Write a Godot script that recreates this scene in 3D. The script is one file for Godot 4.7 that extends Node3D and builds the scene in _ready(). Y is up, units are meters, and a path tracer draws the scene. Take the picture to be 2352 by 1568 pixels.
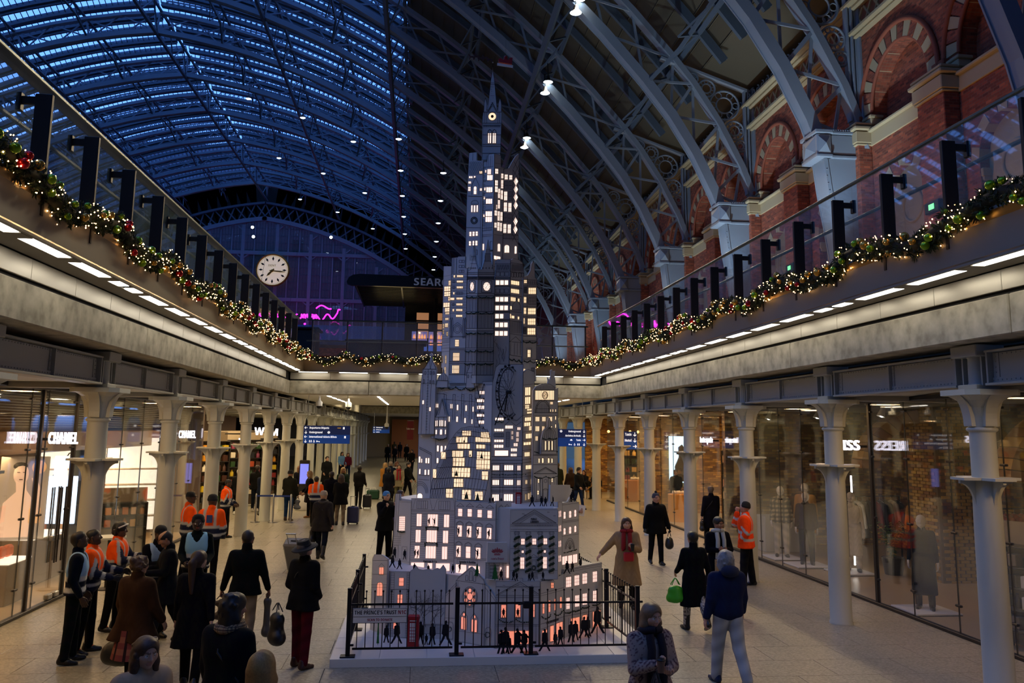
extends Node3D
# A railway station concourse in winter dusk: a void below an iron and glass shed,with a tall card model of a city in it.
# y is up,-z runs along the concourse,x = 0 is the camera's line. The setting first,then the things,small details last.
const SCALE_Z := 4.22          # column pitch
const FLAT := 0
var M := {}                    # materials by name
var taken := {}                # names in use at top level
var rng := RandomNumberGenerator.new()
var shared := {}               # meshes that several nodes wear
# ---------------------------------------------------------------- meshes
class MB:
	var v := PackedVector3Array()
	var n := PackedVector3Array()
	var c := PackedColorArray()
	var uv := PackedVector2Array()
	var tint := Color.WHITE
	var use_c := false
	func tri(a: Vector3,b: Vector3,d: Vector3) -> void:
		var m := (d - a).cross(b - a).normalized()
		v.append(a); v.append(b); v.append(d)
		n.append(m); n.append(m); n.append(m)
		if use_c:
			c.append(tint); c.append(tint); c.append(tint)
	func out(a: Vector3,b: Vector3,d: Vector3,from: Vector3) -> void:
		if (d - a).cross(b - a).dot(a+b+d - from*3.0)>=0.0: tri(a,b,d)
		else: tri(a,d,b)
	func quad(a: Vector3,b: Vector3,d: Vector3,e: Vector3) -> void:
		tri(a,b,d); tri(a,d,e)
	func quad4(a: Vector3,b: Vector3,d: Vector3,e: Vector3) -> MB:
		quad(a,b,d,e)
		return self
	func quad_out(a: Vector3,b: Vector3,d: Vector3,e: Vector3,from: Vector3) -> void:
		out(a,b,d,from); out(a,d,e,from)
	func smooth(a: Vector3,b: Vector3,d: Vector3,na: Vector3,nb: Vector3,nd: Vector3) -> void:
		if (d - a).cross(b - a).dot(na+nb+nd)<0.0:
			var t := b; b = d; d = t
			t = nb; nb = nd; nd = t
		v.append(a); v.append(b); v.append(d)
		n.append(na); n.append(nb); n.append(nd)
		if use_c:
			c.append(tint); c.append(tint); c.append(tint)
	func box(at: Vector3,s: Vector3,bev := 0.0,bas := Basis.IDENTITY) -> MB:
		var h := s*0.5
		if bev<=0.0:
			var p: Array[Vector3] = []
			for i in 8: p.append(at+bas*Vector3(h.x if i & 1 else -h.x,h.y if i & 2 else -h.y,h.z if i & 4 else -h.z))
			for f in [[0,1,3,2],[4,6,7,5],[0,4,5,1],[2,3,7,6],[0,2,6,4],[1,5,7,3]]:
				quad_out(p[f[0]],p[f[1]],p[f[2]],p[f[3]],at)
			return self
		bev = minf(bev,minf(h.x,minf(h.y,h.z))*0.6)
		var g := h - Vector3.ONE*bev
		var q := {}
		for i in 8:
			var sg := Vector3(1 if i & 1 else -1,1 if i & 2 else -1,1 if i & 4 else -1)
			q[i] = [at+bas*(sg*Vector3(h.x,g.y,g.z)),at+bas*(sg*Vector3(g.x,h.y,g.z)),at+bas*(sg*Vector3(g.x,g.y,h.z))]
		for f in [[0,2,6,4,0],[1,5,7,3,0],[0,4,5,1,1],[2,3,7,6,1],[0,1,3,2,2],[4,6,7,5,2]]:
			quad_out(q[f[0]][f[4]],q[f[1]][f[4]],q[f[2]][f[4]],q[f[3]][f[4]],at)
		for i in 8:
			out(q[i][0],q[i][1],q[i][2],at)
			for ax in 3:
				var j := i ^ (1 << ax)
				if j>i:
					var a := (ax+1) % 3
					var b := (ax+2) % 3
					quad_out(q[i][a],q[j][a],q[j][b],q[i][b],at)
		return self
	func bar(a: Vector3,b: Vector3,w: float,h: float,up := Vector3.UP,bev := 0.0) -> MB:
		var y := (b - a).normalized()
		var x := up.cross(y)
		if x.length()<1e-4: x = Vector3.RIGHT.cross(y)
		x = x.normalized()
		return box((a+b)*0.5,Vector3(w,a.distance_to(b),h),bev,Basis(x,y,x.cross(y)))
	func prism(poly: PackedVector2Array,t: Transform3D,depth: float,back := true) -> MB:
		var mid := Vector2.ZERO
		for p in poly: mid += p
		mid /= poly.size()
		var idx := Geometry2D.triangulate_polygon(poly)
		var nz := t.basis.z
		for i in range(0,idx.size(),3):
			var a := t*Vector3(poly[idx[i]].x,poly[idx[i]].y,0)
			var b := t*Vector3(poly[idx[i+1]].x,poly[idx[i+1]].y,0)
			var d := t*Vector3(poly[idx[i+2]].x,poly[idx[i+2]].y,0)
			out(a,b,d,(a+b+d)/3.0 - nz)
			if back and depth>0.0: out(a - nz*depth,b - nz*depth,d - nz*depth,(a+b+d)/3.0)
		if depth>0.0:
			var ccw := not Geometry2D.is_polygon_clockwise(poly)
			for i in poly.size():
				var p := poly[i]
				var q := poly[(i+1) % poly.size()]
				var e := (q - p).orthogonal()*(1.0 if ccw else -1.0)
				var a: Vector3 = t*Vector3(p.x,p.y,0)
				var b := t*Vector3(q.x,q.y,0)
				var o := (a+b)*0.5 - nz*depth*0.5 - t.basis*Vector3(e.x,e.y,0)
				if e.length()>1e-7: quad_out(a,b,b - nz*depth,a - nz*depth,o if (t.basis*Vector3(e.x,e.y,0)).length()>0 else mid_of(t,mid))
		return self
	func mid_of(t: Transform3D,m: Vector2) -> Vector3:
		return t*Vector3(m.x,m.y,0)
	func lathe(pts: PackedVector2Array,at: Vector3,sides := 20,bas := Basis.IDENTITY,sharp := 0.5) -> MB:
		var m := pts.size()
		for i in m - 1:
			var d := pts[i+1] - pts[i]
			if d.length()<1e-6: continue
			var nn := Vector2(d.y,-d.x).normalized()
			var n0 := nn
			var n1 := nn
			if i>0:
				var e := pts[i] - pts[i - 1]
				var k := Vector2(e.y,-e.x).normalized()
				if k.dot(nn)>sharp: n0 = (k+nn).normalized()
			if i<m - 2:
				var e := pts[i+2] - pts[i+1]
				var k := Vector2(e.y,-e.x).normalized()
				if k.dot(nn)>sharp: n1 = (k+nn).normalized()
			for j in sides:
				var a0 := TAU*j/sides
				var a1 := TAU*(j+1)/sides
				var u0 := Vector3(cos(a0),0,sin(a0))
				var u1 := Vector3(cos(a1),0,sin(a1))
				var p00 := at+bas*(u0*pts[i].x+Vector3.UP*pts[i].y)
				var p01 := at+bas*(u1*pts[i].x+Vector3.UP*pts[i].y)
				var p10 := at+bas*(u0*pts[i+1].x+Vector3.UP*pts[i+1].y)
				var p11 := at+bas*(u1*pts[i+1].x+Vector3.UP*pts[i+1].y)
				var m00 := bas*(u0*n0.x+Vector3.UP*n0.y)
				var m01 := bas*(u1*n0.x+Vector3.UP*n0.y)
				var m10 := bas*(u0*n1.x+Vector3.UP*n1.y)
				var m11 := bas*(u1*n1.x+Vector3.UP*n1.y)
				if pts[i].x>1e-6: smooth(p00,p01,p11,m00,m01,m11)
				if pts[i+1].x>1e-6: smooth(p00,p11,p10,m00,m11,m10)
		return self
	func tube(path: PackedVector3Array,r: float,sides := 8,closed := false,r_end := -1.0) -> MB:
		var m := path.size()
		var rings: Array[PackedVector3Array] = []
		var norms: Array[PackedVector3Array] = []
		var up := Vector3.UP
		for i in m:
			var d: Vector3
			if closed: d = path[(i+1) % m] - path[(i - 1+m) % m]
			else: d = path[mini(i+1,m - 1)] - path[maxi(i - 1,0)]
			d = d.normalized()
			var x := up.cross(d)
			if x.length()<0.05: x = Vector3.RIGHT.cross(d)
			if i>0:
				var keep := up.slide(d)
				if keep.length()>0.05: x = keep.normalized().cross(d)
			x = x.normalized()
			var y := d.cross(x).normalized()
			up = y
			var rr := r if r_end<0.0 else lerpf(r,r_end,float(i)/maxf(1.0,m - 1.0))
			var ring := PackedVector3Array()
			var nn := PackedVector3Array()
			for j in sides:
				var a := TAU*j/sides
				var o := x*cos(a)+y*sin(a)
				nn.append(o)
				ring.append(path[i]+o*rr)
			rings.append(ring); norms.append(nn)
		for i in (m if closed else m - 1):
			var k := (i+1) % m
			for j in sides:
				var l := (j+1) % sides
				smooth(rings[i][j],rings[i][l],rings[k][l],norms[i][j],norms[i][l],norms[k][l])
				smooth(rings[i][j],rings[k][l],rings[k][j],norms[i][j],norms[k][l],norms[k][j])
		if not closed:
			for e in [0,m - 1]:
				var o := path[1] if e==0 else path[m - 2]
				for j in range(1,sides - 1): out(rings[e][0],rings[e][j],rings[e][j+1],o)
		return self
	func ball(at: Vector3,r: float,rows := 6,cols := 10,s := Vector3.ONE) -> MB:
		for i in rows:
			for j in cols:
				var q: Array[Vector3] = []
				for k in [[i,j],[i,j+1],[i+1,j+1],[i+1,j]]:
					var a: float = PI*k[0]/rows
					var b: float = TAU*k[1]/cols
					q.append(Vector3(sin(a)*cos(b),cos(a),sin(a)*sin(b)))
				if i>0: smooth(at+q[0]*r*s,at+q[1]*r*s,at+q[2]*r*s,q[0],q[1],q[2])
				if i<rows - 1: smooth(at+q[0]*r*s,at+q[2]*r*s,at+q[3]*r*s,q[0],q[2],q[3])
		return self
	func add(other: MB,t := Transform3D.IDENTITY) -> MB:
		for i in other.v.size():
			v.append(t*other.v[i]); n.append((t.basis*other.n[i]).normalized())
			if use_c: c.append(other.c[i] if other.use_c else tint)
		return self
	func mesh() -> ArrayMesh:
		var a := []
		a.resize(Mesh.ARRAY_MAX)
		a[Mesh.ARRAY_VERTEX] = v
		a[Mesh.ARRAY_NORMAL] = n
		if use_c: a[Mesh.ARRAY_COLOR] = c
		if uv.size()==v.size() and uv.size()>0: a[Mesh.ARRAY_TEX_UV] = uv
		var m := ArrayMesh.new()
		if v.size(): m.add_surface_from_arrays(Mesh.PRIMITIVE_TRIANGLES,a)
		return m
func mb(colored := false) -> MB:
	var b := MB.new()
	b.use_c = colored
	return b
# ---------------------------------------------------------------- nodes
func numbered(called: String) -> String:
	var k: int = taken.get(called,0)
	taken[called] = k+1
	return called if k==0 else "%s_%03d" % [called,k]
func tag(o: Node3D,label: String,category := "",group := "",kind := "") -> Node3D:
	if label: o.set_meta("label",label)
	if category: o.set_meta("category",category)
	if group: o.set_meta("group",group)
	if kind: o.set_meta("kind",kind)
	return o
func thing(called: String,label: String,category: String,at := Vector3.ZERO,turn := 0.0,group := "",kind := "") -> Node3D:
	var o := Node3D.new()
	o.name = numbered(called)
	add_child(o)
	o.position = at
	o.rotation.y = turn
	return tag(o,label,category,group,kind)
# part names repeat inside one thing: their numbers are kept per parent
func part(called: String,shape,material: Material,parent: Node,at := Vector3.ZERO,kind := "") -> MeshInstance3D:
	var o := MeshInstance3D.new()
	var names: Dictionary = parent.get_meta("names",{})
	var k: int = names.get(called,0)
	names[called] = k+1
	parent.set_meta("names",names)
	o.name = called if k==0 else "%s_%03d" % [called,k]
	o.mesh = shape.mesh() if shape is MB else shape
	o.material_override = material
	o.position = at
	if kind: o.set_meta("kind",kind)
	parent.add_child(o)
	return o
func solo(called: String,shape,material: Material,label: String,category: String,group := "",kind := "") -> MeshInstance3D:
	var o := MeshInstance3D.new()
	o.name = numbered(called)
	o.mesh = shape.mesh() if shape is MB else shape
	o.material_override = material
	add_child(o)
	tag(o,label,category,group,kind)
	return o
func copies(called: String,shape,material: Material,parent: Node,places: Array,tints = null) -> MultiMeshInstance3D:
	var mm := MultiMesh.new()
	mm.transform_format = MultiMesh.TRANSFORM_3D
	mm.use_colors = tints != null
	mm.mesh = shape.mesh() if shape is MB else shape
	mm.instance_count = places.size()
	for i in places.size():
		mm.set_instance_transform(i,places[i])
		if tints != null: mm.set_instance_color(i,tints[i])
	var o := MultiMeshInstance3D.new()
	var names: Dictionary = parent.get_meta("names",{})
	var k: int = names.get(called,0)
	names[called] = k+1
	parent.set_meta("names",names)
	o.name = called if k==0 else "%s_%03d" % [called,k]
	o.multimesh = mm
	o.material_override = material
	o.set_meta("kind","stuff")
	parent.add_child(o)
	return o
func area(at: Vector3,dir: Vector3,size: Vector2,color: Color,energy: float,parent: Node = self) -> AreaLight3D:
	var l := AreaLight3D.new()
	l.name = "area_light"
	l.area_size = size
	l.light_color = color
	l.light_energy = energy
	l.shadow_enabled = true
	l.set("area_range",60.0)
	parent.add_child(l,true)
	var up := Vector3.UP if absf(dir.normalized().y)<0.95 else Vector3.BACK
	l.look_at_from_position(at,at+dir,up)
	return l
func spot(at: Vector3,to: Vector3,angle: float,color: Color,energy: float,size := 0.05) -> SpotLight3D:
	var l := SpotLight3D.new()
	l.name = "spot_light"
	l.light_color = color
	l.light_energy = energy
	l.light_size = size
	l.spot_angle = angle
	l.spot_angle_attenuation = 0.7
	l.spot_range = 60.0
	l.spot_attenuation = 2.0
	l.shadow_enabled = true
	add_child(l,true)
	var d := (to - at).normalized()
	l.look_at_from_position(at,to,Vector3.UP if absf(d.y)<0.95 else Vector3.BACK)
	return l
# ---------------------------------------------------------------- materials
func mat(called: String,hex: String,rough := 0.7,metal := 0.0) -> StandardMaterial3D:
	if M.has(called): return M[called]
	var m := StandardMaterial3D.new()
	m.resource_name = called
	m.albedo_color = Color(hex)
	m.roughness = rough
	m.metallic = metal
	m.cull_mode = BaseMaterial3D.CULL_DISABLED
	M[called] = m
	return m
func glow(called: String,color: Color,energy: float) -> StandardMaterial3D:
	var m := mat(called,"#ffffff",0.6)
	m.albedo_color = Color(0.8,0.8,0.8)
	m.emission_enabled = true
	m.emission = color
	m.emission_energy_multiplier = energy
	return m
func pane(called: String,tint: Color,alpha: float,rough := 0.02) -> StandardMaterial3D:
	var m := mat(called,"#ffffff",rough)
	m.albedo_color = Color(tint.r,tint.g,tint.b,alpha)
	m.transparency = BaseMaterial3D.TRANSPARENCY_ALPHA
	return m
func noise_tex(freq: float,size := 256,ramp: Array = [],bump := false,kind := FastNoiseLite.TYPE_SIMPLEX_SMOOTH,octaves := 4,seed_ := 1) -> NoiseTexture2D:
	var f := FastNoiseLite.new()
	f.noise_type = kind
	f.frequency = freq
	f.fractal_octaves = octaves
	f.seed = seed_
	var t := NoiseTexture2D.new()
	t.width = size
	t.height = size
	t.seamless = true
	t.noise = f
	t.as_normal_map = bump
	if bump: t.bump_strength = 2.0
	if ramp.size():
		var g := Gradient.new()
		g.offsets = PackedFloat32Array(ramp.map(func(r): return r[0]))
		g.colors = PackedColorArray(ramp.map(func(r): return Color(r[1])))
		t.color_ramp = g
	return t
func grain(m: StandardMaterial3D,tex: Texture2D,scale: float,world := true) -> StandardMaterial3D:
	m.albedo_texture = tex
	m.uv1_triplanar = true
	m.uv1_world_triplanar = world
	m.uv1_scale = Vector3.ONE*scale
	return m
func brick_tex(w: int,h: int,across: int,rows: int,tones: Array,joint: Color,seed_: int) -> Array:
	var r := RandomNumberGenerator.new()
	r.seed = seed_
	var a := Image.create(w,h,false,Image.FORMAT_RGB8)
	var b := Image.create(w,h,false,Image.FORMAT_RGB8)
	a.fill(joint)
	b.fill(Color(0.2,0.2,0.2))
	var bw := float(w)/across
	var bh := float(h)/rows
	var g := maxf(1.0,bh*0.14)
	for j in rows:
		for i in across:
			var t: Color = Color(tones[r.randi() % tones.size()])*r.randf_range(0.8,1.15)
			var x := i*bw+(bw*0.5 if j % 2 else 0.0)
			var hh := r.randf_range(0.7,1.0)
			for wrap in [0,-w]:
				a.fill_rect(Rect2i(int(x+g+wrap),int(j*bh+g),int(bw - g),int(bh - g)),t)
				b.fill_rect(Rect2i(int(x+g+wrap),int(j*bh+g),int(bw - g),int(bh - g)),Color(hh,hh,hh))
	for k in w*h/5:
		var x := r.randi() % w
		var y := r.randi() % h
		a.set_pixel(x,y,a.get_pixel(x,y)*r.randf_range(0.75,1.2))
	return [ImageTexture.create_from_image(a),ImageTexture.create_from_image(b)]
# ---------------------------------------------------------------- camera,sky,light
func set_view() -> void:
	var cam := Camera3D.new()
	cam.name = "camera"
	cam.projection = Camera3D.PROJECTION_FRUSTUM
	cam.near = 0.1
	cam.far = 400.0
	var f := 1946.8
	cam.size = 0.1*1568.0/f
	cam.frustum_offset = Vector2(0.0,-0.1*94.0/f)
	cam.position = Vector3(0,3.37,0)
	cam.basis = Basis(Vector3.UP,-deg_to_rad(6.2137))*Basis(Vector3.RIGHT,deg_to_rad(8.6094))*Basis(Vector3.BACK,deg_to_rad(0.69456))
	cam.current = true
	add_child(cam)
	var sky_m := ProceduralSkyMaterial.new()
	sky_m.sky_top_color = Color(0.30,0.50,0.86)
	sky_m.sky_horizon_color = Color(0.40,0.58,0.90)
	sky_m.sky_curve = 0.2
	sky_m.ground_bottom_color = Color(0.03,0.04,0.06)
	sky_m.ground_horizon_color = Color(0.2,0.3,0.5)
	sky_m.sky_energy_multiplier = 1.25
	sky_m.ground_energy_multiplier = 0.4
	var sky := Sky.new()
	sky.sky_material = sky_m
	var e := Environment.new()
	e.background_mode = Environment.BG_SKY
	e.sky = sky
	e.tonemap_mode = Environment.TONE_MAPPER_LINEAR
	e.tonemap_exposure = 1.75
	e.sdfgi_enabled = true
	e.ssao_enabled = true
	e.ssil_enabled = true
	var w := WorldEnvironment.new()
	w.name = "world"
	w.environment = e
	add_child(w)
func set_lights() -> void:
	for e in [[-19.8,5.0],[-28.2,5.0],[-36.6,2.4],[-45.0,.7],[-53.5,.7],[-62.0,2.6],[-70.5,3.0]]:
		area(Vector3(9.3,6.6,e[0]),Vector3(4.2,5.5,0),Vector2(.4,2.4),Color(1.0,.72,.48),e[1])
	for e in [[-23.2,26.0],[-31.6,26.0],[-40.1,12.0],[-57.0,12.0],[-65.4,24.0],[-73.8,24.0]]:
		spot(Vector3(10.6,6.8,e[0]+1.5),Vector3(11.2,14.6,e[0] - 0.6),38.0,Color(.78,.9,1.0),e[1],.15)
	for k in range(0,8):
		for s in [1,-1]:
			area(Vector3(8.4 if s>0 else -6.1,3.98,-9.0 - k*4.22),Vector3.DOWN,Vector2(.5,.5),Color(1.0,.80,.55),1.9)  # added downlights that brighten the hall; no fittings are seen there
func set_materials() -> void:
	mat("cream_iron","#b7b8ac",0.45)
	mat("girder_iron","#9f9d92",0.5)
	mat("dark","#15130f",0.9)
	mat("black","#08080a",0.5)
	mat("black_metal","#141418",0.4,0.3)
	mat("white","#e6e4de",0.6)
	mat("plinth_white","#dddbd4",0.6)
	plaid_mat()
	mat("palm_green","#3c5a22",.6)
	mat("palm_yellow","#a08a1c",.6)
	mat("steel","#9a9a98",0.3,0.9)
	mat("dark_steel","#35312d",0.5,0.5)
	mat("blue_iron","#7c8894",0.5)
	mat("roof_iron","#4c5966",0.6)
	grain(mat("concrete","#ffffff",0.8),noise_tex(0.012,512,[[0.0,"#8d8570"],[0.45,"#b0a78f"],[1.0,"#c8bfa6"]]),0.45)
	mat("satin_panel","#b9b2a0",0.38,0.75)
	mat("soffit","#857e6e",0.6)
	mat("fascia_bronze","#7d6744",0.33,0.95)
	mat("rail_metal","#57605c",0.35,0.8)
	grain(mat("terrazzo","#ffffff",0.34),noise_tex(0.09,512,[[0.0,"#6f6a5a"],[0.4,"#8b8573"],[0.75,"#a39c88"],[1.0,"#bdb6a2"]],false,FastNoiseLite.TYPE_VALUE,5),0.9)
	mat("joint","#4d483d",0.8)
	pane("glass",Color(1,1,1),0.05)
	pane("deck_glass",Color(0.75,0.9,0.88),0.1)
	pane("roof_glass",Color(0.8,0.9,1.0),0.06).specular_mode = BaseMaterial3D.SPECULAR_DISABLED
	glow("led_white",Color(1.0,0.97,0.92),5.0)
	var r := brick_tex(512,512,8,22,[Color("#8a4630"),Color("#93492f"),Color("#7d3e2b"),Color("#9c5236"),Color("#84412d")],Color("#7a5b48"),5)
	var m := grain(mat("red_brick","#ffffff",0.85),r[0],0.62)
	mat("sandstone","#ab9b78",0.85)
	mat("red_brick_plain","#8b4a33",0.8)
	mat("terracotta","#94553a",0.8)
	mat("pale_stone","#a49a7c",0.85)
	glow("exit_green",Color(0.3,1.0,0.55),1.2)
	mat("timber_boards","#4f4736",0.8)
func plaid_mat() -> void:
	var im := Image.create(64,64,false,Image.FORMAT_RGB8)
	im.fill(Color("#a58a66"))
	for e in [[8,5,"#2a221c"],[18,5,"#2a221c"],[28,5,"#2a221c"],[46,2,"#7a1f1c"]]:
		for k in 64:
			for j in e[1]:
				im.set_pixel(e[0]+j,k,im.get_pixel(e[0]+j,k).lerp(Color(e[2]),0.75))
				im.set_pixel(k,e[0]+j,im.get_pixel(k,e[0]+j).lerp(Color(e[2]),0.75))
	grain(mat("plaid_scarf","#ffffff",0.9),ImageTexture.create_from_image(im),7.0,false)
# ---------------------------------------------------------------- floor
func build_floor() -> void:
	var base := mb()
	base.box(Vector3(0.5,-0.156,-55),Vector3(44,0.3,130))
	var fl := solo("floor",base,M.joint,"beige terrazzo floor of the station concourse","floor","","structure")
	var tw := 1.2
	var td := 0.8
	var cells := []
	for i in range(-14,17):
		for j in range(-4,150):
			var x := i*tw+0.6
			var z := -6.0 - j*td
			cells.append([Vector2(x+(tw*0.5 if j % 2 else 0.0),z).distance_to(Vector2(2.0,-9.5)),x+(tw*0.5 if j % 2 else 0.0),z])
	cells.sort_custom(func(a,b): return a[0]<b[0])
	var one := mb().box(Vector3(0,-0.006,0),Vector3(tw - 0.008,0.012,td - 0.008),0.002).mesh()
	var rest := []
	var seen_n := 0
	for c in cells:
		if seen_n<300 and c[2]<-10.4 and c[2]>-26.0 and c[1]<9.1 and c[1]>-6.8:
			part("tile",one,M.terrazzo,fl,Vector3(c[1],0,c[2]))
			seen_n += 1
		else:
			rest.append(Transform3D(Basis.IDENTITY,Vector3(c[1],0,c[2])))
	copies("far_tiles",one,M.terrazzo,fl,rest)
# ---------------------------------------------------------------- columns and girders
func column_z(k: int) -> float:
	return -10.92 - SCALE_Z*k
const NTH: Array[String] = ["first","second","third","fourth","fifth","sixth","seventh","eighth","ninth","tenth","eleventh","twelfth","thirteenth","fourteenth","fifteenth","sixteenth","seventeenth","eighteenth","nineteenth","twentieth","twenty-first","twenty-second","twenty-third","twenty-fourth"]
func build_columns() -> void:
	var shaft := mb().lathe(PackedVector2Array([Vector2(0.205,0.0),Vector2(0.205,0.03),Vector2(0.19,0.05),Vector2(0.188,0.9),Vector2(0.178,2.2),Vector2(0.168,2.76)]),Vector3.ZERO,28)
	var upper := mb().lathe(PackedVector2Array([Vector2(0.166,2.8),Vector2(0.163,3.42)]),Vector3.ZERO,28)
	var ring := mb().lathe(PackedVector2Array([Vector2(0.16,3.40),Vector2(0.19,3.42),Vector2(0.198,3.44),Vector2(0.19,3.46),Vector2(0.17,3.47)]),Vector3.ZERO,28)
	var plate := mb()
	plate.prism(PackedVector2Array([Vector2(-.41,-.15),Vector2(-.17,-.17),Vector2(-.15,-.41),Vector2(.15,-.41),Vector2(.17,-.17),Vector2(.41,-.15),Vector2(.41,.15),Vector2(.17,.17),Vector2(.15,.41),Vector2(-.15,.41),Vector2(-.17,.17),Vector2(-.41,.15)]),Transform3D(Basis(Vector3.RIGHT,Vector3.BACK,Vector3.UP),Vector3(0,2.80,0)),0.035)
	var gus := PackedVector2Array([Vector2(.15,2.766),Vector2(.38,2.766),Vector2(.38,2.72)])
	for i in 8:
		var a := PI*0.5*(i+1)/8.0
		gus.append(Vector2(0.37 - 0.2*sin(a),2.72 - 0.34*(1.0 - cos(a))))
	gus.append(Vector2(.15,2.36))
	var gussets: Array = []
	for k in 4:
		var d := Vector3(cos(k*PI/2),0,sin(k*PI/2))
		gussets.append(mb().prism(gus,Transform3D(Basis(d,Vector3.UP,d.cross(Vector3.UP)),d.cross(Vector3.UP)*0.022),0.044).mesh())
	var cap := mb()
	var prof := [[3.46,.165,0.0],[3.62,.175,0.1],[3.74,.20,.3],[3.83,.25,.6],[3.885,.32,.9],[3.90,.345,1.0]]
	var rings := []
	for p in prof:
		var ring_p := PackedVector3Array()
		for j in 32:
			var a := TAU*j/32
			var sq := 1.0/maxf(absf(cos(a)),absf(sin(a)))
			var k: float = lerpf(1.0,minf(sq,1.22),p[2])
			ring_p.append(Vector3(cos(a)*p[1]*k,p[0],sin(a)*p[1]*k))
		rings.append(ring_p)
	for i in rings.size() - 1:
		for j in 32:
			var l := (j+1) % 32
			cap.quad_out(rings[i][j],rings[i][l],rings[i+1][l],rings[i+1][j],Vector3(0,3.6,0))
	var fin := PackedVector2Array([Vector2(.14,3.48),Vector2(.20,3.48)])
	for i in 9:
		var a := PI*0.5*i/8.0
		fin.append(Vector2(0.205+0.18*(1.0 - cos(a)),3.50+0.40*sin(a)))
	fin.append(Vector2(.14,3.90))
	var fins := mb()
	for k in 4:
		var d := Vector3(cos(k*PI/2),0,sin(k*PI/2))
		fins.prism(fin,Transform3D(Basis(d,Vector3.UP,d.cross(Vector3.UP)),d.cross(Vector3.UP)*0.085),0.17)
	var head := mb().prism(PackedVector2Array([Vector2(-.40,-.27),Vector2(-.27,-.40),Vector2(.27,-.40),Vector2(.40,-.27),Vector2(.40,.27),Vector2(.27,.40),Vector2(-.27,.40),Vector2(-.40,.27)]),Transform3D(Basis(Vector3.RIGHT,Vector3.BACK,Vector3.UP),Vector3(0,3.97,0)),0.075)
	var meshes := {"shaft": shaft.mesh(),"upper_shaft": upper.mesh(),"neck_ring": ring.mesh(),"bracket_plate": plate.mesh(),"capital": cap.mesh(),"capital_fins": fins.mesh(),"capital_top": head.mesh()}
	for side in [1,-1]:
		for k in range(0 if side>0 else 0,20):
			var x := 7.66 if side>0 else -5.36
			var where := "right" if side>0 else "left"
			var t := thing("iron_column","cream cast iron column with bracket plate, %s along the %s row from the camera" % [NTH[k],where],"column",Vector3(x,0,column_z(k)),0.0,"cast iron columns of the concourse","thing")
			for key in meshes: part(key,meshes[key],M.cream_iron,t)
			if k<10:
				for gm in gussets: part("gusset",gm,M.cream_iron,t)
			else:
				for gm in [gussets[0],gussets[2]]: part("gusset",gm,M.cream_iron,t)
func build_girders() -> void:
	var L := SCALE_Z - 0.62
	var web := mb().box(Vector3(0,4.25,0),Vector3(0.03,0.40,L))
	var top := mb().box(Vector3(0,4.475,0),Vector3(0.24,0.03,L),0.006)
	var bot := mb().box(Vector3(0,4.035,0),Vector3(0.26,0.035,L),0.006)
	var bang := mb().bar(Vector3(-0.03,4.08,-L/2),Vector3(-0.03,4.08,L/2),0.02,0.09).bar(Vector3(0.03,4.08,-L/2),Vector3(0.03,4.08,L/2),0.02,0.09)
	var stiff := mb()
	for s in [-1,1]:
		stiff.box(Vector3(0.05*s,4.25,0),Vector3(0.07,0.40,0.03)).box(Vector3(0.022*s,4.25,0),Vector3(0.012,0.40,0.14))
	var ends := mb()
	for s in [-1,1]:
		ends.box(Vector3(0,4.25,s*(L/2 - 0.03)),Vector3(0.22,0.44,0.035),0.004).box(Vector3(0,4.25,s*(L/2 - 0.10)),Vector3(0.05,0.40,0.12))
	var rivet := mb().ball(Vector3.ZERO,0.011,3,6).mesh()
	var riv := []
	for s in [-1,1]:
		var k := -L/2+0.06
		while k<L/2:
			riv.append(Transform3D(Basis.IDENTITY,Vector3(s*0.016,4.43,k)))
			riv.append(Transform3D(Basis.IDENTITY,Vector3(s*0.041,4.09,k)))
			k += 0.085
		for y in 5:
			for zz in [-0.045,0.045,L/2 - 0.10,-L/2+0.10]:
				riv.append(Transform3D(Basis.IDENTITY,Vector3(s*0.028,4.12+y*0.07,zz)))
	var mw := web.mesh()
	var meshes := {"top_flange": top.mesh(),"bottom_flange": bot.mesh(),"flange_angle": bang.mesh(),"stiffener": stiff.mesh(),"end_plates": ends.mesh()}
	var stub := {"base_block": mb().box(Vector3(0,4.01,0),Vector3(0.36,0.07,0.40),0.01).mesh(),"stub_shaft": mb().lathe(PackedVector2Array([Vector2(.14,4.04),Vector2(.125,4.07),Vector2(.12,4.40),Vector2(.15,4.44)]),Vector3.ZERO,20).mesh(),"bearing_block": mb().box(Vector3(0,4.50,0),Vector3(0.42,0.16,0.56),0.012).mesh(),"stub_wing": mb().box(Vector3(0,4.24,-0.2),Vector3(0.18,0.42,0.03)).box(Vector3(0,4.24,0.2),Vector3(0.18,0.42,0.03)).mesh()}
	for side in [1,-1]:
		var x := 7.66 if side>0 else -5.36
		var where := "right" if side>0 else "left"
		for k in range(-1,19):
			var t := thing("plate_girder","riveted grey plate girder on the %s, %s span of the row from the camera" % [where,NTH[k+1]],"girder",Vector3(x,0,column_z(k) - SCALE_Z/2),0.0,"riveted girders over the columns","thing")
			part("web_plate",mw,M.girder_iron,t)
			for key in meshes: part(key,meshes[key],M.girder_iron,t)
			if k<8: copies("rivets",rivet,M.girder_iron,t,riv)
		for k in range(0,20):
			var t := thing("stub_column","short round iron stub on the %s, over the %s column from the camera" % [where,NTH[k]],"bearing",Vector3(x,0,column_z(k)),0.0,"stub columns over the column heads","thing")
			for key in stub: part(key,stub[key],M.girder_iron,t)
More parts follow.
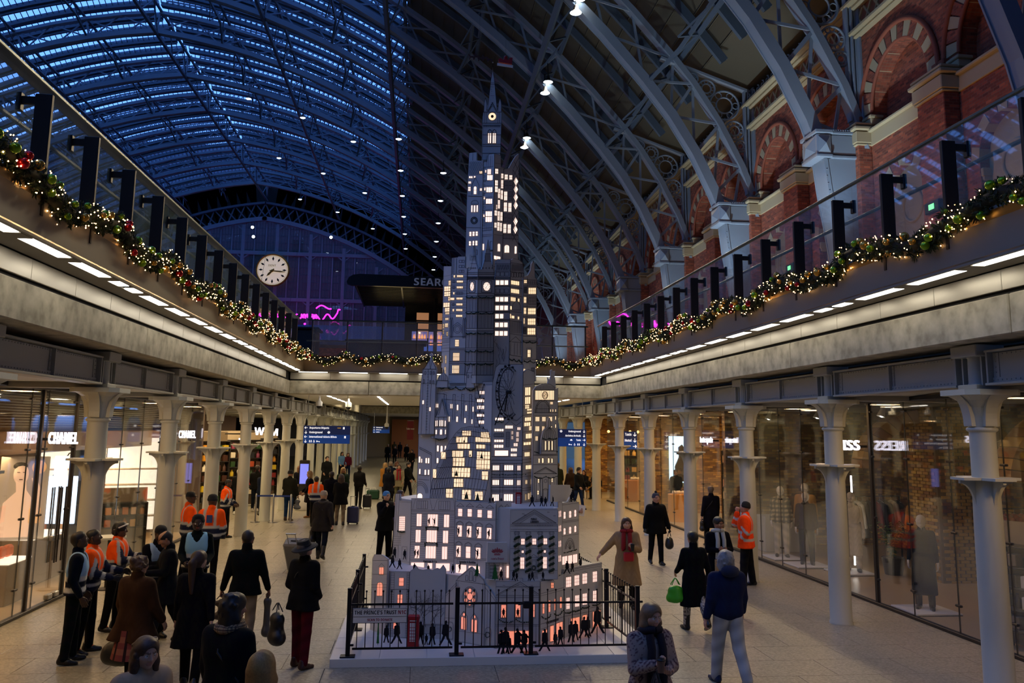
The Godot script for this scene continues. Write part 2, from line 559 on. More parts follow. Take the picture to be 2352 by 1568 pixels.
# ---------------------------------------------------------------- deck edges round the void
const XR := 7.2      # right concrete face
const XL := -4.88    # left concrete face
const ZB := -33.2    # far concrete face
const FR := 6.65     # right fascia
const FL := -4.30    # left fascia
func edge(called: String,where: String,x_face: float,x_fascia: float,s: int) -> void:
	var t := thing("wall_"+called,"concrete deck edge beam along the %s of the void" % where,"beam",Vector3.ZERO,0.0,"","structure")
	var z := 6.0
	var seg := 0
	var joints := [6.0,3.0,-2.65,-9.6,-15.83,-24.3,ZB]
	for i in joints.size() - 1:
		var a: float = joints[i] - 0.012
		var b: float = joints[i+1]+0.012
		part("concrete_segment",mb().box(Vector3(x_face+s*0.4,4.85,(a+b)/2),Vector3(0.8,0.5,a - b),0.015),M.concrete,t)
	part("shadow_gap",mb().box(Vector3(x_face+s*0.45,5.26,-13.6),Vector3(0.8,0.33,39.2)),M.dark,t)
	var k := -9
	while true:
		var za := -9.70 - 1.405*k
		if za - 1.405<ZB - 0.3: break
		part("cladding_panel",mb().box(Vector3(x_face+s*0.02,5.285,za - 0.7025),Vector3(0.04,0.262,1.397),0.006),M.satin_panel,t)
		k += 1
	var inner := x_face
	var la := x_fascia+s*0.05
	var lb := x_fascia+s*0.23
	var so := mb()
	so.box(Vector3((x_fascia+la)/2,5.435,-13.6),Vector3(absf(la - x_fascia),0.03,39.2))
	so.box(Vector3((lb+inner)/2 - s*0.015,5.435,-13.6),Vector3(absf(lb - inner) - 0.03,0.03,39.2))
	part("soffit",so,M.soffit,t)
	part("deck_slab",mb().box(Vector3(x_fascia+s*3.2,5.72,-13.6),Vector3(6.36,0.5,39.2)),M.soffit,t)
	fascia(t,Vector3(x_fascia,5.42,6.0),Vector3(x_fascia,5.42,ZB+0.55),Vector3(s,0,0))
	var q := -4
	while true:
		var za := -9.70 - 1.405*q
		if za - 1.405<ZB: break
		var mid := (la+lb)/2
		var pair := (q - 2) % 6==0
		var spans := [[0.17,1.235]]
		if pair: spans = [[0.22,0.60],[0.89,1.27]]
		for sp in spans:
			var zc: float = za - (sp[0]+sp[1])/2
			var ln: float = sp[1] - sp[0]
			var nth := NTH[mini(q+8,23)]
			var lt := thing("strip_light","white recessed strip light under the %s deck edge, %s from the camera%s" % [where,nth,", short" if pair else ""],"light",Vector3(mid,5.42,zc),0.0,"strip lights under the %s deck edge" % where)
			part("diffuser",mb().box(Vector3(0,0.005,0),Vector3(0.16,0.02,ln),0.004),M.led_white,lt)
			part("housing",mb().box(Vector3(0.0,0.03,0),Vector3(0.178,0.03,ln+0.06)),M.dark_steel,lt)
			area(Vector3(0,-0.02,0),Vector3.DOWN,Vector2(0.14,ln*0.96),Color(1.0,0.82,0.58),LED*ln,lt)
		if not pair or true:
			part("soffit_divider",mb().box(Vector3(mid,5.43,za),Vector3(0.18,0.03,0.30)),M.soffit,t)
		q += 1
const LED := 3.2
func fascia(t: Node3D,a: Vector3,b: Vector3,inward: Vector3) -> void:
	var m := mb()
	var pts := []
	for i in 9:
		var u := i/8.0
		pts.append(Vector2(0.07*sin(u*PI) - 0.02*u,u*0.56))
	for i in 8:
		var p: Vector2 = pts[i]
		var q: Vector2 = pts[i+1]
		var e := q - p
		var nn := (-inward*e.y+Vector3.UP*e.x).normalized()
		for tr in [[a+inward*p.x+Vector3.UP*p.y,b+inward*p.x+Vector3.UP*p.y,b+inward*q.x+Vector3.UP*q.y],[a+inward*p.x+Vector3.UP*p.y,b+inward*q.x+Vector3.UP*q.y,a+inward*q.x+Vector3.UP*q.y]]:
			m.smooth(tr[0],tr[1],tr[2],nn,nn,nn)
	part("bronze_fascia",m,M.fascia_bronze,t)
func build_edges() -> void:
	edge("right","right",XR,FR,1)
	edge("left","left",XL,FL,-1)
	var t := thing("wall_far","concrete deck edge beam across the far end of the void","beam",Vector3.ZERO,0.0,"","structure")
	var w := XR - XL
	var cx := (XR+XL)/2
	var xs := [XL - 0.4,-1.9,4.2,XR+0.4]
	for i in 3:
		part("concrete_segment",mb().box(Vector3((xs[i]+xs[i+1])/2,4.85,ZB - 0.4),Vector3(xs[i+1] - xs[i] - 0.02,0.5,0.8),0.015),M.concrete,t)
	part("shadow_gap",mb().box(Vector3(cx,5.26,ZB - 0.45),Vector3(w,0.33,0.8)),M.dark,t)
	var x := XL
	while x<XR - 0.1:
		var x1 := minf(x+1.51,XR)
		part("cladding_panel",mb().box(Vector3((x+x1)/2,5.285,ZB - 0.02),Vector3(x1 - x - 0.01,0.262,0.04),0.006),M.satin_panel,t)
		x = x1
	part("soffit",mb().box(Vector3(cx,5.435,ZB+0.275),Vector3(w,0.03,0.55)),M.soffit,t)
	part("deck_slab",mb().box(Vector3(cx,5.72,ZB - 1.0),Vector3(w+2.0,0.5,3.1)),M.soffit,t)
	fascia(t,Vector3(FL,5.42,ZB+0.55),Vector3(FR,5.42,ZB+0.55),Vector3(0,0,-1))
	for i in 8:
		var lx := XL+0.9+i*1.51
		var lt := thing("strip_light","white strip light under the far deck edge, %s from the left corner" % NTH[i],"light",Vector3(lx,5.42,ZB+0.35),0.0,"strip lights under the far deck edge")
		part("diffuser",mb().box(Vector3(0,-0.004,0),Vector3(1.07,0.02,0.16),0.004),M.led_white,lt)
		part("housing",mb().box(Vector3(0,0.005,0),Vector3(1.12,0.018,0.2)),M.dark_steel,lt)
		area(Vector3(0,-0.03,0),Vector3.DOWN,Vector2(1.0,0.14),Color(1.0,0.86,0.66),LED,lt)
# ---------------------------------------------------------------- glass balustrades
func build_balustrade() -> void:
	var post := mb()
	post.box(Vector3(0,0.72,0),Vector3(0.19,1.44,0.06),0.006)
	var arm := mb().box(Vector3(0.16,1.36,0),Vector3(0.24,0.09,0.05),0.005)
	var clamp := mb().box(Vector3(0.27,1.34,0),Vector3(0.06,0.22,0.09),0.008)
	var mp := post.mesh()
	var ma := arm.mesh()
	var mc := clamp.mesh()
	var pane_m := mb().box(Vector3(0,0.68,0),Vector3(0.02,1.55,1.44)).mesh()
	for side in [1,-1]:
		var where := "right" if side>0 else "left"
		var fx: float = FR if side>0 else FL
		for k in range(-7,16):
			var z := -8.45 - 1.466*k
			if z<ZB+0.6: break
			var far_word := NTH[mini(k+7,23)]
			var t := thing("balustrade_post","dark grey blade post of the %s balustrade, %s from the camera" % [where,far_word],"post",Vector3(fx+side*0.10,5.70,z),0.0 if side>0 else PI,"blade posts of the %s balustrade" % where)
			part("blade",mp,M.dark_steel,t)
			part("arm",ma,M.dark_steel,t)
			part("clamp",mc,M.black_metal,t)
			solo("glass_pane",pane_m,M.deck_glass,"clear glass balustrade pane on the %s deck, %s from the camera" % [where,far_word],"glass panel","balustrade panes of the %s deck" % where).position = Vector3(fx+side*0.37,5.96,z - 0.02 - 0.733)
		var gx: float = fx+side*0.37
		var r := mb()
		var wd := 0.06 if side>0 else 0.2  # left rail widened to take in a reflected band along the glass top
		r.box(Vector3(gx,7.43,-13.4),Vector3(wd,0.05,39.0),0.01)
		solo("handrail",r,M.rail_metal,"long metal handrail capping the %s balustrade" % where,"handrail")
		var r2 := mb().box(Vector3(gx+side*0.12,6.88,-13.4),Vector3(0.05,0.05,39.0),0.01).box(Vector3(gx+side*0.05,6.16,-13.4),Vector3(0.07,0.07,39.0),0.01)
		solo("guard_rails",r2,M.rail_metal,"two lower metal rails behind the %s balustrade glass" % where,"rail")
	var f := thing("far_balustrade","glass balustrade with slim posts along the far end of the void","balustrade",Vector3(0,0,ZB+0.2))
	for i in 9:
		part("post",mb().box(Vector3(FL+0.2+i*1.33,6.7,0),Vector3(0.06,1.4,0.06),0.008),M.dark_steel,f)
		if i<8: part("pane",mb().box(Vector3(FL+0.2+(i+0.5)*1.33,6.7,0.06),Vector3(1.3,1.3,0.015)),M.glass,f)
	part("top_rail",mb().bar(Vector3(FL,7.42,0),Vector3(FR,7.42,0),0.06,0.06),M.rail_metal,f)
	part("mid_rail",mb().bar(Vector3(FL,6.62,0.02),Vector3(FR,6.62,0.02),0.05,0.05),M.rail_metal,f)
func build_ceilings() -> void:
	for side in [1,-1]:
		var where := "right" if side>0 else "left"
		var x0 := 7.8 if side>0 else -5.45
		var x1 := 17.5 if side>0 else -14.5
		var t := thing("ceiling","pale ceiling over the %s arcade and its shops" % where,"ceiling",Vector3.ZERO,0.0,"","structure")
		part("slab",mb().box(Vector3((x0+x1)/2,4.27,-45),Vector3(absf(x1 - x0),0.3,110)),M.cream_iron,t)
		for k in range(-1,14):
			var m := mb()
			var zc := column_z(k) - SCALE_Z/2
			for i in 8:
				var u0 := -1.0+i/4.0
				var u1 := u0+0.25
				var a := Vector3(x0,4.06+0.06*(1 - u0*u0),zc+u0*1.95)
				var b := Vector3(x0,4.06+0.06*(1 - u1*u1),zc+u1*1.95)
				var dx := Vector3((1.5 if side>0 else -1.4),0,0)
				m.quad_out(a,b,b+dx,a+dx,Vector3(x0,9,zc))
			part("buckle_plate",m,M.cream_iron,t)
			part("cross_beam",mb().box(Vector3((x0+x1)/2,4.04,column_z(k)),Vector3(absf(x1 - x0),0.16,0.22),0.01),M.girder_iron,t)
	var c := thing("ceiling","low pale ceiling with light strips over the far concourse","ceiling",Vector3.ZERO,0.0,"","structure")
	part("slab",mb().box(Vector3(1.16,4.72,-41.6),Vector3(12.9,0.2,16.0)),M.white,c)
	part("far_slab",mb().box(Vector3(1.16,4.72,-98.0),Vector3(12.9,0.2,44.0)),M.white,c)
	for s in [0,1]:
		var x: float = XL if s==0 else XR
		part("inner_beam",mb().box(Vector3(x+(-0.2 if s==0 else 0.2),4.9,-63),Vector3(0.4,0.6,27)),M.concrete,c)
		part("inner_panel",mb().box(Vector3(x+(-0.1 if s==0 else 0.1),5.35,-63),Vector3(0.3,0.28,27)),M.satin_panel,c)
	part("inner_cross_beam",mb().box(Vector3(1.16,4.9,-76.2),Vector3(12.5,0.6,0.5)),M.concrete,c)
	part("inner_cross_panel",mb().box(Vector3(1.16,5.4,-76.2),Vector3(12.5,0.3,0.4)),M.satin_panel,c)
	var i := 0
	for x in [-3.6,-1.6,0.4,4.4,6.2]:
		for z in [-35.5,-37.6,-39.7,-41.8,-43.9,-46.0]:
			var lt := thing("ceiling_strip","thin white ceiling strip light over the far concourse, row %s, %s from the front" % [["at the left columns","second from the left","left of the middle","right of the middle","at the right columns"][[-3.6,-1.6,0.4,4.4,6.2].find(x)],NTH[i % 6]],"light",Vector3(x,4.60,z),0.0,"ceiling strips of the far concourse")
			part("diffuser",mb().box(Vector3.ZERO,Vector3(0.09,0.03,1.2),0.005),M.led_white,lt)
			part("tray",mb().box(Vector3(0,0.015,0),Vector3(0.13,0.02,1.26)),M.white,lt)
			i += 1
	for z in [-37.0,-44.0]:
		for x in [-2.5,4.5]:
			area(Vector3(x,4.55,z),Vector3.DOWN,Vector2(2.0,2.0),Color(1.0,0.9,0.72),4.5)
	for z in [-54.0,-62.0,-70.0]:
		for x in [-3.9,6.2]:
			area(Vector3(x,5.4,z),Vector3.DOWN,Vector2(0.3,4.0),Color(1.0,0.92,0.76),5.0)
	for z in [-82.0,-92.0]:
		area(Vector3(1.2,4.55,z),Vector3.DOWN,Vector2(3.0,3.0),Color(1.0,0.92,0.76),6.0)
	var we := mb().box(Vector3(-0.6,2.0,-100.2),Vector3(4.6,4.6,0.3))
	solo("wall_far_end",we,mat("orange_wall","#b5703c",0.7),"plain orange wall closing the far end of the concourse","wall","","structure")
	var wb := mb().box(Vector3(1,2.3,-101.0),Vector3(40,4.8,0.4))
	solo("wall_concourse_end",wb,M.sandstone,"pale wall behind the orange wall at the far end","wall","","structure")
# ---------------------------------------------------------------- the shed roof
const XA := -21.5                       # the crown
const RIB0 := -24.0                     # one rib stands here,the rest every 8.44 m
const RIB_D := 8.44
const ARC_C := Vector2(-26.81,-11.59)
const ARC_R := 46.0
const HAUNCH_C := Vector2(-4.22,6.39)
const HAUNCH_R := 17.13
func arc(deg: float,off: float) -> Vector2:
	var a := deg_to_rad(deg)
	return ARC_C+(ARC_R+off)*Vector2(sin(a),cos(a))
func haunch(deg: float,off: float) -> Vector2:
	var a := deg_to_rad(deg)
	return HAUNCH_C+(HAUNCH_R+off)*Vector2(sin(a),cos(a))
func p3(p: Vector2,z: float,s: int) -> Vector3:
	return Vector3(p.x if s>0 else 2.0*XA - p.x,p.y,z)
func sweep(m: MB,path: Array,z: float,w: float,h: float,s: int) -> void:
	var pts: Array = []
	for i in path.size():
		var d: Vector2 = (path[mini(i+1,path.size() - 1)] - path[maxi(i - 1,0)]).normalized()
		var o := Vector2(-d.y,d.x)*h*0.5
		pts.append([path[i]+o,path[i] - o])
	for i in pts.size() - 1:
		var mid: Vector2 = (pts[i][0]+pts[i][1]+pts[i+1][0]+pts[i+1][1])/4.0
		var c := p3(mid,z,s)
		var q := []
		for e in [[i,0],[i,1],[i+1,1],[i+1,0]]:
			q.append([p3(pts[e[0]][e[1]],z - w/2,s),p3(pts[e[0]][e[1]],z+w/2,s)])
		m.quad_out(q[0][0],q[1][0],q[2][0],q[3][0],c)
		m.quad_out(q[0][1],q[1][1],q[2][1],q[3][1],c)
		m.quad_out(q[0][0],q[0][1],q[3][1],q[3][0],c)
		m.quad_out(q[1][0],q[1][1],q[2][1],q[2][0],c)
func rib_nodes() -> Array:
	var out := []
	for i in 15:
		var t := 6.63+i*3.15
		out.append([arc(t,0.15),arc(t,1.75)])
	for i in 7:
		var t := 51.5+(i+1)*6.1
		out.append([haunch(minf(t,94.0)*1.0 - 2.0,0.15),haunch(t - 4.0,lerpf(1.75,1.55,i/6.0))])
	return out
func lay_bar(t: Node3D,called: String,a: Vector3,b: Vector3,w: float,h: float,m: Material) -> void:
	if not shared.has("unit_bar"): shared["unit_bar"] = mb().box(Vector3.ZERO,Vector3.ONE).mesh()
	var y := b - a
	var x := Vector3.BACK.cross(y).normalized()
	if x.length()<0.1: x = Vector3.RIGHT
	var z := x.cross(y).normalized()
	var o := part(called,shared["unit_bar"],m,t)
	o.transform = Transform3D(Basis(x*w,y,z*h),(a+b)*0.5)
func build_ribs() -> void:
	var nodes := rib_nodes()
	var lower := []
	var upper := []
	for n in nodes:
		lower.append(n[0]); upper.append(n[1])
	for k in range(-1,12):
		var z := RIB0 - RIB_D*k
		var m: Material = M.blue_iron
		var t := thing("arch_rib","blue grey lattice iron roof arch, %s from the camera" % NTH[k+1],"roof arch",Vector3.ZERO,0.0,"lattice arches of the shed roof","thing")
		for s in ([1,-1] if k>=0 else [1]):
			var a := mb()
			sweep(a,lower,z,0.44,0.30,s)
			part("lower_chord",a,m,t)
			var b := mb()
			sweep(b,upper,z,0.44,0.24,s)
			part("upper_chord",b,m,t)
			var ledge := mb()
			for dz in [-0.24,0.24]: sweep(ledge,lower.map(func(p): return p),z+dz,0.05,0.38,s)
			part("chord_flange",ledge,m,t)
			for i in nodes.size():
				if i % 2==0 or i>14: lay_bar(t,"radial_bar",p3(nodes[i][0],z,s),p3(nodes[i][1],z,s),0.12,0.16,m)
				if i<nodes.size() - 1:
					lay_bar(t,"diagonal_bar",p3(nodes[i][0],z+0.06,s),p3(nodes[i+1][1],z+0.06,s),0.10,0.06,m)
					lay_bar(t,"diagonal_bar",p3(nodes[i][1],z - 0.06,s),p3(nodes[i+1][0],z - 0.06,s),0.10,0.06,m)
		if k>=0 and k<8: spandrel(t,z)
	for k in range(-1,11):
		for j in [1,2,3]:
			var z = RIB0 - RIB_D*k - RIB_D*j/4.0
			var m := mb()
			for s in [1,-1]:
				var path := []
				for i in 24: path.append(arc(6.63+i*2.0,2.25))
				sweep(m,path,z,0.18,0.34,s)
			solo("rafter",m,M.roof_iron,"slim curved rafter of the shed roof, %s of three behind the %s arch" % [["nearest","middle","farthest"][j - 1],NTH[k+1]],"rafter","light rafters between the arches")
func ring(c: Vector3,r: float,w: float,n := 28) -> PackedVector3Array:
	var p := PackedVector3Array()
	for i in n: p.append(c+Vector3(cos(TAU*i/n)*r,sin(TAU*i/n)*r,0))
	return p
func spandrel(t: Node3D,z: float) -> void:
	var rings := [[Vector3(12.30,16.75,z),0.62],[Vector3(12.70,15.68,z),0.40],[Vector3(12.95,15.02,z),0.24],[Vector3(11.55,17.45,z),0.36],[Vector3(10.95,17.85,z),0.24]]
	for r in rings:
		var c: Vector3 = r[0]
		var q: float = r[1]
		var m := mb()
		m.tube(ring(c,q,0),0.045,6,true)
		m.tube(ring(c,q*0.55,0),0.035,6,true)
		for i in 6:
			var a := TAU*i/6.0
			m.tube(ring(c+Vector3(cos(a),sin(a),0)*q*0.77,q*0.21,0,12),0.022,5,true)
		part("pierced_ring",m,M.blue_iron,t)
	var post := mb()
	for x in [13.16,13.28,13.40]: post.box(Vector3(x,15.2,z),Vector3(0.07,4.5,0.34 if x==13.28 else 0.24),0.01)
	post.box(Vector3(13.46,15.2,z),Vector3(0.06,4.6,0.6))
	part("wall_post",post,M.blue_iron,t)
	var top := mb()
	top.bar(Vector3(13.4,17.35,z),Vector3(9.6,18.65,z),0.3,0.1)
	part("spandrel_rail",top,M.blue_iron,t)
func build_springers() -> void:
	var leg := PackedVector2Array()
	for p in [[13.52,12.35],[11.98,12.35],[12.05,11.6],[12.16,10.6],[12.32,9.6],[12.5,8.4],[12.66,7.2],[12.8,5.97],[13.52,5.97]]: leg.append(Vector2(p[0],p[1]))
	for k in range(0,9):
		var z := RIB0 - RIB_D*k
		var t := thing("arch_springer","blue grey iron pier under the right foot of a roof arch, %s from the camera" % NTH[k],"pier",Vector3.ZERO,0.0,"iron piers along the right wall","thing")
		part("pier_body",mb().prism(leg,Transform3D(Basis.IDENTITY,Vector3(0,0,z+0.36)),0.72),M.blue_iron,t)
		for dz in [0.37,-0.37]:
			var f := mb()
			for i in range(1,7):
				f.bar(Vector3(leg[i].x+0.05,leg[i].y,z+dz),Vector3(leg[i+1].x+0.05,leg[i+1].y,z+dz),0.12,0.05,Vector3.BACK)
			f.bar(Vector3(13.3,5.97,z+dz),Vector3(13.3,11.6,z+dz),0.10,0.05,Vector3.BACK)
			part("pier_strip",f,M.blue_iron,t)
		var c := mb()
		c.box(Vector3(12.82,12.05,z),Vector3(1.5,0.62,0.80),0.02)
		c.box(Vector3(12.80,12.42,z),Vector3(1.62,0.10,0.90),0.02)
		c.box(Vector3(12.84,11.66,z),Vector3(1.56,0.10,0.88),0.02)
		part("pier_head",c,M.blue_iron,t)
		for x in [12.02,13.34]:
			var b := mb()
			b.box(Vector3(x,12.02,z),Vector3(0.46,0.66,1.0),0.03)
			b.box(Vector3(x,12.42,z),Vector3(0.56,0.12,1.1),0.02)
			b.box(Vector3(x,11.66,z),Vector3(0.52,0.10,1.06),0.02)
			for d in [Vector3(-1,0,0),Vector3(0,0,1),Vector3(0,0,-1)]:
				var face = Vector3(x,12.02,z)+d*Vector3(0.23,0,0.5)
				var u := Vector3(0,0.26,0)
				var v: Vector3 = d.cross(Vector3.UP)*(0.4 if d.x != 0 else 0.19)
				var tip: Vector3 = face+d*0.13
				for e in [[u+v,u - v],[u - v,-u - v],[-u - v,-u+v],[-u+v,u+v]]:
					b.out(face+e[0],face+e[1],tip,face - d)
			part("faceted_block",b,M.blue_iron,t)
		var crest := mb()
		for i in 14: crest.ball(Vector3(12.3+i*0.075,12.50,z+0.42),0.032,4,6)
		part("crest",crest,M.blue_iron,t,Vector3.ZERO,"stuff")
		var rv := []
		for dz in [0.40,-0.40]:
			for i in 24:
				var y := 6.2+i*0.22
				var x0 := lerpf(12.86,12.12,clampf((y - 5.97)/5.0,0,1))
				rv.append(Transform3D(Basis.IDENTITY,Vector3(x0,y,z+dz)))
				rv.append(Transform3D(Basis.IDENTITY,Vector3(13.3,y,z+dz)))
		if k<5: copies("rivets",mb().ball(Vector3.ZERO,0.02,3,6),M.blue_iron,t,rv)
func build_purlins() -> void:
	for j in 8:
		var t0 := 6.8+6.3*j
		for s in ([1,-1] if j>0 else [1]):
			if s<0 and j>5: continue
			var straight := j % 2==0
			var word := "%s from the crown%s" % [NTH[j],"" if s>0 else ", far left side"]
			var t := thing("lattice_purlin","long iron lattice purlin running along the shed roof, %s" % word,"purlin",Vector3.ZERO,0.0,"","thing")
			var z0 := RIB0+RIB_D
			var z1 := RIB0 - RIB_D*11
			var off0 := -0.1 if straight else 0.2
			var a := p3(arc(t0,off0),z0,s)
			var b := p3(arc(t0,off0),z1,s)
			var up := (p3(arc(t0,2.0),z0,s) - p3(arc(t0,0.0),z0,s)).normalized()
			if straight: part("foot_rail",mb().bar(a,b,0.24,0.2,up),M.roof_iron,t)
			part("top_rail",mb().bar(a+up*1.9,b+up*1.9,0.18,0.14,up),M.roof_iron,t)
			for k in range(-1,11):
				var zk := RIB0 - RIB_D*k
				if not straight:
					var pts := [Vector3.ZERO,Vector3(0,0,-2.0)+up*1.0,Vector3(0,0,-6.44)+up*1.0,Vector3(0,0,-8.44)]
					var m := mb()
					for i in 3: m.bar(p3(arc(t0,off0),zk,s)+pts[i],p3(arc(t0,off0),zk,s)+pts[i+1],0.14,0.14,up)
					part("arched_foot",m,M.roof_iron,t)
				for i in 4:
					var q0 := p3(arc(t0,off0),zk - RIB_D*i/4.0,s)
					var q1 := p3(arc(t0,off0),zk - RIB_D*(i+1)/4.0,s)
					if i % 2==0: lay_bar(t,"web_bar",q0,q1+up*1.9,0.07,0.07,M.roof_iron)
					else: lay_bar(t,"web_bar",q0+up*1.9,q1,0.07,0.07,M.roof_iron)
func build_covering() -> void:
	var c := thing("ceiling","dark timber boarding under the shed roof","ceiling",Vector3.ZERO,0.0,"","structure")
	for s in [1,-1]:
		for k in range(-3,11):
			var m := mb()
			var z0 := RIB0 - RIB_D*k
			var z1 := z0 - RIB_D
			var path := []
			for i in 13: path.append(arc(31.6+i*1.7,2.55))
			path.append(Vector2(14.6,17.2))
			for i in path.size() - 1:
				m.quad(p3(path[i],z0,s),p3(path[i],z1,s),p3(path[i+1],z1,s),p3(path[i+1],z0,s))
				var o0: Vector2 = path[i]+Vector2(0.1,0.25)
				var o1: Vector2 = path[i+1]+Vector2(0.1,0.25)
				m.quad(p3(o0,z0,s),p3(o0,z1,s),p3(o1,z1,s),p3(o1,z0,s))
			part("boarding",m,M.timber_boards,c)
			if s>0 and k>-2 and k<8:
				var bt := mb()
				for i in 22:
					var q := arc(32.0+i*0.95,2.52)
					bt.bar(p3(q,z0,s),p3(q,z1,s),0.03,0.03)
				part("board_battens",bt,M.timber_boards,c,Vector3.ZERO,"stuff")
	var rise := 0.85
	var pitch := RIB_D/4.0
	var gut := 0.26
	var pane_n := 0
	for k in range(-3,11):
		var t := thing("roof_glazing","ridge and furrow glazing of the shed roof, %s bay from the near end" % NTH[k+3],"skylight",Vector3.ZERO,0.0,"glazed bays of the shed roof","thing")
		var glass := mb()
		var gutter := mb()
		var bars := []
		for j in 4:
			var zg0 := RIB0 - RIB_D*k - pitch*j
			for s in [1,-1]:
				var gp := []
				for i in 14: gp.append(arc(6.63+i*1.96,2.45))
				sweep(gutter,gp,zg0,gut*2.0,0.32,s)
				var rp := []
				for i in 14: rp.append(arc(6.63+i*1.96,2.5+rise))
				sweep(gutter,rp,zg0 - pitch/2,0.14,0.12,s)
				for side in [0,1]:
					var za := zg0 - gut if side==0 else zg0 - pitch+gut
					var zb := zg0 - pitch/2
					var n := 48
					for i in n:
						var t0 := 6.63+i*25.4/n
						var t1 := 6.63+(i+1)*25.4/n
						var a := p3(arc(t0,2.5),za,s)
						var b := p3(arc(t1,2.5),za,s)
						var d := p3(arc(t1,2.5+rise),zb,s)
						var e := p3(arc(t0,2.5+rise),zb,s)
						if k==4 and side==1 and pane_n<280 and s<0:
							part("glass_pane",mb().quad4(a,b,d,e),M.roof_glass,t)
							pane_n += 1
						elif k>1: glass.quad(a,b,d,e)
						if k>1:
							var y := e - a
							var x := (b - a).normalized()
							bars.append(Transform3D(Basis(x*0.055,y,x.cross(y).normalized()*0.07),(a+e)/2))
		if k>1: part("far_panes",glass,M.roof_glass,t,Vector3.ZERO,"stuff")
		part("gutters_and_ridges",gutter,M.roof_iron,t,Vector3.ZERO,"stuff")
		if bars.size(): copies("glazing_bars",mb().box(Vector3.ZERO,Vector3.ONE),M.roof_iron,t,bars)
func build_enclosure() -> void:
	solo("wall_left",mb().box(Vector3(-57.2,12,-55),Vector3(0.6,24,150)),M.red_brick,"far left brick wall of the shed beyond the platforms","wall","","structure")
	solo("floor_deck",mb().box(Vector3(-31.0,5.72,-52),Vector3(53.0,0.5,150)),M.soffit,"upper platform deck on the left of the void","floor","","structure")
	solo("floor_deck",mb().box(Vector3(10.4,5.72,-52),Vector3(7.0,0.5,150)),M.soffit,"upper platform deck on the right of the void","floor","","structure")
	solo("floor_deck",mb().box(Vector3(1.16,5.72,-76),Vector3(12.5,0.5,83)),M.soffit,"upper platform deck beyond the far end of the void","floor","","structure")
	solo("wall_near",mb().box(Vector3(-21.5,18,14.0),Vector3(74,38,0.5)),M.dark,"dark wall closing the near end of the shed behind the camera","wall","","structure")
func build_roof_lamps() -> void:
	var shade := mb().lathe(PackedVector2Array([Vector2(0.05,0.34),Vector2(0.09,0.30),Vector2(0.12,0.14),Vector2(0.24,0.02),Vector2(0.25,0.0)]),Vector3.ZERO,16).mesh()
	var lens := mb().lathe(PackedVector2Array([Vector2(0.0,-0.05),Vector2(0.16,-0.03),Vector2(0.235,0.01),Vector2(0.0,0.012)]),Vector3.ZERO,16).mesh()
	glow("flood_white",Color(0.85,0.93,1.0),7.0)
	var rows := []
	for k in range(1,6):
		rows.append([Vector3(6.10,20.75,RIB0 - RIB_D*k+0.5),"right haunch upper",k])
		rows.append([Vector3(5.95,20.15,RIB0 - RIB_D*k+0.5),"right haunch lower",k])
	for k in range(5,11):
		for d in [14.2,20.6,26.9,33.2,38.9]:
			if (k+int(d)) % 2==0 or d>30.0:
				var p := arc(d,-0.9)
				rows.append([Vector3(p.x,p.y,RIB0 - RIB_D*k+0.5),{14.2: "beside the crown",20.6: "high in the glazing",26.9: "low in the glazing",33.2: "at the edge of the boarding",38.9: "under the boarding"}[d],k])
	for r in rows:
		var p: Vector3 = r[0]
		var t := thing("roof_floodlight","white floodlight hung from the %s roof arch, %s" % [NTH[r[2]+1],r[1]],"lamp",p,0.0,"floodlights of the shed roof","thing")
		part("shade",shade,M.dark_steel,t)
		part("lens",lens,M.flood_white,t)
		part("hanger",mb().bar(Vector3(0,0.3,0),Vector3(0,1.1,-0.2),0.05,0.05),M.dark_steel,t)
		if r[2]<6 and r[1].begins_with("right"):
			spot(p+Vector3(0,-.12,0),Vector3(2.0,0,p.z+14.0),44.0,Color(1.0,.90,.74),46.0,.2)
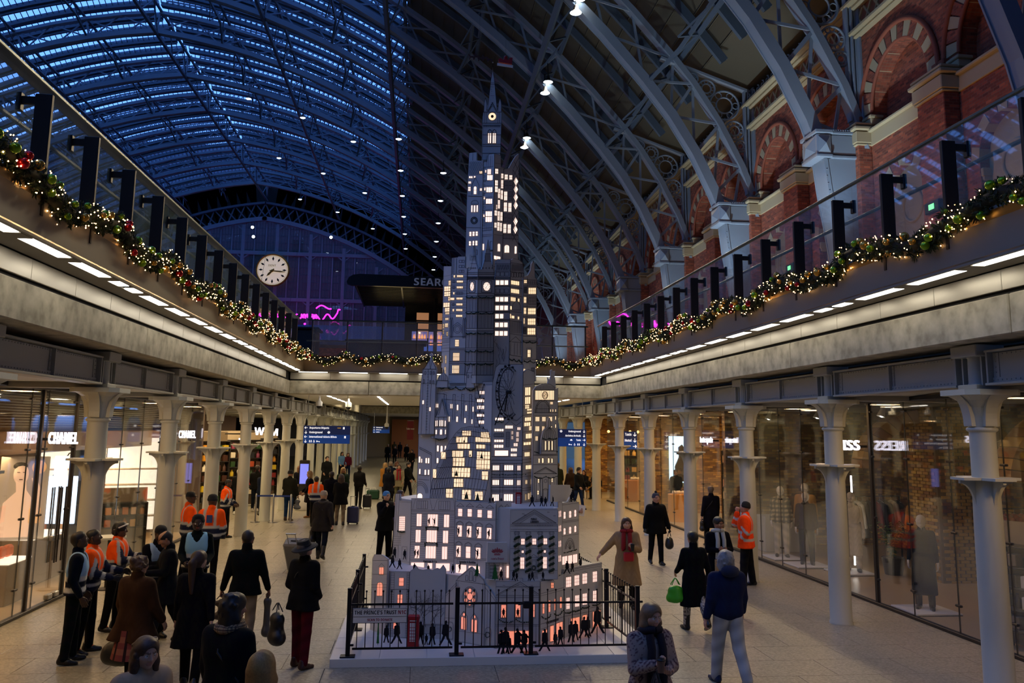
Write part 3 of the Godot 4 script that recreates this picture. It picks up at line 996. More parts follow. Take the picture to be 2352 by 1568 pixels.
# ---------------------------------------------------------------- the right brick wall of the shed
func build_right_wall() -> void:
	var w := thing("wall_right_arcade","red brick wall with blind arches along the right of the shed","wall",Vector3.ZERO,0.0,"","structure")
	var X := 13.5
	part("back",mb().box(Vector3(14.45,13.0,-52),Vector3(0.9,16,150)),M.red_brick,w)
	var P := 4.22
	var yaw := Basis(Vector3(0,0,1),Vector3.UP,Vector3(-1,0,0))
	var spandrel_poly := PackedVector2Array([Vector2(-P/2,15.75),Vector2(-P/2,12.4),Vector2(-1.46,12.4),Vector2(-1.46,13.04)])
	for i in range(1,16):
		var a := PI - PI*i/16.0
		spandrel_poly.append(Vector2(cos(a)*1.46,13.04+sin(a)*1.62))
	spandrel_poly.append_array(PackedVector2Array([Vector2(1.46,13.04),Vector2(1.46,12.4),Vector2(P/2,12.4),Vector2(P/2,15.75)]))
	var spandrel_m := mb().prism(spandrel_poly,Transform3D(yaw,Vector3.ZERO),0.52).mesh()
	var low_poly := PackedVector2Array([Vector2(-P/2,12.0),Vector2(-P/2,5.97),Vector2(-0.95,5.97),Vector2(-0.95,10.0)])
	for i in range(1,12):
		var a := PI - PI*i/12.0
		low_poly.append(Vector2(cos(a)*0.95,10.0+sin(a)*0.95))
	low_poly.append_array(PackedVector2Array([Vector2(0.95,10.0),Vector2(0.95,5.97),Vector2(P/2,5.97),Vector2(P/2,12.0)]))
	var low_m := mb().prism(low_poly,Transform3D(yaw,Vector3.ZERO),0.25).mesh()
	var label := PackedVector3Array()
	for i in 25:
		var a := PI - PI*i/24.0
		label.append(Vector3(-0.05,13.04+sin(a)*2.12,cos(a)*1.98))
	var label_m := mb().tube(label,0.075,6)
	label_m.box(Vector3(-0.08,12.98,-1.98),Vector3(0.2,0.16,0.26),0.03).box(Vector3(-0.08,12.98,1.98),Vector3(0.2,0.16,0.26),0.03)
	var roll := PackedVector3Array()
	for i in 25:
		var a := PI - PI*i/24.0
		roll.append(Vector3(0.02,13.04+sin(a)*1.62,cos(a)*1.47))
	var roll_m := mb().tube(roll,0.06,6).mesh()
	var wedges := []
	var nv := 17
	for i in nv:
		var a0 := PI - PI*(i+0.06)/nv
		var a1 := PI - PI*(i+0.94)/nv
		var poly := PackedVector2Array()
		for e in [[a0,0],[(a0+a1)/2,0],[a1,0],[a1,1],[(a0+a1)/2,1],[a0,1]]:
			var rx := 1.46 if e[1]==0 else 1.93
			var ry := 1.62 if e[1]==0 else 2.06
			poly.append(Vector2(cos(e[0])*rx,13.04+sin(e[0])*ry))
		wedges.append(mb().prism(poly,Transform3D(yaw,Vector3(-0.035,0,0)),0.5).mesh())
	var lw := []
	for i in 9:
		var a0 := PI - PI*(i+0.05)/9
		var a1 := PI - PI*(i+0.95)/9
		var poly := PackedVector2Array()
		for e in [[a0,0.95],[a1,0.95],[a1,1.25],[a0,1.25]]: poly.append(Vector2(cos(e[0])*e[1],10.0+sin(e[0])*e[1]))
		lw.append(mb().prism(poly,Transform3D(yaw,Vector3(-0.02,0,0)),0.3).mesh())
	var string_m := mb().box(Vector3(0.12,12.2,0),Vector3(0.34,0.42,P),0.01).box(Vector3(0.08,12.44,0),Vector3(0.46,0.09,P),0.02)
	var pil := mb().box(Vector3(-0.22,9.0,0),Vector3(0.44,6.1,1.15),0.02)
	var cap := mb().box(Vector3(-0.25,12.25,0),Vector3(0.56,0.36,1.3),0.02).box(Vector3(-0.25,12.52,0),Vector3(0.70,0.12,1.46),0.03).box(Vector3(-0.25,12.66,0),Vector3(0.60,0.10,1.36),0.03).box(Vector3(-0.25,12.03,0),Vector3(0.5,0.06,1.24),0.02)
	var imp := mb()
	for s in [-1,1]:
		imp.box(Vector3(0.12,12.9,s*1.62),Vector3(0.44,0.10,0.5),0.02).box(Vector3(0.12,12.75,s*1.62),Vector3(0.36,0.22,0.42),0.02)
	var jam := mb()
	for s in [-1,1]: jam.box(Vector3(0.22,9.7,s*1.05),Vector3(0.42,0.22,0.34),0.02).box(Vector3(0.22,9.55,s*1.05),Vector3(0.36,0.12,0.30),0.02)
	var stone := mb().box(Vector3(0.30,8.5,0),Vector3(0.10,5.0,1.9))
	var mould := PackedVector3Array()
	for i in 20: mould.append(Vector3(0.24,9.75+sin(TAU*i/20)*0.46,cos(TAU*i/20)*0.46))
	stone.tube(mould,0.05,6,true)
	stone.box(Vector3(0.24,8.9,0),Vector3(0.08,0.08,1.9),0.01)
	var lattice := mb()
	for i in 8:
		var zz := -P/2+0.26+i*0.527
		lattice.bar(Vector3(-0.02,15.95,zz - 0.22),Vector3(-0.02,16.55,zz+0.22),0.07,0.05,Vector3.RIGHT)
		lattice.bar(Vector3(-0.02,15.95,zz+0.22),Vector3(-0.02,16.55,zz - 0.22),0.07,0.05,Vector3.RIGHT)
	var corn := mb().box(Vector3(-0.12,15.80,0),Vector3(0.42,0.12,P),0.02).box(Vector3(-0.06,15.70,0),Vector3(0.26,0.08,P),0.02).box(Vector3(-0.16,16.78,0),Vector3(0.5,0.14,P),0.03).box(Vector3(-0.08,16.66,0),Vector3(0.3,0.10,P),0.02)
	var frieze := mb().box(Vector3(0.2,16.25,0),Vector3(0.4,0.9,P))
	var scroll := mb()
	for i in 9:
		var c := Vector3(-0.22,17.02,-P/2+0.235+i*0.469)
		var pth := PackedVector3Array()
		for j in 12: pth.append(c+Vector3(0,cos(j*0.62)*(0.19 - j*0.011),sin(j*0.62)*(0.19 - j*0.011)))
		scroll.tube(pth,0.035,5)
		scroll.box(Vector3(-0.2,16.87,c.z),Vector3(0.10,0.06,0.30),0.01)
	var meshes := [["spandrel",spandrel_m,M.red_brick],["lower_wall",low_m,M.red_brick],["label_mould",label_m.mesh(),M.red_brick_plain],["arch_roll",roll_m,M.red_brick_plain],["string_course",string_m.mesh(),M.sandstone],["impost",imp.mesh(),M.sandstone],["door_impost",jam.mesh(),M.sandstone],["stone_infill",stone.mesh(),M.pale_stone],["frieze",frieze.mesh(),M.terracotta],["frieze_lattice",lattice.mesh(),M.sandstone],["cornice",corn.mesh(),M.sandstone]]
	for k in range(0,14):
		var z := -17.67 - P*k
		for e in meshes: part(e[0],e[1],e[2],w,Vector3(X,0,z))
		part("scroll_cresting",scroll,M.blue_iron,w,Vector3(X,0,z),"stuff")
		if k<12:
			for i in nv: part("voussoir",wedges[i],M.sandstone if i % 2==0 else M.red_brick,w,Vector3(X,0,z))
		if k<8:
			for i in 9: part("door_voussoir",lw[i],M.sandstone if i % 2==0 else M.red_brick,w,Vector3(X,0,z))
		part("pilaster",pil,M.red_brick,w,Vector3(X,0,z - P/2))
		part("pilaster_cap",cap,M.sandstone,w,Vector3(X,0,z - P/2))
func build_wall_lamps() -> void:
	for k in [0,1]:
		var z = -19.8 - k*8.44
		var t := thing("exit_sign","small dark exit sign with a green figure on the right deck, %s" % ["nearer one","farther one"][k],"sign",Vector3(13.0,9.12,z),0.0,"")
		part("case",mb().box(Vector3.ZERO,Vector3(0.14,0.30,0.62),0.02),M.black_metal,t)
		part("green_face",mb().box(Vector3(-0.075,0.0,0),Vector3(0.012,0.14,0.22)),M.exit_green,t)
		part("bracket",mb().bar(Vector3(0.0,0,0),Vector3(0.5,0,0),0.04,0.04),M.black_metal,t)
# ---------------------------------------------------------------- fir garlands with baubles and fairy lights
func garland(called_where: String,a: Vector3,b: Vector3,out: Vector3,swags: int,per_m: float) -> void:
	var t := thing("christmas_garland","fir garland with baubles and tiny lights along the %s deck edge" % called_where,"garland",Vector3.ZERO)
	var L := a.distance_to(b)
	var d := (b - a).normalized()
	var sprig := mb()
	for k in 6:
		var q := Basis(Vector3.UP,TAU*k/6.0)*Vector3(.035,.055 if k % 2 else .02,0)
		var s := Vector3.UP.cross(q).normalized()*.009
		sprig.tri(s,-s,q); sprig.tri(q*.5+s*.8,q*.5 - s*.8,q*.5+Vector3(0,.03,0))
	var leaves := []
	var tints := []
	var lamps := []
	var r := rng
	var at := func(u: float) -> Vector3: return a+d*u+Vector3.UP*(.10*cos(u/L*swags*TAU)+.03*sin(u*5.3))
	for i in int(L*170):
		var c: Vector3 = at.call(r.randf()*L)
		var an := r.randf()*TAU
		var rad := .15*sqrt(r.randf())
		var p := c+(out*cos(an)*.85+Vector3.UP*sin(an))*rad
		var k := r.randf_range(.9,1.7)
		leaves.append(Transform3D(Basis.from_euler(Vector3(r.randf()*TAU,r.randf()*TAU,0)).scaled(Vector3.ONE*k),p))
		var g := r.randf_range(.5,1.2)
		tints.append(Color(g,g,g))
	copies("fir_sprigs",sprig,M.fir_green,t,leaves,tints)
	part("core",mb().tube(PackedVector3Array(range(int(L*3)+1).map(func(i): return at.call(minf(L,i/3.0)))),.085,7),M.fir_dark,t)
	for i in int(L*30):
		var c: Vector3 = at.call(r.randf()*L)
		var an := r.randf_range(-2.0,2.0)
		lamps.append(Transform3D(Basis.IDENTITY.scaled(Vector3.ONE*r.randf_range(.7,1.2)),c+(out*cos(an)+Vector3.UP*sin(an))*r.randf_range(.13,.19)))
	copies("fairy_lights",mb().ball(Vector3.ZERO,.0095,2,4),M.fairy_glow,t,lamps)
	var ball := mb().ball(Vector3.ZERO,1.0,8,12).mesh()
	for i in int(L*per_m):
		var c: Vector3 = at.call((i+r.randf())/per_m)
		var an := r.randf_range(-1.4,1.3)
		var o := part("bauble",ball,[M.bauble_gold,M.bauble_gold,M.bauble_lime,M.bauble_lime,M.bauble_red][r.randi() % 5],t,c+(out*cos(an)+Vector3.UP*sin(an))*.14)
		o.scale = Vector3.ONE*r.randf_range(.042,.066)
func build_garlands() -> void:
	mat("fir_green","#34462a",.8).vertex_color_use_as_albedo = true
	mat("fir_dark","#141c10",.9)
	for e in [["bauble_gold","#c79a3a"],["bauble_lime","#7fae1e"],["bauble_red","#b8151d"]]: mat(e[0],e[1],.22,.55)
	glow("fairy_glow",Color(1.0,.74,.46),14.0)
	garland("right",Vector3(FR - .05,6.0,-6.0),Vector3(FR - .05,6.0,ZB+.6),Vector3.LEFT,9,4.6)
	garland("left",Vector3(FL+.05,6.0,-6.0),Vector3(FL+.05,6.0,ZB+.6),Vector3.RIGHT,9,4.6)
	garland("far",Vector3(FL,5.92,ZB+.64),Vector3(FR,5.92,ZB+.64),Vector3.BACK,7,3.6)
# ---------------------------------------------------------------- lettering
var fonts := {}
func text(parent: Node,called: String,words: String,cap: float,depth: float,m: Material,at: Vector3,turn := 0.0,align := 0,bold := true,squeeze := 1.0,face := "Droid Sans") -> MeshInstance3D:
	var key := face+str(bold)
	if not fonts.has(key):
		var f := SystemFont.new()
		f.font_names = PackedStringArray([face])
		f.font_weight = 700 if bold else 400
		fonts[key] = f
	var tm := TextMesh.new()
	tm.font = fonts[key]
	tm.font_size = 40
	tm.pixel_size = cap/(0.72*40.0)
	tm.depth = depth
	tm.curve_step = 2.0
	tm.text = words
	tm.horizontal_alignment = [HORIZONTAL_ALIGNMENT_CENTER,HORIZONTAL_ALIGNMENT_LEFT,HORIZONTAL_ALIGNMENT_RIGHT][align]
	tm.vertical_alignment = VERTICAL_ALIGNMENT_CENTER
	var o := part(called,tm,m,parent,at)
	o.rotation.y = turn
	o.scale = Vector3(squeeze,1,1)
	return o
func arrow(m: MB,c: Vector3,dir: Vector2,s: float) -> void:
	var t := Transform3D(Basis(Vector3(dir.x,dir.y,0),Vector3(-dir.y,dir.x,0),Vector3.BACK),c)
	m.prism(PackedVector2Array([Vector2(-0.5,-0.07)*s,Vector2(0.3,-0.07)*s,Vector2(0.3,0.07)*s,Vector2(-0.5,0.07)*s]),t,0.006)
	for k in [1,-1]:
		m.prism(PackedVector2Array([Vector2(0.5,0.0)*s,Vector2(0.12,0.42*k)*s,Vector2(0.02,0.32*k)*s,Vector2(0.3,0.0)*s]),t,0.006)
# ---------------------------------------------------------------- the far gable of the shed
const ZG := -116.4
func build_gable() -> void:
	var w := thing("window_gable","tall glazed iron gable screen closing the far end of the shed","window",Vector3.ZERO,0.0,"","structure")
	var low := []
	var top := []
	for i in 27:
		var d := 6.63+i*1.75
		low.append(arc(d,-2.7)); top.append(arc(d,-0.5))
	for s in [1,-1]:
		var a := mb()
		sweep(a,low,ZG+0.4,0.5,0.55,s)
		part("screen_arch",a,M.blue_iron,w)
		var b := mb()
		sweep(b,top,ZG+0.4,0.5,0.3,s)
		part("outer_arch",b,M.roof_iron,w)
		for i in range(0,26):
			lay_bar(w,"arch_bar",p3(low[i],ZG+0.4,s),p3(top[i+1],ZG+0.4,s),0.16,0.1,M.roof_iron)
			lay_bar(w,"arch_bar",p3(top[i],ZG+0.4,s),p3(low[i+1],ZG+0.4,s),0.16,0.1,M.roof_iron)
		var back := mb()
		for i in 26:
			back.quad(p3(low[i],ZG,s),p3(low[i+1],ZG,s),p3(low[i+1]+Vector2(2.2,5.0),ZG,s),p3(low[i]+Vector2(0.6,5.6),ZG,s))
		part("arch_boarding",back,M.dark,w)
	var mull := []
	for k in range(-9,8): mull.append(-19.7+k*4.52)
	var heights := [6.0,12.9,20.3,26.6,33.0]
	for k in mull.size() - 1:
		var x0: float = mull[k]
		var x1: float = mull[k+1]
		var d0: float = absf((x0+x1)/2 - XA)
		var ytop := ARC_C.y+sqrt(maxf(0.0,pow(ARC_R - 2.7,2) - pow(d0+XA - ARC_C.x,2)))
		if d0>27.0: ytop = minf(ytop,20.3 - (d0 - 27.0)*1.4)
		if ytop<8.0: continue
		part("mullion",mb().box(Vector3(x0,(ytop+6.0)/2,ZG+0.2),Vector3(0.46,ytop - 6.0,0.5),0.03),M.blue_iron,w)
		for i in heights.size() - 1:
			if heights[i]>ytop: break
			var y1 := minf(heights[i+1],ytop)
			if i>0: part("transom",mb().box(Vector3((x0+x1)/2,heights[i],ZG+0.2),Vector3(4.5,0.5,0.45),0.03),M.blue_iron,w)
			var f := mb()
			for j in [1,2]: f.box(Vector3(lerpf(x0,x1,j/3.0),(heights[i]+y1)/2,ZG+0.15),Vector3(0.16,y1 - heights[i],0.2))
			part("sub_mullion",f,M.blue_iron,w,Vector3.ZERO,"stuff")
			var g := mb()
			for j in 12: g.box(Vector3(lerpf(x0,x1,(j+0.5)/12.0),(heights[i]+y1)/2,ZG+0.1),Vector3(0.035,y1 - heights[i],0.06))
			var rows := int((y1 - heights[i])/1.0)
			for j in rows: g.box(Vector3((x0+x1)/2,heights[i]+(j+0.5)*1.0,ZG+0.1),Vector3(4.5,0.035,0.06))
			part("glazing_bars",g,M.roof_iron,w,Vector3.ZERO,"stuff")
			part("pane",mb().box(Vector3((x0+x1)/2,(heights[i]+y1)/2,ZG),Vector3(4.3,y1 - heights[i],0.03)),M.glass,w)
			for c in [[x0+0.4,1.0],[x1 - 0.4,-1.0]]:
				var q := mb()
				q.bar(Vector3(c[0] - 0.22*c[1],y1 - 0.7,ZG+0.2),Vector3(c[0]+0.45*c[1],y1 - 0.15,ZG+0.2),0.16,0.3,Vector3.BACK)
				part("bracket",q,M.blue_iron,w)
	var h := thing("wall_beyond","dark purple brick building behind the gable glass","building",Vector3.ZERO,0.0,"","structure")
	part("wall",mb().box(Vector3(-20,20,-124),Vector3(80,48,1.0)),mat("purple_brick","#4b3a42",0.9),h)
	for i in 6:
		part("blind_window",mb().box(Vector3(-36+i*6.0,27+(i % 2)*2.0,-123.45),Vector3(1.6,2.4,0.1),0.03),M.black,h)
	part("lit_window",mb().box(Vector3(-4.8,30.3,-123.45),Vector3(2.2,2.4,0.1),0.03),glow("dim_blue",Color(0.25,0.5,0.8),0.25),h)
	for p in [Vector3(-22.9,29.9,-115),Vector3(-22.7,28.6,-115),Vector3(-12.4,28.9,-115)]:
		var t := thing("gable_floodlight","bright white floodlight on the gable screen, %s" % ["left upper","left lower","right of the clock"][[-22.9,-22.7,-12.4].find(p.x) if true else 0],"lamp",p)
		part("lens",mb().lathe(PackedVector2Array([Vector2(0,0),Vector2(0.2,0.03),Vector2(0.22,0.12),Vector2(0,0.13)]),Vector3.ZERO,12,Basis(Vector3.RIGHT,-PI/2)),M.flood_white,t)
		part("case",mb().box(Vector3(0,0,-0.2),Vector3(0.5,0.5,0.3),0.05),M.dark_steel,t)
func build_clock() -> void:
	var t := thing("station_clock","large round white clock with a gold rim hung before the gable","clock",Vector3(-19.95,24.15,-115.3))
	var R := 2.22
	var up := Basis(Vector3.RIGHT,PI/2)
	part("face",mb().lathe(PackedVector2Array([Vector2(0,0.0),Vector2(R*0.93,0.0)]),Vector3.ZERO,48,up),glow("clock_face",Color(1.0,0.92,0.72),0.24),t,Vector3(0,0,0.1))
	part("gold_rim",mb().lathe(PackedVector2Array([Vector2(R*0.90,0.0),Vector2(R*0.92,0.2),Vector2(R*0.97,0.26),Vector2(R,0.2),Vector2(R*1.01,-0.1),Vector2(R*0.8,-0.2)]),Vector3.ZERO,48,up),mat("gold","#b48a35",0.4,0.7),t)
	var beads := []
	for i in 60: beads.append(Transform3D(Basis.IDENTITY,Vector3(cos(TAU*i/60)*R*0.955,sin(TAU*i/60)*R*0.955,0.24)))
	copies("rim_beads",mb().ball(Vector3.ZERO,0.07,4,6),M.gold,t,beads)
	var ticks := []
	for i in 60:
		var a := TAU*i/60
		ticks.append(Transform3D(Basis(Vector3.BACK,a),Vector3(cos(a)*R*0.86,sin(a)*R*0.86,0.12)))
	copies("minute_marks",mb().box(Vector3.ZERO,Vector3(0.13,0.035,0.01)),M.black,t,ticks)
	for i in 12:
		var a := TAU*i/12
		var d := mb().prism(PackedVector2Array([Vector2(-0.3,0),Vector2(0,-0.14),Vector2(0.3,0),Vector2(0,0.14)]),Transform3D(Basis(Vector3.BACK,a),Vector3(cos(a)*R*0.70,sin(a)*R*0.70,0.13)),0.02)
		d.prism(PackedVector2Array([Vector2(-0.16,0),Vector2(0,-0.07),Vector2(0.16,0),Vector2(0,0.07)]),Transform3D(Basis(Vector3.BACK,a),Vector3(cos(a)*R*0.70,sin(a)*R*0.70,0.14)),0.01)
		part("hour_diamond",d,M.black if i != 3 else M.black,t)
	text(t,"lettering","DENT",0.25,0.02,M.black,Vector3(-0.1,0.62,0.13),0.0,0,false,1.2)
	for hnd in [[deg_to_rad(-4.0),1.85,0.10],[deg_to_rad(-133.0),1.05,0.15]]:
		var a: float = hnd[0]
		var m := mb().prism(PackedVector2Array([Vector2(-0.35,-hnd[2]*0.6),Vector2(hnd[1]*0.6,-hnd[2]),Vector2(hnd[1],0),Vector2(hnd[1]*0.6,hnd[2]),Vector2(-0.35,hnd[2]*0.6)]),Transform3D(Basis(Vector3.BACK,a),Vector3(-0.05,-0.12,0.2)),0.03)
		part("hand",m,M.gold,t)
	part("hub",mb().lathe(PackedVector2Array([Vector2(0.2,0),Vector2(0.16,0.12),Vector2(0,0.14)]),Vector3(-0.05,-0.12,0.18),16,up),M.gold,t)
	part("hanger",mb().box(Vector3(0,0,-0.5),Vector3(0.3,3.0,0.9),0.04),M.roof_iron,t)
func squiggle(x0: float,y0: float,z: float,w: float,h: float,seed_: int) -> PackedVector3Array:
	var r := RandomNumberGenerator.new()
	r.seed = seed_
	var p := PackedVector3Array()
	var n := 26
	for i in n:
		var u := float(i)/(n - 1)
		p.append(Vector3(x0+u*w+sin(u*23.0+seed_)*w*0.06,y0+sin(u*19.0+seed_*1.7)*h*(0.35+0.3*r.randf()),z))
	return p
func build_neon() -> void:
	var t := thing("neon_sign","pink neon handwriting glowing in front of the gable","neon sign",Vector3(0,0,-108))
	glow("neon_pink",Color(1.0,0.08,0.85),4.0)
	var words := [[-21.6,2.0],[-19.0,1.5],[-17.0,1.6],[-15.0,0.9],[-13.6,0.7]]
	for i in words.size():
		part("scribble",mb().tube(squiggle(words[i][0],17.1,0,words[i][1],0.5,i+3),0.07,5),M.neon_pink,t)
	var you := PackedVector3Array()
	for i in 20:
		var u := i/19.0
		you.append(Vector3(-13.1+u*1.9,18.1+0.3*sin(u*5.0)+0.3*u,0))
	part("flourish",mb().tube(you,0.08,5),M.neon_pink,t)
	var sw := PackedVector3Array()
	for i in 30:
		var u := i/29.0
		sw.append(Vector3(-13.4+u*3.3,16.75+0.35*sin(u*15.0)+u*0.6+(0.4 if i>26 else 0.0),0))
	part("flourish",mb().tube(sw,0.08,5),M.neon_pink,t)
	part("dot",mb().ball(Vector3(-14.4,16.1,0),0.13,5,8),M.neon_pink,t)
	var cables := mb()
	for x in [-20.5,-16.5,-12.2]: cables.bar(Vector3(x,17.2,-0.1),Vector3(x,28.0,-6.0),0.03,0.03)
	part("cables",cables,M.black,t)
	var l := OmniLight3D.new()
	l.name = "neon_light"
	l.light_color = Color(1.0,0.15,0.85)
	l.light_energy = 3.0
	l.light_size = 0.5
	l.omni_range = 40.0
	l.omni_attenuation = 2.0
	l.shadow_enabled = true
	l.position = Vector3(-16,17.2,0.8)
	t.add_child(l)
func build_canopy_bar() -> void:
	var t := thing("bar_canopy","dark rounded canopy of the upstairs bar with pale letters on its edge","canopy",Vector3.ZERO)
	var body := PackedVector2Array()
	for p in [[-5.25,13.55],[-5.1,13.85],[-4.8,14.05],[-4.3,14.12],[6.0,14.0],[6.0,13.25],[-4.9,13.3],[-5.2,13.4]]: body.append(Vector2(p[0],p[1]))
	part("edge",mb().prism(body,Transform3D(Basis.IDENTITY,Vector3(0,0,-60)),0.5),M.black_metal,t)
	part("roof_plate",mb().box(Vector3(0.5,13.95,-66.2),Vector3(11.0,0.15,12.0),0.05),M.black_metal,t)
	part("ceiling_panel",mb().box(Vector3(0.4,13.80,-66.0),Vector3(10.2,0.06,11.0)),mat("bar_cream","#b3a684",0.7),t)
	for i in 16: part("louver",mb().box(Vector3(0.4,13.55,-61.2 - i*0.66),Vector3(10.2,0.26,0.12),0.01),M.black_metal,t)
	for i in 4: part("cross_louver",mb().box(Vector3(-4.7+i*3.3,13.5,-66.2),Vector3(0.12,0.2,11.0),0.01),M.black_metal,t)
	text(t,"lettering","SEARCYS",0.52,0.05,M.white,Vector3(-0.55,13.66,-59.95),0.0,1,true,1.15)
	for x in [1.2,5.4]: part("mast",mb().box(Vector3(x,9.9,-66),Vector3(0.3,7.6,0.3),0.03),M.black_metal,t)
	area(Vector3(-2.0,12.6,-65.0),Vector3.UP,Vector2(3.0,6.0),Color(1.0,0.88,0.6),2.6)
	var b := thing("bar_kiosk","dark upstairs bar under the canopy with warm windows","kiosk",Vector3.ZERO)
	part("wall",mb().box(Vector3(3.0,9.8,-70.4),Vector3(8.5,7.6,0.6)),M.black_metal,b)
	for i in 5:
		for j in 3:
			part("window",mb().box(Vector3(0.2+i*1.5,12.5 - j*0.75,-70.07),Vector3(1.0,0.6,0.06),0.01),glow("bar_warm",Color(0.9,0.62,0.38),0.22),b)
	part("counter",mb().box(Vector3(2.5,6.7,-65.5),Vector3(9.0,1.4,0.8),0.05),M.black,b)
	for i in 2:
		var c := thing("bar_cabinet","blue lit glass cabinet of bottles in the upstairs bar, %s" % ["left one","right one"][i],"cabinet",Vector3(-0.02+i*1.32,10.1,-66.5))
		part("case",mb().box(Vector3(0,0,-0.3),Vector3(1.2,1.5,0.4),0.02),glow("cabinet_blue",Color(0.22,0.38,0.75),0.30),c)
		for k in 2: part("shelf",mb().box(Vector3(0,-0.35+k*0.5,0),Vector3(1.15,0.03,0.3)),M.white,c)
		for k in 5:
			for q in 2: part("bottle",mb().lathe(PackedVector2Array([Vector2(0,0),Vector2(0.05,0),Vector2(0.05,0.2),Vector2(0.02,0.27),Vector2(0.02,0.34),Vector2(0,0.34)]),Vector3(-0.42+k*0.21,-0.33+q*0.5,0),8),glow("bottle_amber",Color(1.0,0.6,0.2),0.8),c)
		part("lamp",mb().ball(Vector3(0,0.62,0.1),0.07,5,8),glow("bar_lamp",Color(1.0,0.75,0.4),4.0),c)
func build_deck_things() -> void:
	solo("upper_screen",mb().box(Vector3(-8.0,11.6,-76.0),Vector3(26.0,1.3,0.08)),pane("sky_tint_glass",Color(0.35,0.6,0.85),0.45),"glass balustrade of the upper walkway, sky light painted into its blue tint","balustrade")  # pane colour carries the blue of reflected sky light
	solo("walkway",mb().box(Vector3(-8.0,10.7,-78.0),Vector3(26.0,0.4,4.0),0.05),M.roof_iron,"dark raised walkway behind the sky tinted glass on the upper deck","walkway","","thing")
	for i in 6: solo("walkway_post",mb().box(Vector3(-20.0+i*5.0,8.2,-78.0),Vector3(0.35,4.6,0.35),0.03),M.roof_iron,"dark post under the raised walkway, %s from the left" % NTH[i],"post","posts under the raised walkway","thing")
	var specs := [[-9.3,8.0,-62.0,4.0,4.2,"black","tall black kiosk on the upper deck left of the bar"],[-2.2,7.6,-58.0,5.0,3.0,"black","long black counter kiosk on the upper deck under the canopy"],[-6.0,8.6,-80.0,9.0,5.0,"red_brick","red brick block on the upper deck behind the kiosks"],[-14.5,8.2,-70.0,3.0,4.4,"dark_steel","dark grey kiosk on the upper deck near the left balustrade"]]
	for e in specs:
		var t := thing("deck_kiosk",e[6],"kiosk",Vector3(e[0],5.97,e[2]))
		part("body",mb().box(Vector3(0,e[4]/2,0),Vector3(e[3],e[4],2.5),0.08),M[e[5]],t)
		part("roof",mb().box(Vector3(0,e[4]+0.08,0),Vector3(e[3]+0.4,0.16,2.9),0.04),M.black_metal,t)
		part("hatch",mb().box(Vector3(0,e[4]*0.55,1.27),Vector3(e[3]*0.6,e[4]*0.35,0.05),0.01),M.dark_steel,t)
	var sp := [[-4.6,-77.5],[6.0,-77.0],[9.5,-64.0]]
	for k in 3: area(Vector3(sp[k][0],7.2,sp[k][1]+3.0),Vector3(0,0.4,-1),Vector2(1.5,0.4),Color(1.0,0.6,0.35),2.0)
# ---------------------------------------------------------------- hanging signs
func sign_board(called: String,label: String,at: Vector3,w: float,h: float,lines: Array,right: bool,rods := true) -> void:
	var t := thing(called,label,"sign",at)
	part("panel",mb().box(Vector3.ZERO,Vector3(w,h,0.08),0.01),M.sign_navy,t)
	part("lower_panel",mb().box(Vector3(0,-h*0.25,0.02),Vector3(w - 0.01,h*0.5 - 0.005,0.05),0.004),M.sign_blue,t)
	var n := lines.size()
	var ar := mb()
	for i in n:
		var y := h/2 - h*(i+0.5)/n
		var cap := h/n*0.52
		var x := (w/2 - 0.10)*(1.0 if right else -1.0)
		arrow(ar,Vector3(x,y,0.056),lines[i][0],cap*1.3)
		var tx := x+(-0.13 if right else 0.13)
		if lines[i][1]: text(t,"lettering",lines[i][1],cap*0.82,0.008,M.sign_white,Vector3(tx,y,0.052),0.0,2 if right else 1,true,0.78)
		for k in lines[i][2].size():
			var q: Array = lines[i][2][k]
			icon(t,q[0],Vector3(q[1],y,0.056),cap)
	part("arrows",ar,M.sign_white,t)
	if rods:
		for s in [-1,1]: part("rod",mb().bar(Vector3(s*w*0.42,h/2,0),Vector3(s*w*0.42,4.62 - at.y,0),0.02,0.02),M.steel,t)
func icon(t: Node3D,what: String,at: Vector3,s: float) -> void:
	var m := mb()
	if what=="ring":
		m.tube(ring(at,s*0.42,0,18),s*0.11,5,true).box(at,Vector3(s*1.15,s*0.2,0.01))
	elif what=="train":
		m.box(at,Vector3(s*0.7,s*0.85,0.01),0.004).box(at+Vector3(-s*0.25,-s*0.5,0),Vector3(s*0.2,s*0.14,0.01)).box(at+Vector3(s*0.25,-s*0.5,0),Vector3(s*0.2,s*0.14,0.01))
	elif what=="people":
		for d in [-0.35,0.35]: m.ball(at+Vector3(d*s,s*0.38,0),s*0.14,4,8).box(at+Vector3(d*s,-s*0.1,0),Vector3(s*0.34,s*0.72,0.01))
	elif what=="wheel":
		m.tube(ring(at+Vector3(0,-s*0.18,0),s*0.3,0,14),s*0.07,5,true).box(at+Vector3(-s*0.05,s*0.2,0),Vector3(s*0.16,s*0.5,0.01)).ball(at+Vector3(-s*0.05,s*0.5,0),s*0.1,4,6)
	elif what=="bed":
		m.box(at+Vector3(0,-s*0.1,0),Vector3(s*1.3,s*0.22,0.01)).box(at+Vector3(-s*0.62,0,0),Vector3(s*0.14,s*0.7,0.01)).box(at+Vector3(s*0.62,-s*0.25,0),Vector3(s*0.12,s*0.3,0.01)).ball(at+Vector3(-s*0.38,s*0.12,0),s*0.13,4,6)
	elif what=="taxi":
		m.box(at+Vector3(0,-s*0.08,0),Vector3(s*1.0,s*0.36,0.01)).box(at+Vector3(0,s*0.2,0),Vector3(s*0.6,s*0.3,0.01))
	if what=="streak": part("yellow_mark",mb().box(at,Vector3(s*1.5,s*0.16,0.008)),M.sign_yellow,t)
	else: part("pictogram",m,M.sign_white,t)
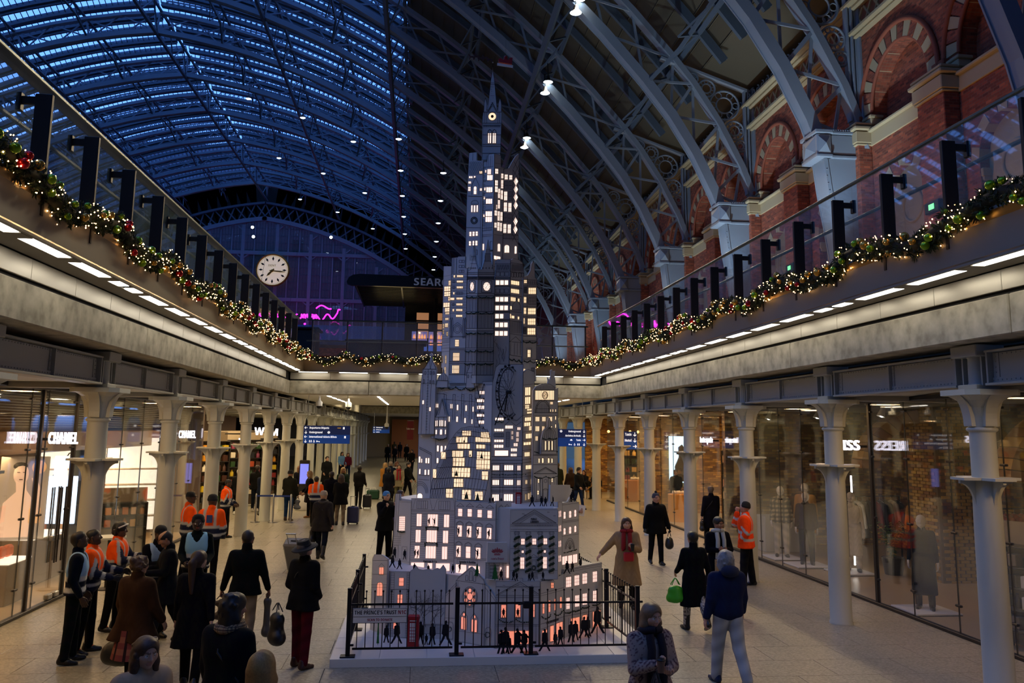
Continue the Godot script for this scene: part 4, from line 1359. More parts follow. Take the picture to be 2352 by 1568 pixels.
func build_signs() -> void:
	for e in [["sign_navy",Color(0.01,0.035,0.16)],["sign_blue",Color(0.005,0.09,0.34)],["sign_white",Color(1,1,1)],["sign_yellow",Color(0.9,0.65,0.05)]]:
		var m := glow(e[0],e[1],0.45)
		m.albedo_color = e[1].linear_to_srgb()
	var L := Vector2.LEFT
	var U := Vector2.DOWN*-1.0
	var R := Vector2.RIGHT
	sign_board("wayfinding_sign","blue hanging sign with white arrows and words, left of the tower",Vector3(-3.55,3.06,-34.6),1.82,0.70,[[L,"Departures Départs",[["streak",0.48],["train",0.66]]],[U,"Underground",[["ring",0.08]]],[L,"International tickets Billets",[["train",0.72]]],[U,"",[["people",-0.62],["wheel",-0.48],["bed",-0.32]]]],false)
	sign_board("wayfinding_sign","blue hanging sign with white arrows and words, right of the tower",Vector3(5.98,3.04,-34.6),1.82,0.70,[[U,"Underground",[["ring",-0.14]]],[U,"Arrivées Arrivals",[["streak",-0.52]]],[R,"Taxis",[["taxi",0.28]]],[U,"",[["people",0.58],["wheel",0.42],["bed",0.24]]]],true)
	sign_board("wayfinding_sign","smaller blue hanging sign far down the concourse",Vector3(-2.55,3.2,-62.0),1.2,0.48,[[U,"Underground",[]],[U,"St Pancras",[]],[U,"Lockers",[]]],false)
	sign_board("wayfinding_sign","blue sign seen between the right columns beside the shop glass",Vector3(8.35,2.98,-33.2),0.6,0.70,[[U,"Taxis",[]],[U,"Hotel",[]],[R,"",[]]],true,false)
	var b := thing("hanging_banner","dark red vertical banner hanging far down the concourse","banner",Vector3(-0.45,3.2,-58.0))
	part("cloth",mb().box(Vector3.ZERO,Vector3(0.42,1.25,0.03),0.006),mat("maroon","#6d1d26",0.8),b)
	part("rail",mb().bar(Vector3(-0.22,0.64,0),Vector3(0.22,0.64,0),0.03,0.03),M.steel,b)
	text(b,"lettering","Sale now",0.12,0.004,M.white,Vector3(0,0.1,0.02),0.0,0,false,0.8)
	for e in [[-1.75,3.4,-50.0,"nearer"],[-2.9,4.2,-36.5,"left"],[-4.0,4.2,-35.5,"leftmost"]]:
		var c := thing("dome_camera","white ceiling dome camera over the far concourse, %s one" % e[3],"camera",Vector3(e[0],e[1],e[2]))
		part("dome",mb().ball(Vector3.ZERO,0.11,6,12),M.black,c)
		part("housing",mb().lathe(PackedVector2Array([Vector2(0.13,0),Vector2(0.13,0.16),Vector2(0.05,0.24),Vector2(0.03,4.6 - e[1])]),Vector3.ZERO,14),M.white,c)
# ---------------------------------------------------------------- the card city
# Each front is drawn on its own elevation sheet: left,right,top and bottom of the sheet,then where its two lower
# corners stand (x,z,x,z) and how high its top and bottom are at the left and at the right edge.
var sheets := {
"mews": [408,604,179,1243,-0.667,-14.620,-0.408,-14.200,1.302,-0.001,1.361,0.092],"quoin_house": [649,890,403,1254,-0.346,-14.120,-0.051,-14.000,1.103,0.097,1.121,0.121],
"tree_wall": [884,1360,313,1276,-0.059,-14.000,0.519,-13.920,1.227,0.095,1.237,0.106],"chapel_aisle": [1355,1506,532,1310,0.516,-13.920,0.690,-13.720,0.978,0.067,1.011,0.112],
"chapel": [1489,1870,336,1383,0.670,-13.740,1.105,-13.420,1.237,0.024,1.285,0.095],"chapel_porch": [1859,2021,560,1400,1.094,-13.430,1.273,-13.280,1.026,0.074,1.051,0.108],
"public_house": [212,784,520,1400,1.254,-13.290,1.937,-13.340,1.094,0.106,1.080,0.084],"curved_terrace": [789,1092,420,1372,1.946,-13.360,2.394,-13.850,1.193,0.110,1.111,-0.015],
"terrace": [1086,1579,280,1271,2.389,-13.860,3.198,-14.730,1.277,0.101,1.143,-0.114],"corner_house": [449,741,171,1354,-0.366,-15.400,-0.054,-14.850,2.214,0.985,2.256,1.069],
"department_store": [734,1454,242,1454,-0.059,-14.850,0.649,-14.100,2.184,0.970,2.246,1.087],"dance_school": [1454,2124,285,1553,0.650,-14.100,1.259,-13.520,2.205,0.993,2.255,1.087],
"dance_school_return": [2131,2373,285,1553,1.266,-13.520,1.522,-13.750,2.255,1.086,2.236,1.046],"library": [333,1051,444,1508,1.467,-13.360,2.225,-13.440,2.150,1.093,2.144,1.074],
"opera_side": [1051,1116,326,1450,2.254,-13.620,2.372,-13.900,2.249,1.103,2.226,1.056],"opera": [1110,1365,326,1437,2.364,-13.900,2.804,-14.750,2.226,1.069,2.157,0.927],
"castle": [47,618,374,1516,0.030,-15.400,1.003,-14.750,4.115,2.111,4.100,2.167],"braced_block": [610,801,331,1133,0.982,-14.750,1.296,-14.550,4.175,2.808,4.170,2.818],
"egg_hall": [174,780,775,1516,0.250,-14.620,1.239,-14.200,3.403,2.175,3.414,2.212],"stepped_block": [119,412,148,1509,1.251,-14.420,1.776,-14.420,4.459,2.067,4.470,2.068],
"side_terrace": [412,519,198,1485,1.776,-14.420,2.010,-14.720,4.380,2.111,4.405,2.085],"domed_hall": [511,746,321,1476,1.966,-14.500,2.493,-15.100,4.165,2.118,4.206,2.068],
"left_slab": [83,182,266,1672,0.409,-15.600,0.547,-15.200,6.358,4.180,6.286,4.161],"brick_slab": [177,371,146,1672,0.538,-15.200,0.814,-14.950,6.472,4.161,6.430,4.153],
"clock_tower_left": [365,501,303,1672,0.809,-14.950,0.988,-14.620,6.192,4.153,6.136,4.139],"clock_tower_right": [501,700,303,1672,0.988,-14.620,1.288,-14.750,6.136,4.139,6.170,4.151],
"glass_block": [700,893,177,1672,1.300,-14.900,1.593,-14.950,6.389,4.159,6.410,4.167],"rounded_block": [888,1061,167,1620,1.585,-14.950,1.880,-15.250,6.425,4.244,6.496,4.266],
"right_slab": [1050,1212,397,1646,1.860,-15.200,2.156,-15.550,6.127,4.224,6.198,4.248],"belfry_house": [167,367,199,1594,0.792,-15.250,1.079,-15.100,8.321,6.192,8.286,6.173],
"stepped_tower": [362,508,108,1594,1.072,-15.120,1.274,-14.950,8.435,6.177,8.389,6.152],"corner_tower": [502,626,108,1524,1.265,-14.950,1.467,-15.150,8.388,6.256,8.464,6.300],
"lattice_tower": [621,816,313,1524,1.461,-15.150,1.787,-15.450,8.145,6.300,8.253,6.368],"clock_spire": [893,1066,846,1458,1.057,-15.200,1.418,-15.200,9.604,8.277,9.625,8.294]}
var city: Node3D
var sh: Array            # the sheet in hand
var front: MeshInstance3D
var ink: MB              # its printed outlines
var fir: MB              # its paper garlands
var lit_mat: Material
var lift := 0.0
const INK := 0.0045
func sp(x: float,y: float,o := 0.0) -> Vector3:
	var u: float = (x - sh[0])/(sh[1] - sh[0])
	var v: float = (y - sh[2])/(sh[3] - sh[2])
	var n := Vector3(sh[6] - sh[4],0,sh[7] - sh[5]).normalized().cross(Vector3.UP)
	return Vector3(lerpf(sh[4],sh[6],u),lerpf(lerpf(sh[8],sh[9],v),lerpf(sh[10],sh[11],v),u),lerpf(sh[5],sh[7],u))+n*(o+lift)
func board(m: MB,poly: Array,o := 0.0,thick := 0.03) -> MB:
	var p2 := PackedVector2Array()
	for i in range(0,poly.size(),2): p2.append(Vector2(poly[i],poly[i+1]))
	var idx := Geometry2D.triangulate_polygon(p2)
	var back := sp(p2[0].x,p2[0].y,-1.0) - sp(p2[0].x,p2[0].y,0.0)
	for i in range(0,idx.size(),3):
		var t := []
		for k in 3: t.append(sp(p2[idx[i+k]].x,p2[idx[i+k]].y,o))
		m.out(t[0],t[1],t[2],t[0]+back)
		if thick>0.0: m.out(t[0]+back*thick,t[1]+back*thick,t[2]+back*thick,t[0] - back)
	if thick>0.0:
		for i in p2.size():
			var a := sp(p2[i].x,p2[i].y,o)
			var q := p2[(i+1) % p2.size()]
			var b := sp(q.x,q.y,o)
			m.quad(a,b,b+back*thick,a+back*thick)
	return m
func open_front(called: String,poly: Array,lit := "lit_mid",o := 0.0) -> void:
	sh = sheets[called]
	if poly.is_empty(): poly = [sh[0],sh[2],sh[1],sh[2],sh[1],sh[3],sh[0],sh[3]]
	lift = o
	front = part(called,board(mb(),poly),M.card,city)
	ink = mb()
	fir = mb()
	lit_mat = M[lit]
	for i in range(0,poly.size(),2):
		var j := (i+2) % poly.size()
		line(poly[i],poly[i+1],poly[j],poly[j+1],3.0)
func close_front() -> void:
	if ink.v.size(): part("printed_outlines",ink,M.print_ink,front,Vector3.ZERO,"stuff")
	if fir.v.size(): part("paper_garland",fir,M.paper_green,front)
	lift = 0.0
func line(x0: float,y0: float,x1: float,y1: float,w := 3.0) -> void:
	var d := Vector2(x1 - x0,y1 - y0).normalized().orthogonal()*w*0.5
	ink.quad(sp(x0+d.x,y0+d.y,INK),sp(x1+d.x,y1+d.y,INK),sp(x1 - d.x,y1 - d.y,INK),sp(x0 - d.x,y0 - d.y,INK))
func poly_line(p: Array,w := 3.0) -> void:
	for i in range(0,p.size() - 2,2): line(p[i],p[i+1],p[i+2],p[i+3],w)
func frame(x: float,y: float,w: float,h: float,s := 0.0,lw := 3.0) -> void:
	poly_line([x,y,x+w,y+s*w,x+w,y+h+s*w,x,y+h,x,y],lw)
# one window: a glowing pane behind bars; s is the slope of its sill,arch its head
func win(x: float,y: float,w: float,h: float,nx := 1,ny := 1,s := 0.0,arch := false,lit := true) -> void:
	var poly := [x,y+h,x,y]
	if arch:
		poly = [x,y+h,x,y+w*0.45]
		for i in range(1,6):
			var a := PI - PI*i/6.0
			poly.append_array([x+w*0.5+cos(a)*w*0.5,y+w*0.45 - sin(a)*w*0.45+s*w*0.5])
		poly.append_array([x+w,y+w*0.45+s*w])
	else: poly.append_array([x+w,y+s*w])
	poly.append_array([x+w,y+h+s*w])
	if lit: part("window",board(mb(),poly,0.003,0.0),lit_mat,front)
	for i in range(0,poly.size(),2):
		var j := (i+2) % poly.size()
		line(poly[i],poly[i+1],poly[j],poly[j+1],4.0)
	for i in range(1,nx): line(x+w*i/nx,y+s*w*i/nx,x+w*i/nx,y+h+s*w*i/nx,3.5)
	for i in range(1,ny): line(x,y+h*i/ny,x+w,y+h*i/ny+s*w,3.5)
# rows of [x,y,w,h] with the same bars
func wins(list: Array,nx := 1,ny := 1,s := 0.0,arch := false,lit := true) -> void:
	for e in list: win(e[0],e[1],e[2],e[3],nx,ny,s,arch,lit)
func swag(x0: float,y0: float,x1: float,y1: float,sag: float,n := 1,r := 0.011) -> void:
	for k in n:
		for i in 11:
			var u := (k+i/10.0)/n
			var q := sp(lerpf(x0,x1,u),lerpf(y0,y1,u)+sag*4.0*(i/10.0)*(1.0 - i/10.0),0.012)
			fir.ball(q+Vector3(rng.randf_range(-.004,.004),rng.randf_range(-.005,.005),0),r*rng.randf_range(0.8,1.25),3,5)
func wreath(x: float,y: float,r: float) -> void:
	for i in 10: fir.ball(sp(x+cos(TAU*i/10)*r,y+sin(TAU*i/10)*r*1.1,0.01),0.009,3,5)
func disc(m: MB,x: float,y: float,rx: float,ry: float,o: float,n := 20) -> MB:
	var p := []
	for i in n: p.append_array([x+cos(TAU*i/n)*rx,y+sin(TAU*i/n)*ry])
	return board(m,p,o,0.0)
func hoop(x: float,y: float,rx: float,ry: float,w: float,n := 20) -> void:
	for i in n:
		var a := TAU*i/n
		var b := TAU*(i+1)/n
		line(x+cos(a)*rx,y+sin(a)*ry,x+cos(b)*rx,y+sin(b)*ry,w)
func dial(x: float,y: float,rx: float,ry: float,m: Material,ha: float,ma: float) -> void:
	part("clock_dial",disc(mb(),x,y,rx,ry,0.003),m,front)
	hoop(x,y,rx,ry,6.0)
	hoop(x,y,rx*0.5,ry*0.5,2.5)
	for i in 12: line(x+cos(TAU*i/12)*rx*0.62,y+sin(TAU*i/12)*ry*0.62,x+cos(TAU*i/12)*rx*0.95,y+sin(TAU*i/12)*ry*0.95,4.0)
	line(x,y,x+cos(ha)*rx*0.5,y+sin(ha)*ry*0.5,5.0)
	line(x,y,x+cos(ma)*rx*0.8,y+sin(ma)*ry*0.8,4.0)
func cutout(at: Vector3,h: float,pose := 0,flip := 1.0) -> MB:
	var m := mb()
	var t := Transform3D(Basis(Vector3(h*flip,0,0),Vector3(0,h,0),Vector3.BACK),at)
	m.prism(PackedVector2Array([Vector2(-.06,.86),Vector2(-.04,.97),Vector2(.03,1.0),Vector2(.07,.93),Vector2(.04,.86)]),t,0.006)
	m.prism(PackedVector2Array([Vector2(-.13,.80),Vector2(0,.87),Vector2(.13,.80),Vector2(.14,.44),Vector2(.10,.40),Vector2(-.11,.40),Vector2(-.16,.46)]),t,0.006)
	var k := 0.16 if pose==1 else 0.05
	m.prism(PackedVector2Array([Vector2(-.10,.42),Vector2(.02,.42),Vector2(-.02 - k*0.3,.22),Vector2(-.04 - k,.0),Vector2(-.12 - k,.0),Vector2(-.08 - k*0.5,.24)]),t,0.006)
	m.prism(PackedVector2Array([Vector2(-.02,.42),Vector2(.10,.42),Vector2(.09+k*0.5,.24),Vector2(.14+k,.0),Vector2(.05+k,.0),Vector2(.02+k*0.3,.22)]),t,0.006)
	if pose==2:
		m.prism(PackedVector2Array([Vector2(.10,.80),Vector2(.30,.98),Vector2(.33,.93),Vector2(.13,.70)]),t,0.006)
		m.prism(PackedVector2Array([Vector2(-.10,.80),Vector2(-.26,.64),Vector2(-.22,.60),Vector2(-.10,.68)]),t,0.006)
	return m
func paper_box(at: Vector3,h: float) -> void:
	var b := part("telephone_box",mb().box(Vector3(0,h*0.5,0),Vector3(h*0.36,h,h*0.30),h*0.015).box(Vector3(0,h*0.90,0),Vector3(h*0.39,h*0.05,h*0.33)).box(Vector3(0,h*0.03,0),Vector3(h*0.38,h*0.06,h*0.32)),M.box_red,city,at)
	b.rotation.y = -0.12
	part("glass",mb().box(Vector3(0,h*0.5,h*0.153),Vector3(h*0.2,h*0.58,0.004)),M.box_white,b)
	var bars := mb()
	for i in 5: bars.box(Vector3(0,h*(0.26+i*0.097),h*0.158),Vector3(h*0.21,h*0.018,0.003))
	for i in 2: bars.box(Vector3((i - 0.5)*h*0.075,h*0.5,h*0.158),Vector3(h*0.015,h*0.58,0.003))
	part("bars",bars,M.box_red,b)
	part("top_light",mb().box(Vector3(0,h*0.86,h*0.157),Vector3(h*0.22,h*0.035,0.003)),M.box_white,b)
func core(called: String,pts: Array,y0: float,y1: float) -> void:
	var p := PackedVector2Array()
	for i in range(0,pts.size(),2): p.append(Vector2(pts[i],-pts[i+1]))
	part(called,mb().prism(p,Transform3D(Basis(Vector3.RIGHT,Vector3.FORWARD,Vector3.UP),Vector3(0,y1,0)),y1 - y0),M.card,city)
func build_city() -> void:
	mat("card","#cfcdc8",0.75)
	mat("print_ink","#1b1a1c",0.8)
	mat("paper_green","#2c3a22",0.85)
	mat("cut_black","#0b0b0d",0.8)
	mat("box_red","#a3161c",0.5)
	mat("box_white","#e9e2d8",0.5)
	glow("lit_low",Color(1.0,0.56,0.40),0.48)
	glow("lit_mid",Color(1.0,0.80,0.74),0.66)
	glow("lit_warm",Color(1.0,0.84,0.66),0.70)
	glow("lit_high",Color(1.0,0.86,0.80),0.80)
	city = thing("card_city_tower","tall white card model of a stacked city with lit windows","model tower",Vector3.ZERO)
	core("tier_core",[-0.62,-14.68,-0.36,-14.24,-0.05,-14.04,0.52,-13.96,1.1,-13.46,1.27,-13.33,1.93,-13.38,2.37,-13.9,3.16,-14.78,2.6,-16.2,-0.2,-16.2],0.11,1.09)
	core("tier_core",[-0.34,-15.44,-0.04,-14.9,0.66,-14.15,1.26,-13.57,1.5,-13.4,2.22,-13.48,2.36,-13.95,2.76,-14.8,2.3,-16.1,0.0,-16.1],1.09,2.15)
	core("tier_core",[0.06,-15.44,1.0,-14.8,1.27,-14.5,1.77,-14.46,2.0,-14.76,2.46,-15.14,2.1,-16.0,0.3,-16.0],2.15,4.1)
	core("tier_core",[0.43,-15.62,0.56,-15.24,0.83,-14.99,0.99,-14.67,1.29,-14.95,1.58,-14.99,1.86,-15.26,2.13,-15.58,1.8,-15.95,0.6,-15.95],4.1,6.1)
	core("tier_core",[0.82,-15.3,1.08,-15.16,1.27,-14.99,1.47,-15.19,1.77,-15.48,1.5,-15.8,0.9,-15.8],6.1,8.14)
	core("tier_core",[1.08,-15.23,1.40,-15.23,1.40,-15.55,1.08,-15.55],8.1,9.3)
	tier_zero()
	tier_one()
	tier_two()
	tier_three()
	tier_four()
	city_figures()
func tier_zero() -> void:
	open_front("mews",[408,240,430,185,520,185,604,240,604,1243,408,1243],"lit_low")
	win(500,350,58,95,2,1)
	win(480,545,72,175,2,1,0.0,true)
	poly_line([490,345,528,300,570,345]); line(408,262,604,262); line(408,440,604,440); line(408,578,604,578); line(408,610,604,610)
	close_front()
	open_front("quoin_house",[],"lit_low")
	win(755,485,62,105,1,2); win(742,700,65,120,1,2); win(700,1010,50,130,1,2)
	for i in 26: line(652,420+i*31,695,420+i*31,2.5);
	for i in 26: line(858,420+i*31,888,420+i*31,2.5)
	line(695,420,695,1254); line(858,420,858,1254); line(649,632,890,632,4)
	close_front()
	var top := [884,1276,884,440,905,390,940,370,965,325,985,345,1000,372,1060,385,1120,372,1180,388,1240,360,1280,372,1300,345,1320,318,1340,345,1360,380,1360,1276]
	open_front("tree_wall",top,"lit_low")
	for k in 7:
		var x := 930.0+k*62
		var y := 1120.0
		var stack := [[x,y,-1.57+rng.randf_range(-0.3,0.3),120.0,5]]
		while stack.size():
			var b = stack.pop_back()
			var x1: float = b[0]+cos(b[2])*b[3]
			var y1: float = b[1]+sin(b[2])*b[3]
			if x1<892 or x1>1350 or y1<400: continue
			line(b[0],b[1],x1,y1,2.0+b[4]*0.5)
			if b[4]>0:
				stack.append([x1,y1,b[2]+rng.randf_range(0.2,0.75),b[3]*rng.randf_range(0.65,0.95),b[4] - 1])
				if rng.randf()<0.72: stack.append([x1,y1,b[2] - rng.randf_range(0.2,0.75),b[3]*rng.randf_range(0.65,0.95),b[4] - 1])
	for i in 26: line(892+i*18,1075,892+i*18,1205,3.0)
	line(890,1090,1350,1090,3.0); line(890,1200,1350,1200,3.0)
	frame(1005,1030,46,200); frame(1180,1040,46,200); frame(965,660,70,75)
	close_front()
	open_front("chapel_aisle",[1355,1280,1360,690,1500,545,1506,1310],"lit_low")
	line(1362,720,1500,580); line(1362,1000,1500,1010)
	win(1388,1050,80,220,1,1,0.05,true,false)
	wreath(1423,1145,26)
	close_front()
	open_front("chapel",[1489,1310,1489,530,1530,470,1685,340,1845,500,1870,590,1870,1383],"lit_low")
	hoop(1675,735,98,135,4.0); hoop(1675,735,84,118,4.0)
	part("window",disc(mb(),1675,728,34,44,0.003),lit_mat,front)
	for i in 6:
		var a := TAU*(i+0.5)/6.0
		if i != 4 or true: part("window",disc(mb(),1675+cos(a)*58,733+sin(a)*82,20,27,0.003,12),lit_mat,front)
		hoop(1675+cos(a)*58,733+sin(a)*82,22,30,4.0,12)
	hoop(1675,728,36,47,4.0)
	for e in [[1568,985],[1605,995],[1703,1018],[1742,1026]]: win(e[0],e[1],30,160,1,1,0.05,true)
	win(1590,938,28,40,1,1,0,true); win(1725,968,28,40,1,1,0,true)
	poly_line([1555,1150,1555,980,1600,915,1648,985,1648,1160],4); poly_line([1692,1175,1692,1005,1735,940,1785,1015,1785,1190],4)
	wins([[1615,450,32,70],[1665,395,38,130],[1715,455,32,75]],1,1,0.05,true,false)
	line(1489,520,1870,570,4); line(1489,1165,1870,1210); line(1520,530,1520,1310); line(1842,560,1842,1380); line(1489,1290,1870,1360); poly_line([1520,490,1685,358,1850,520])
	close_front()
	open_front("chapel_porch",[1859,1380,1859,570,1900,590,2021,770,2021,1400],"lit_low")
	line(1870,610,2015,800); line(1900,640,1900,1385); line(2000,800,2000,1395)
	win(1880,1120,72,262,1,1,0.1,true,false)
	wreath(1908,1217,30)
	close_front()
	open_front("public_house",[212,1400,212,525,462,528,465,485,556,488,558,530,784,530,784,1395],"lit_low")
	poly_line([222,705,525,535,782,705],5); poly_line([250,705,525,560,750,705])
	for y in [600,712,738,1085,1105,1352]: line(212,y,784,y,4)
	for i in 7: line(300+i*60,580+(i % 3)*40,330+i*60,580+(i % 3)*40)
	for e in [[283,833],[467,828],[652,826]]:
		win(e[0],e[1],64,165,1,2)
		frame(e[0] - 10,e[1] - 10,84,190)
	win(272,1170,213,178); win(515,1166,172,168)
	line(245,1090,245,1390); line(735,1090,735,1390); line(500,1110,500,1390,5)
	swag(262,1022,690,1022,38,2)
	close_front()
	for e in [[314,1000],[498,1000]]: part("paper_figure",cutout(sp(e[0],e[1],0.01),0.14),M.cut_black,front)
	open_front("curved_terrace",[789,1372,789,530,870,520,905,525,1010,470,1092,430,1092,1290],"lit_low")
	win(920,548,36,72,2,2); poly_line([908,548,938,500,968,540])
	line(789,690,1092,610,4); line(789,720,1092,640); line(789,1085,1092,985,4); line(789,1150,1092,1040)
	wins([[815,800,24,150],[890,780,24,150],[965,758,24,150],[1038,735,24,145]],1,2,-0.2)
	win(812,1165,62,160,1,1,-0.25); win(912,1108,48,200,1,1,-0.25); win(990,1070,85,180,2,1,-0.25)
	swag(805,985,915,960,40,1); swag(960,945,1075,905,40,1)
	close_front()
	tower_words("CALEDONIANS",862,1070,1022,1018,0.036)
	open_front("terrace",[1086,1271,1086,375,1579,285,1579,1105],"lit_mid")
	line(1086,395,1579,305,4); line(1086,420,1579,330); line(1086,940,1579,845); line(1086,985,1579,890,4)
	wins([[1115,480,64,132],[1218,458,62,132],[1320,434,62,134],[1455,408,60,136]],3,3,-0.15)
	wins([[1118,745,44,148],[1225,715,56,148],[1322,692,58,146],[1458,655,60,148]],3,3,-0.15)
	for e in [[1147,450],[1248,428],[1350,404],[1484,380]]: poly_line([e[0] - 38,e[1]+22,e[0],e[1],e[0]+38,e[1]+10])
	lit_mat = M.lit_low
	win(1175,1010,110,185,2,1,-0.2); win(1320,970,60,200,1,1,-0.2); win(1455,925,105,210,2,1,-0.2)
	for x in [1100,1145,1300,1395,1440,1570]: line(x,1010 - (x - 1100)*0.2,x,1270 - (x - 1100)*0.33)
	swag(1105,935,1300,890,14,2); swag(1310,870,1405,850,14,1); swag(1450,838,1548,815,12,1)
	for i in 20: line(1090+(i % 2)*6,440+i*40,1104,438+i*40,2)
	close_front()
func tower_words(words: String,x0: float,y0: float,x1: float,y1: float,cap: float,m: Material = null,face := "Droid Sans") -> void:
	var a := sp(x0,y0,0.006)
	var b := sp(x1,y1,0.006)
	var d := (b - a).normalized()
	var t := text(front,"lettering",words,cap,0.003,m if m else M.print_ink,(a+b)/2,0.0,0,true,1.0,face)
	var n := d.cross(Vector3.UP).normalized()
	var w: float = t.mesh.get_aabb().size.x
	t.transform = Transform3D(Basis(d*(a.distance_to(b)/w),n.cross(d),n),(a+b)/2)
func tier_one() -> void:
	open_front("corner_house",[449,1320,470,168,540,165,545,275,741,290,741,1354])
	win(548,540,96,236,4,7); swag(535,782,650,790,14,1)
	line(540,165,520,860); line(500,180,480,860); line(545,300,741,315)
	for i in 5: line(450,868+i*34,590,874+i*34)
	frame(470,1020,75,230); frame(610,1038,78,225); line(449,1262,741,1290)
	close_front()
	for e in [[505,1235,0.2],[668,1245,0.17]]: part("paper_figure",cutout(sp(e[0],e[1],0.02),e[2]),M.cut_black,front)
	open_front("department_store",[])
	wins([[830,282,180,130],[1195,288,180,140]],5,1,0.02,false,false)
	poly_line([760,425,800,260,1050,260,1085,430,1120,432,1165,262,1430,264,1452,440])
	for y in [432,452,488,708,745,965,998,1240,1262]: line(734,y,1454,y+14,4)
	for r in [[497,0,0],[760,-10,-14],[1020,-20,-20]]:
		win(833+r[1],r[0],84,205,2,1,0.02); win(1018+r[1],r[0]+6,166,200,4,1,0.02); win(1283+r[1],r[0]+14,84,208,2,1,0.02)
		for i in 6:
			var y: float = r[0]+12+i*36
			line(752,y,822+r[1],y+2); line(925+r[1],y+3,1010+r[1],y+5); line(1192+r[1],y+8,1275+r[1],y+10); line(1375+r[1],y+11,1448,y+13)
	win(757,1292,223,125); win(1035,1302,78,110); win(1170,1306,222,125)
	swag(995,715,1195,722,-8,1); swag(995,715,1005,765,0,1); swag(1190,720,1190,765,0,1); swag(985,975,1188,980,-8,1); swag(985,975,992,1025,0,1); swag(1183,980,1183,1028,0,1)
	close_front()
	tower_words("Outram & Co",965,1276,1185,1282,0.036,null,"Droid Serif")
	for e in [[1050,700],[1140,705],[832,1215],[880,1218]]: part("paper_figure",cutout(sp(e[0],e[1],0.008),0.135,2,1.0 if e[0]<1100 else -1.0),M.cut_black,front)
	open_front("dance_school",[1454,1553,1454,292,1530,300,1560,290,1690,305,1720,295,1855,315,1885,305,2000,325,2040,318,2124,345,2124,1553])
	for e in [[1506,412],[1666,418],[1830,430],[1992,442]]:
		win(e[0],e[1],72,125,1,2,0.05)
		poly_line([e[0] - 26,e[1] - 40,e[0]+36,e[1] - 92,e[0]+100,e[1] - 34,e[0] - 26,e[1] - 40],5)
		for i in 5:
			line(e[0] - 24,e[1]+i*28,e[0] - 6,e[1]+i*28); line(e[0]+80,e[1]+i*28,e[0]+98,e[1]+i*28)
	var rows := [[[1502,685],[1660,697],[1822,712],[1985,728]],[[1490,1018],[1650,1034],[1814,1050]]]
	for r in rows:
		for e in r:
			win(e[0],e[1],76,186,1,2,0.05)
			for q in [0,14]: poly_line([e[0] - 26+q,e[1] - 8,e[0] - 14+q,e[1] - 45,e[0]+38,e[1] - 74+q,e[0]+92 - q,e[1] - 40,e[0]+104 - q,e[1] - 4,e[0] - 26+q,e[1] - 8],4)
			for i in 7:
				line(e[0] - 24,e[1]+10+i*26,e[0] - 6,e[1]+10+i*26); line(e[0]+82,e[1]+12+i*26,e[0]+100,e[1]+12+i*26)
	for y in [550,575,885,910,1210,1232]: line(1454,y,2124,y+34,4)
	frame(1510,1240,335,70,0.06)
	win(1485,1322,180,150,1,1,0.06); win(1700,1346,185,150,1,1,0.06)
	close_front()
	tower_words("Saunder & Rathlin",1545,1280,1815,1296,0.030,null,"Droid Serif")
	for e in [[1532,870],[1698,882],[1852,892],[2030,912],[1530,1200],[1852,1235],[1565,1455]]: part("paper_figure",cutout(sp(e[0],e[1],0.008),0.15,2,1.0 if int(e[0]) % 4 else -1.0),M.cut_black,front)
	open_front("dance_school_return",[])
	wins([[2178,445,52,126],[2280,430,46,122]],1,2,-0.08)
	wins([[2170,720,56,190],[2270,700,50,186]],1,2,-0.08)
	for e in [[2205,350],[2302,340]]: poly_line([e[0] - 40,e[1]+48,e[0],e[1],e[0]+38,e[1]+42,e[0] - 40,e[1]+48],5)
	line(2131,590,2373,560); line(2131,930,2373,895,4)
	close_front()
	sh = sheets["library"]
	front = part("charity_board",board(mb(),[2,950,290,950,296,1245,-2,1245],0.02,0.05),M.card,city)
	ink = mb()
	frame(8,960,282,278)
	var pl := mb()
	for e in [[145,0.0,1.0],[70,-0.5,0.8],[220,0.5,0.8]]:
		for q in [-1.0,0.0,1.0]:
			var p := []
			for i in 9:
				var u := i/8.0
				var a: float = e[1]*1.2+q*0.42
				var ln: float = 88.0*e[2]*(1.0 if q==0.0 else 0.86)
				var bx: float = 145+(e[0] - 145)*0.45
				p.append_array([bx+sin(a)*ln*u - cos(a)*13*sin(u*PI)+q*4,1105 - cos(a)*ln*u - sin(a)*13*sin(u*PI)])
			for i in range(7,0,-1):
				var u := i/8.0
				var a: float = e[1]*1.2+q*0.42
				var ln: float = 88.0*e[2]*(1.0 if q==0.0 else 0.86)
				var bx: float = 145+(e[0] - 145)*0.45
				p.append_array([bx+sin(a)*ln*u+cos(a)*13*sin(u*PI)+q*4,1105 - cos(a)*ln*u+sin(a)*13*sin(u*PI)])
			board(pl,p,0.024,0.0)
	for i in 5: board(pl,[100+i*18,1140,118+i*18,1140,113+i*18,1112 - 8*(i % 2),105+i*18,1112 - 8*(i % 2)],0.024,0.0)
	part("emblem",pl,mat("emblem_pink","#b0565c",0.7),front)
	ink = mb()
	close_front()
	sh = sheets["library"]
	var f0 := front
	var wt := text(f0,"lettering","Prince's Trust",0.03,0.003,M.emblem_pink,sp(120,1192,0.026),0.0,0,true,0.95)
	front = part("porch",board(mb(),[-20,1245,330,1245,330,1500,-20,1500],-0.02,0.03),M.card,city)
	ink = mb(); fir = mb(); lit_mat = M.lit_mid
	win(190,1320,26,145); win(284,1300,40,180)
	for x in [-15,30,100,110,180,232,280,328]: line(x,1255,x,1500,4)
	for i in 9:
		line(-12,1268+i*26,28,1268+i*26); line(235,1268+i*26,278,1268+i*26)
	frame(45,1300,48,190); frame(118,1300,50,190)
	for y in [1300,1350,1400,1450]: line(40,y,180,y,6)
	close_front()
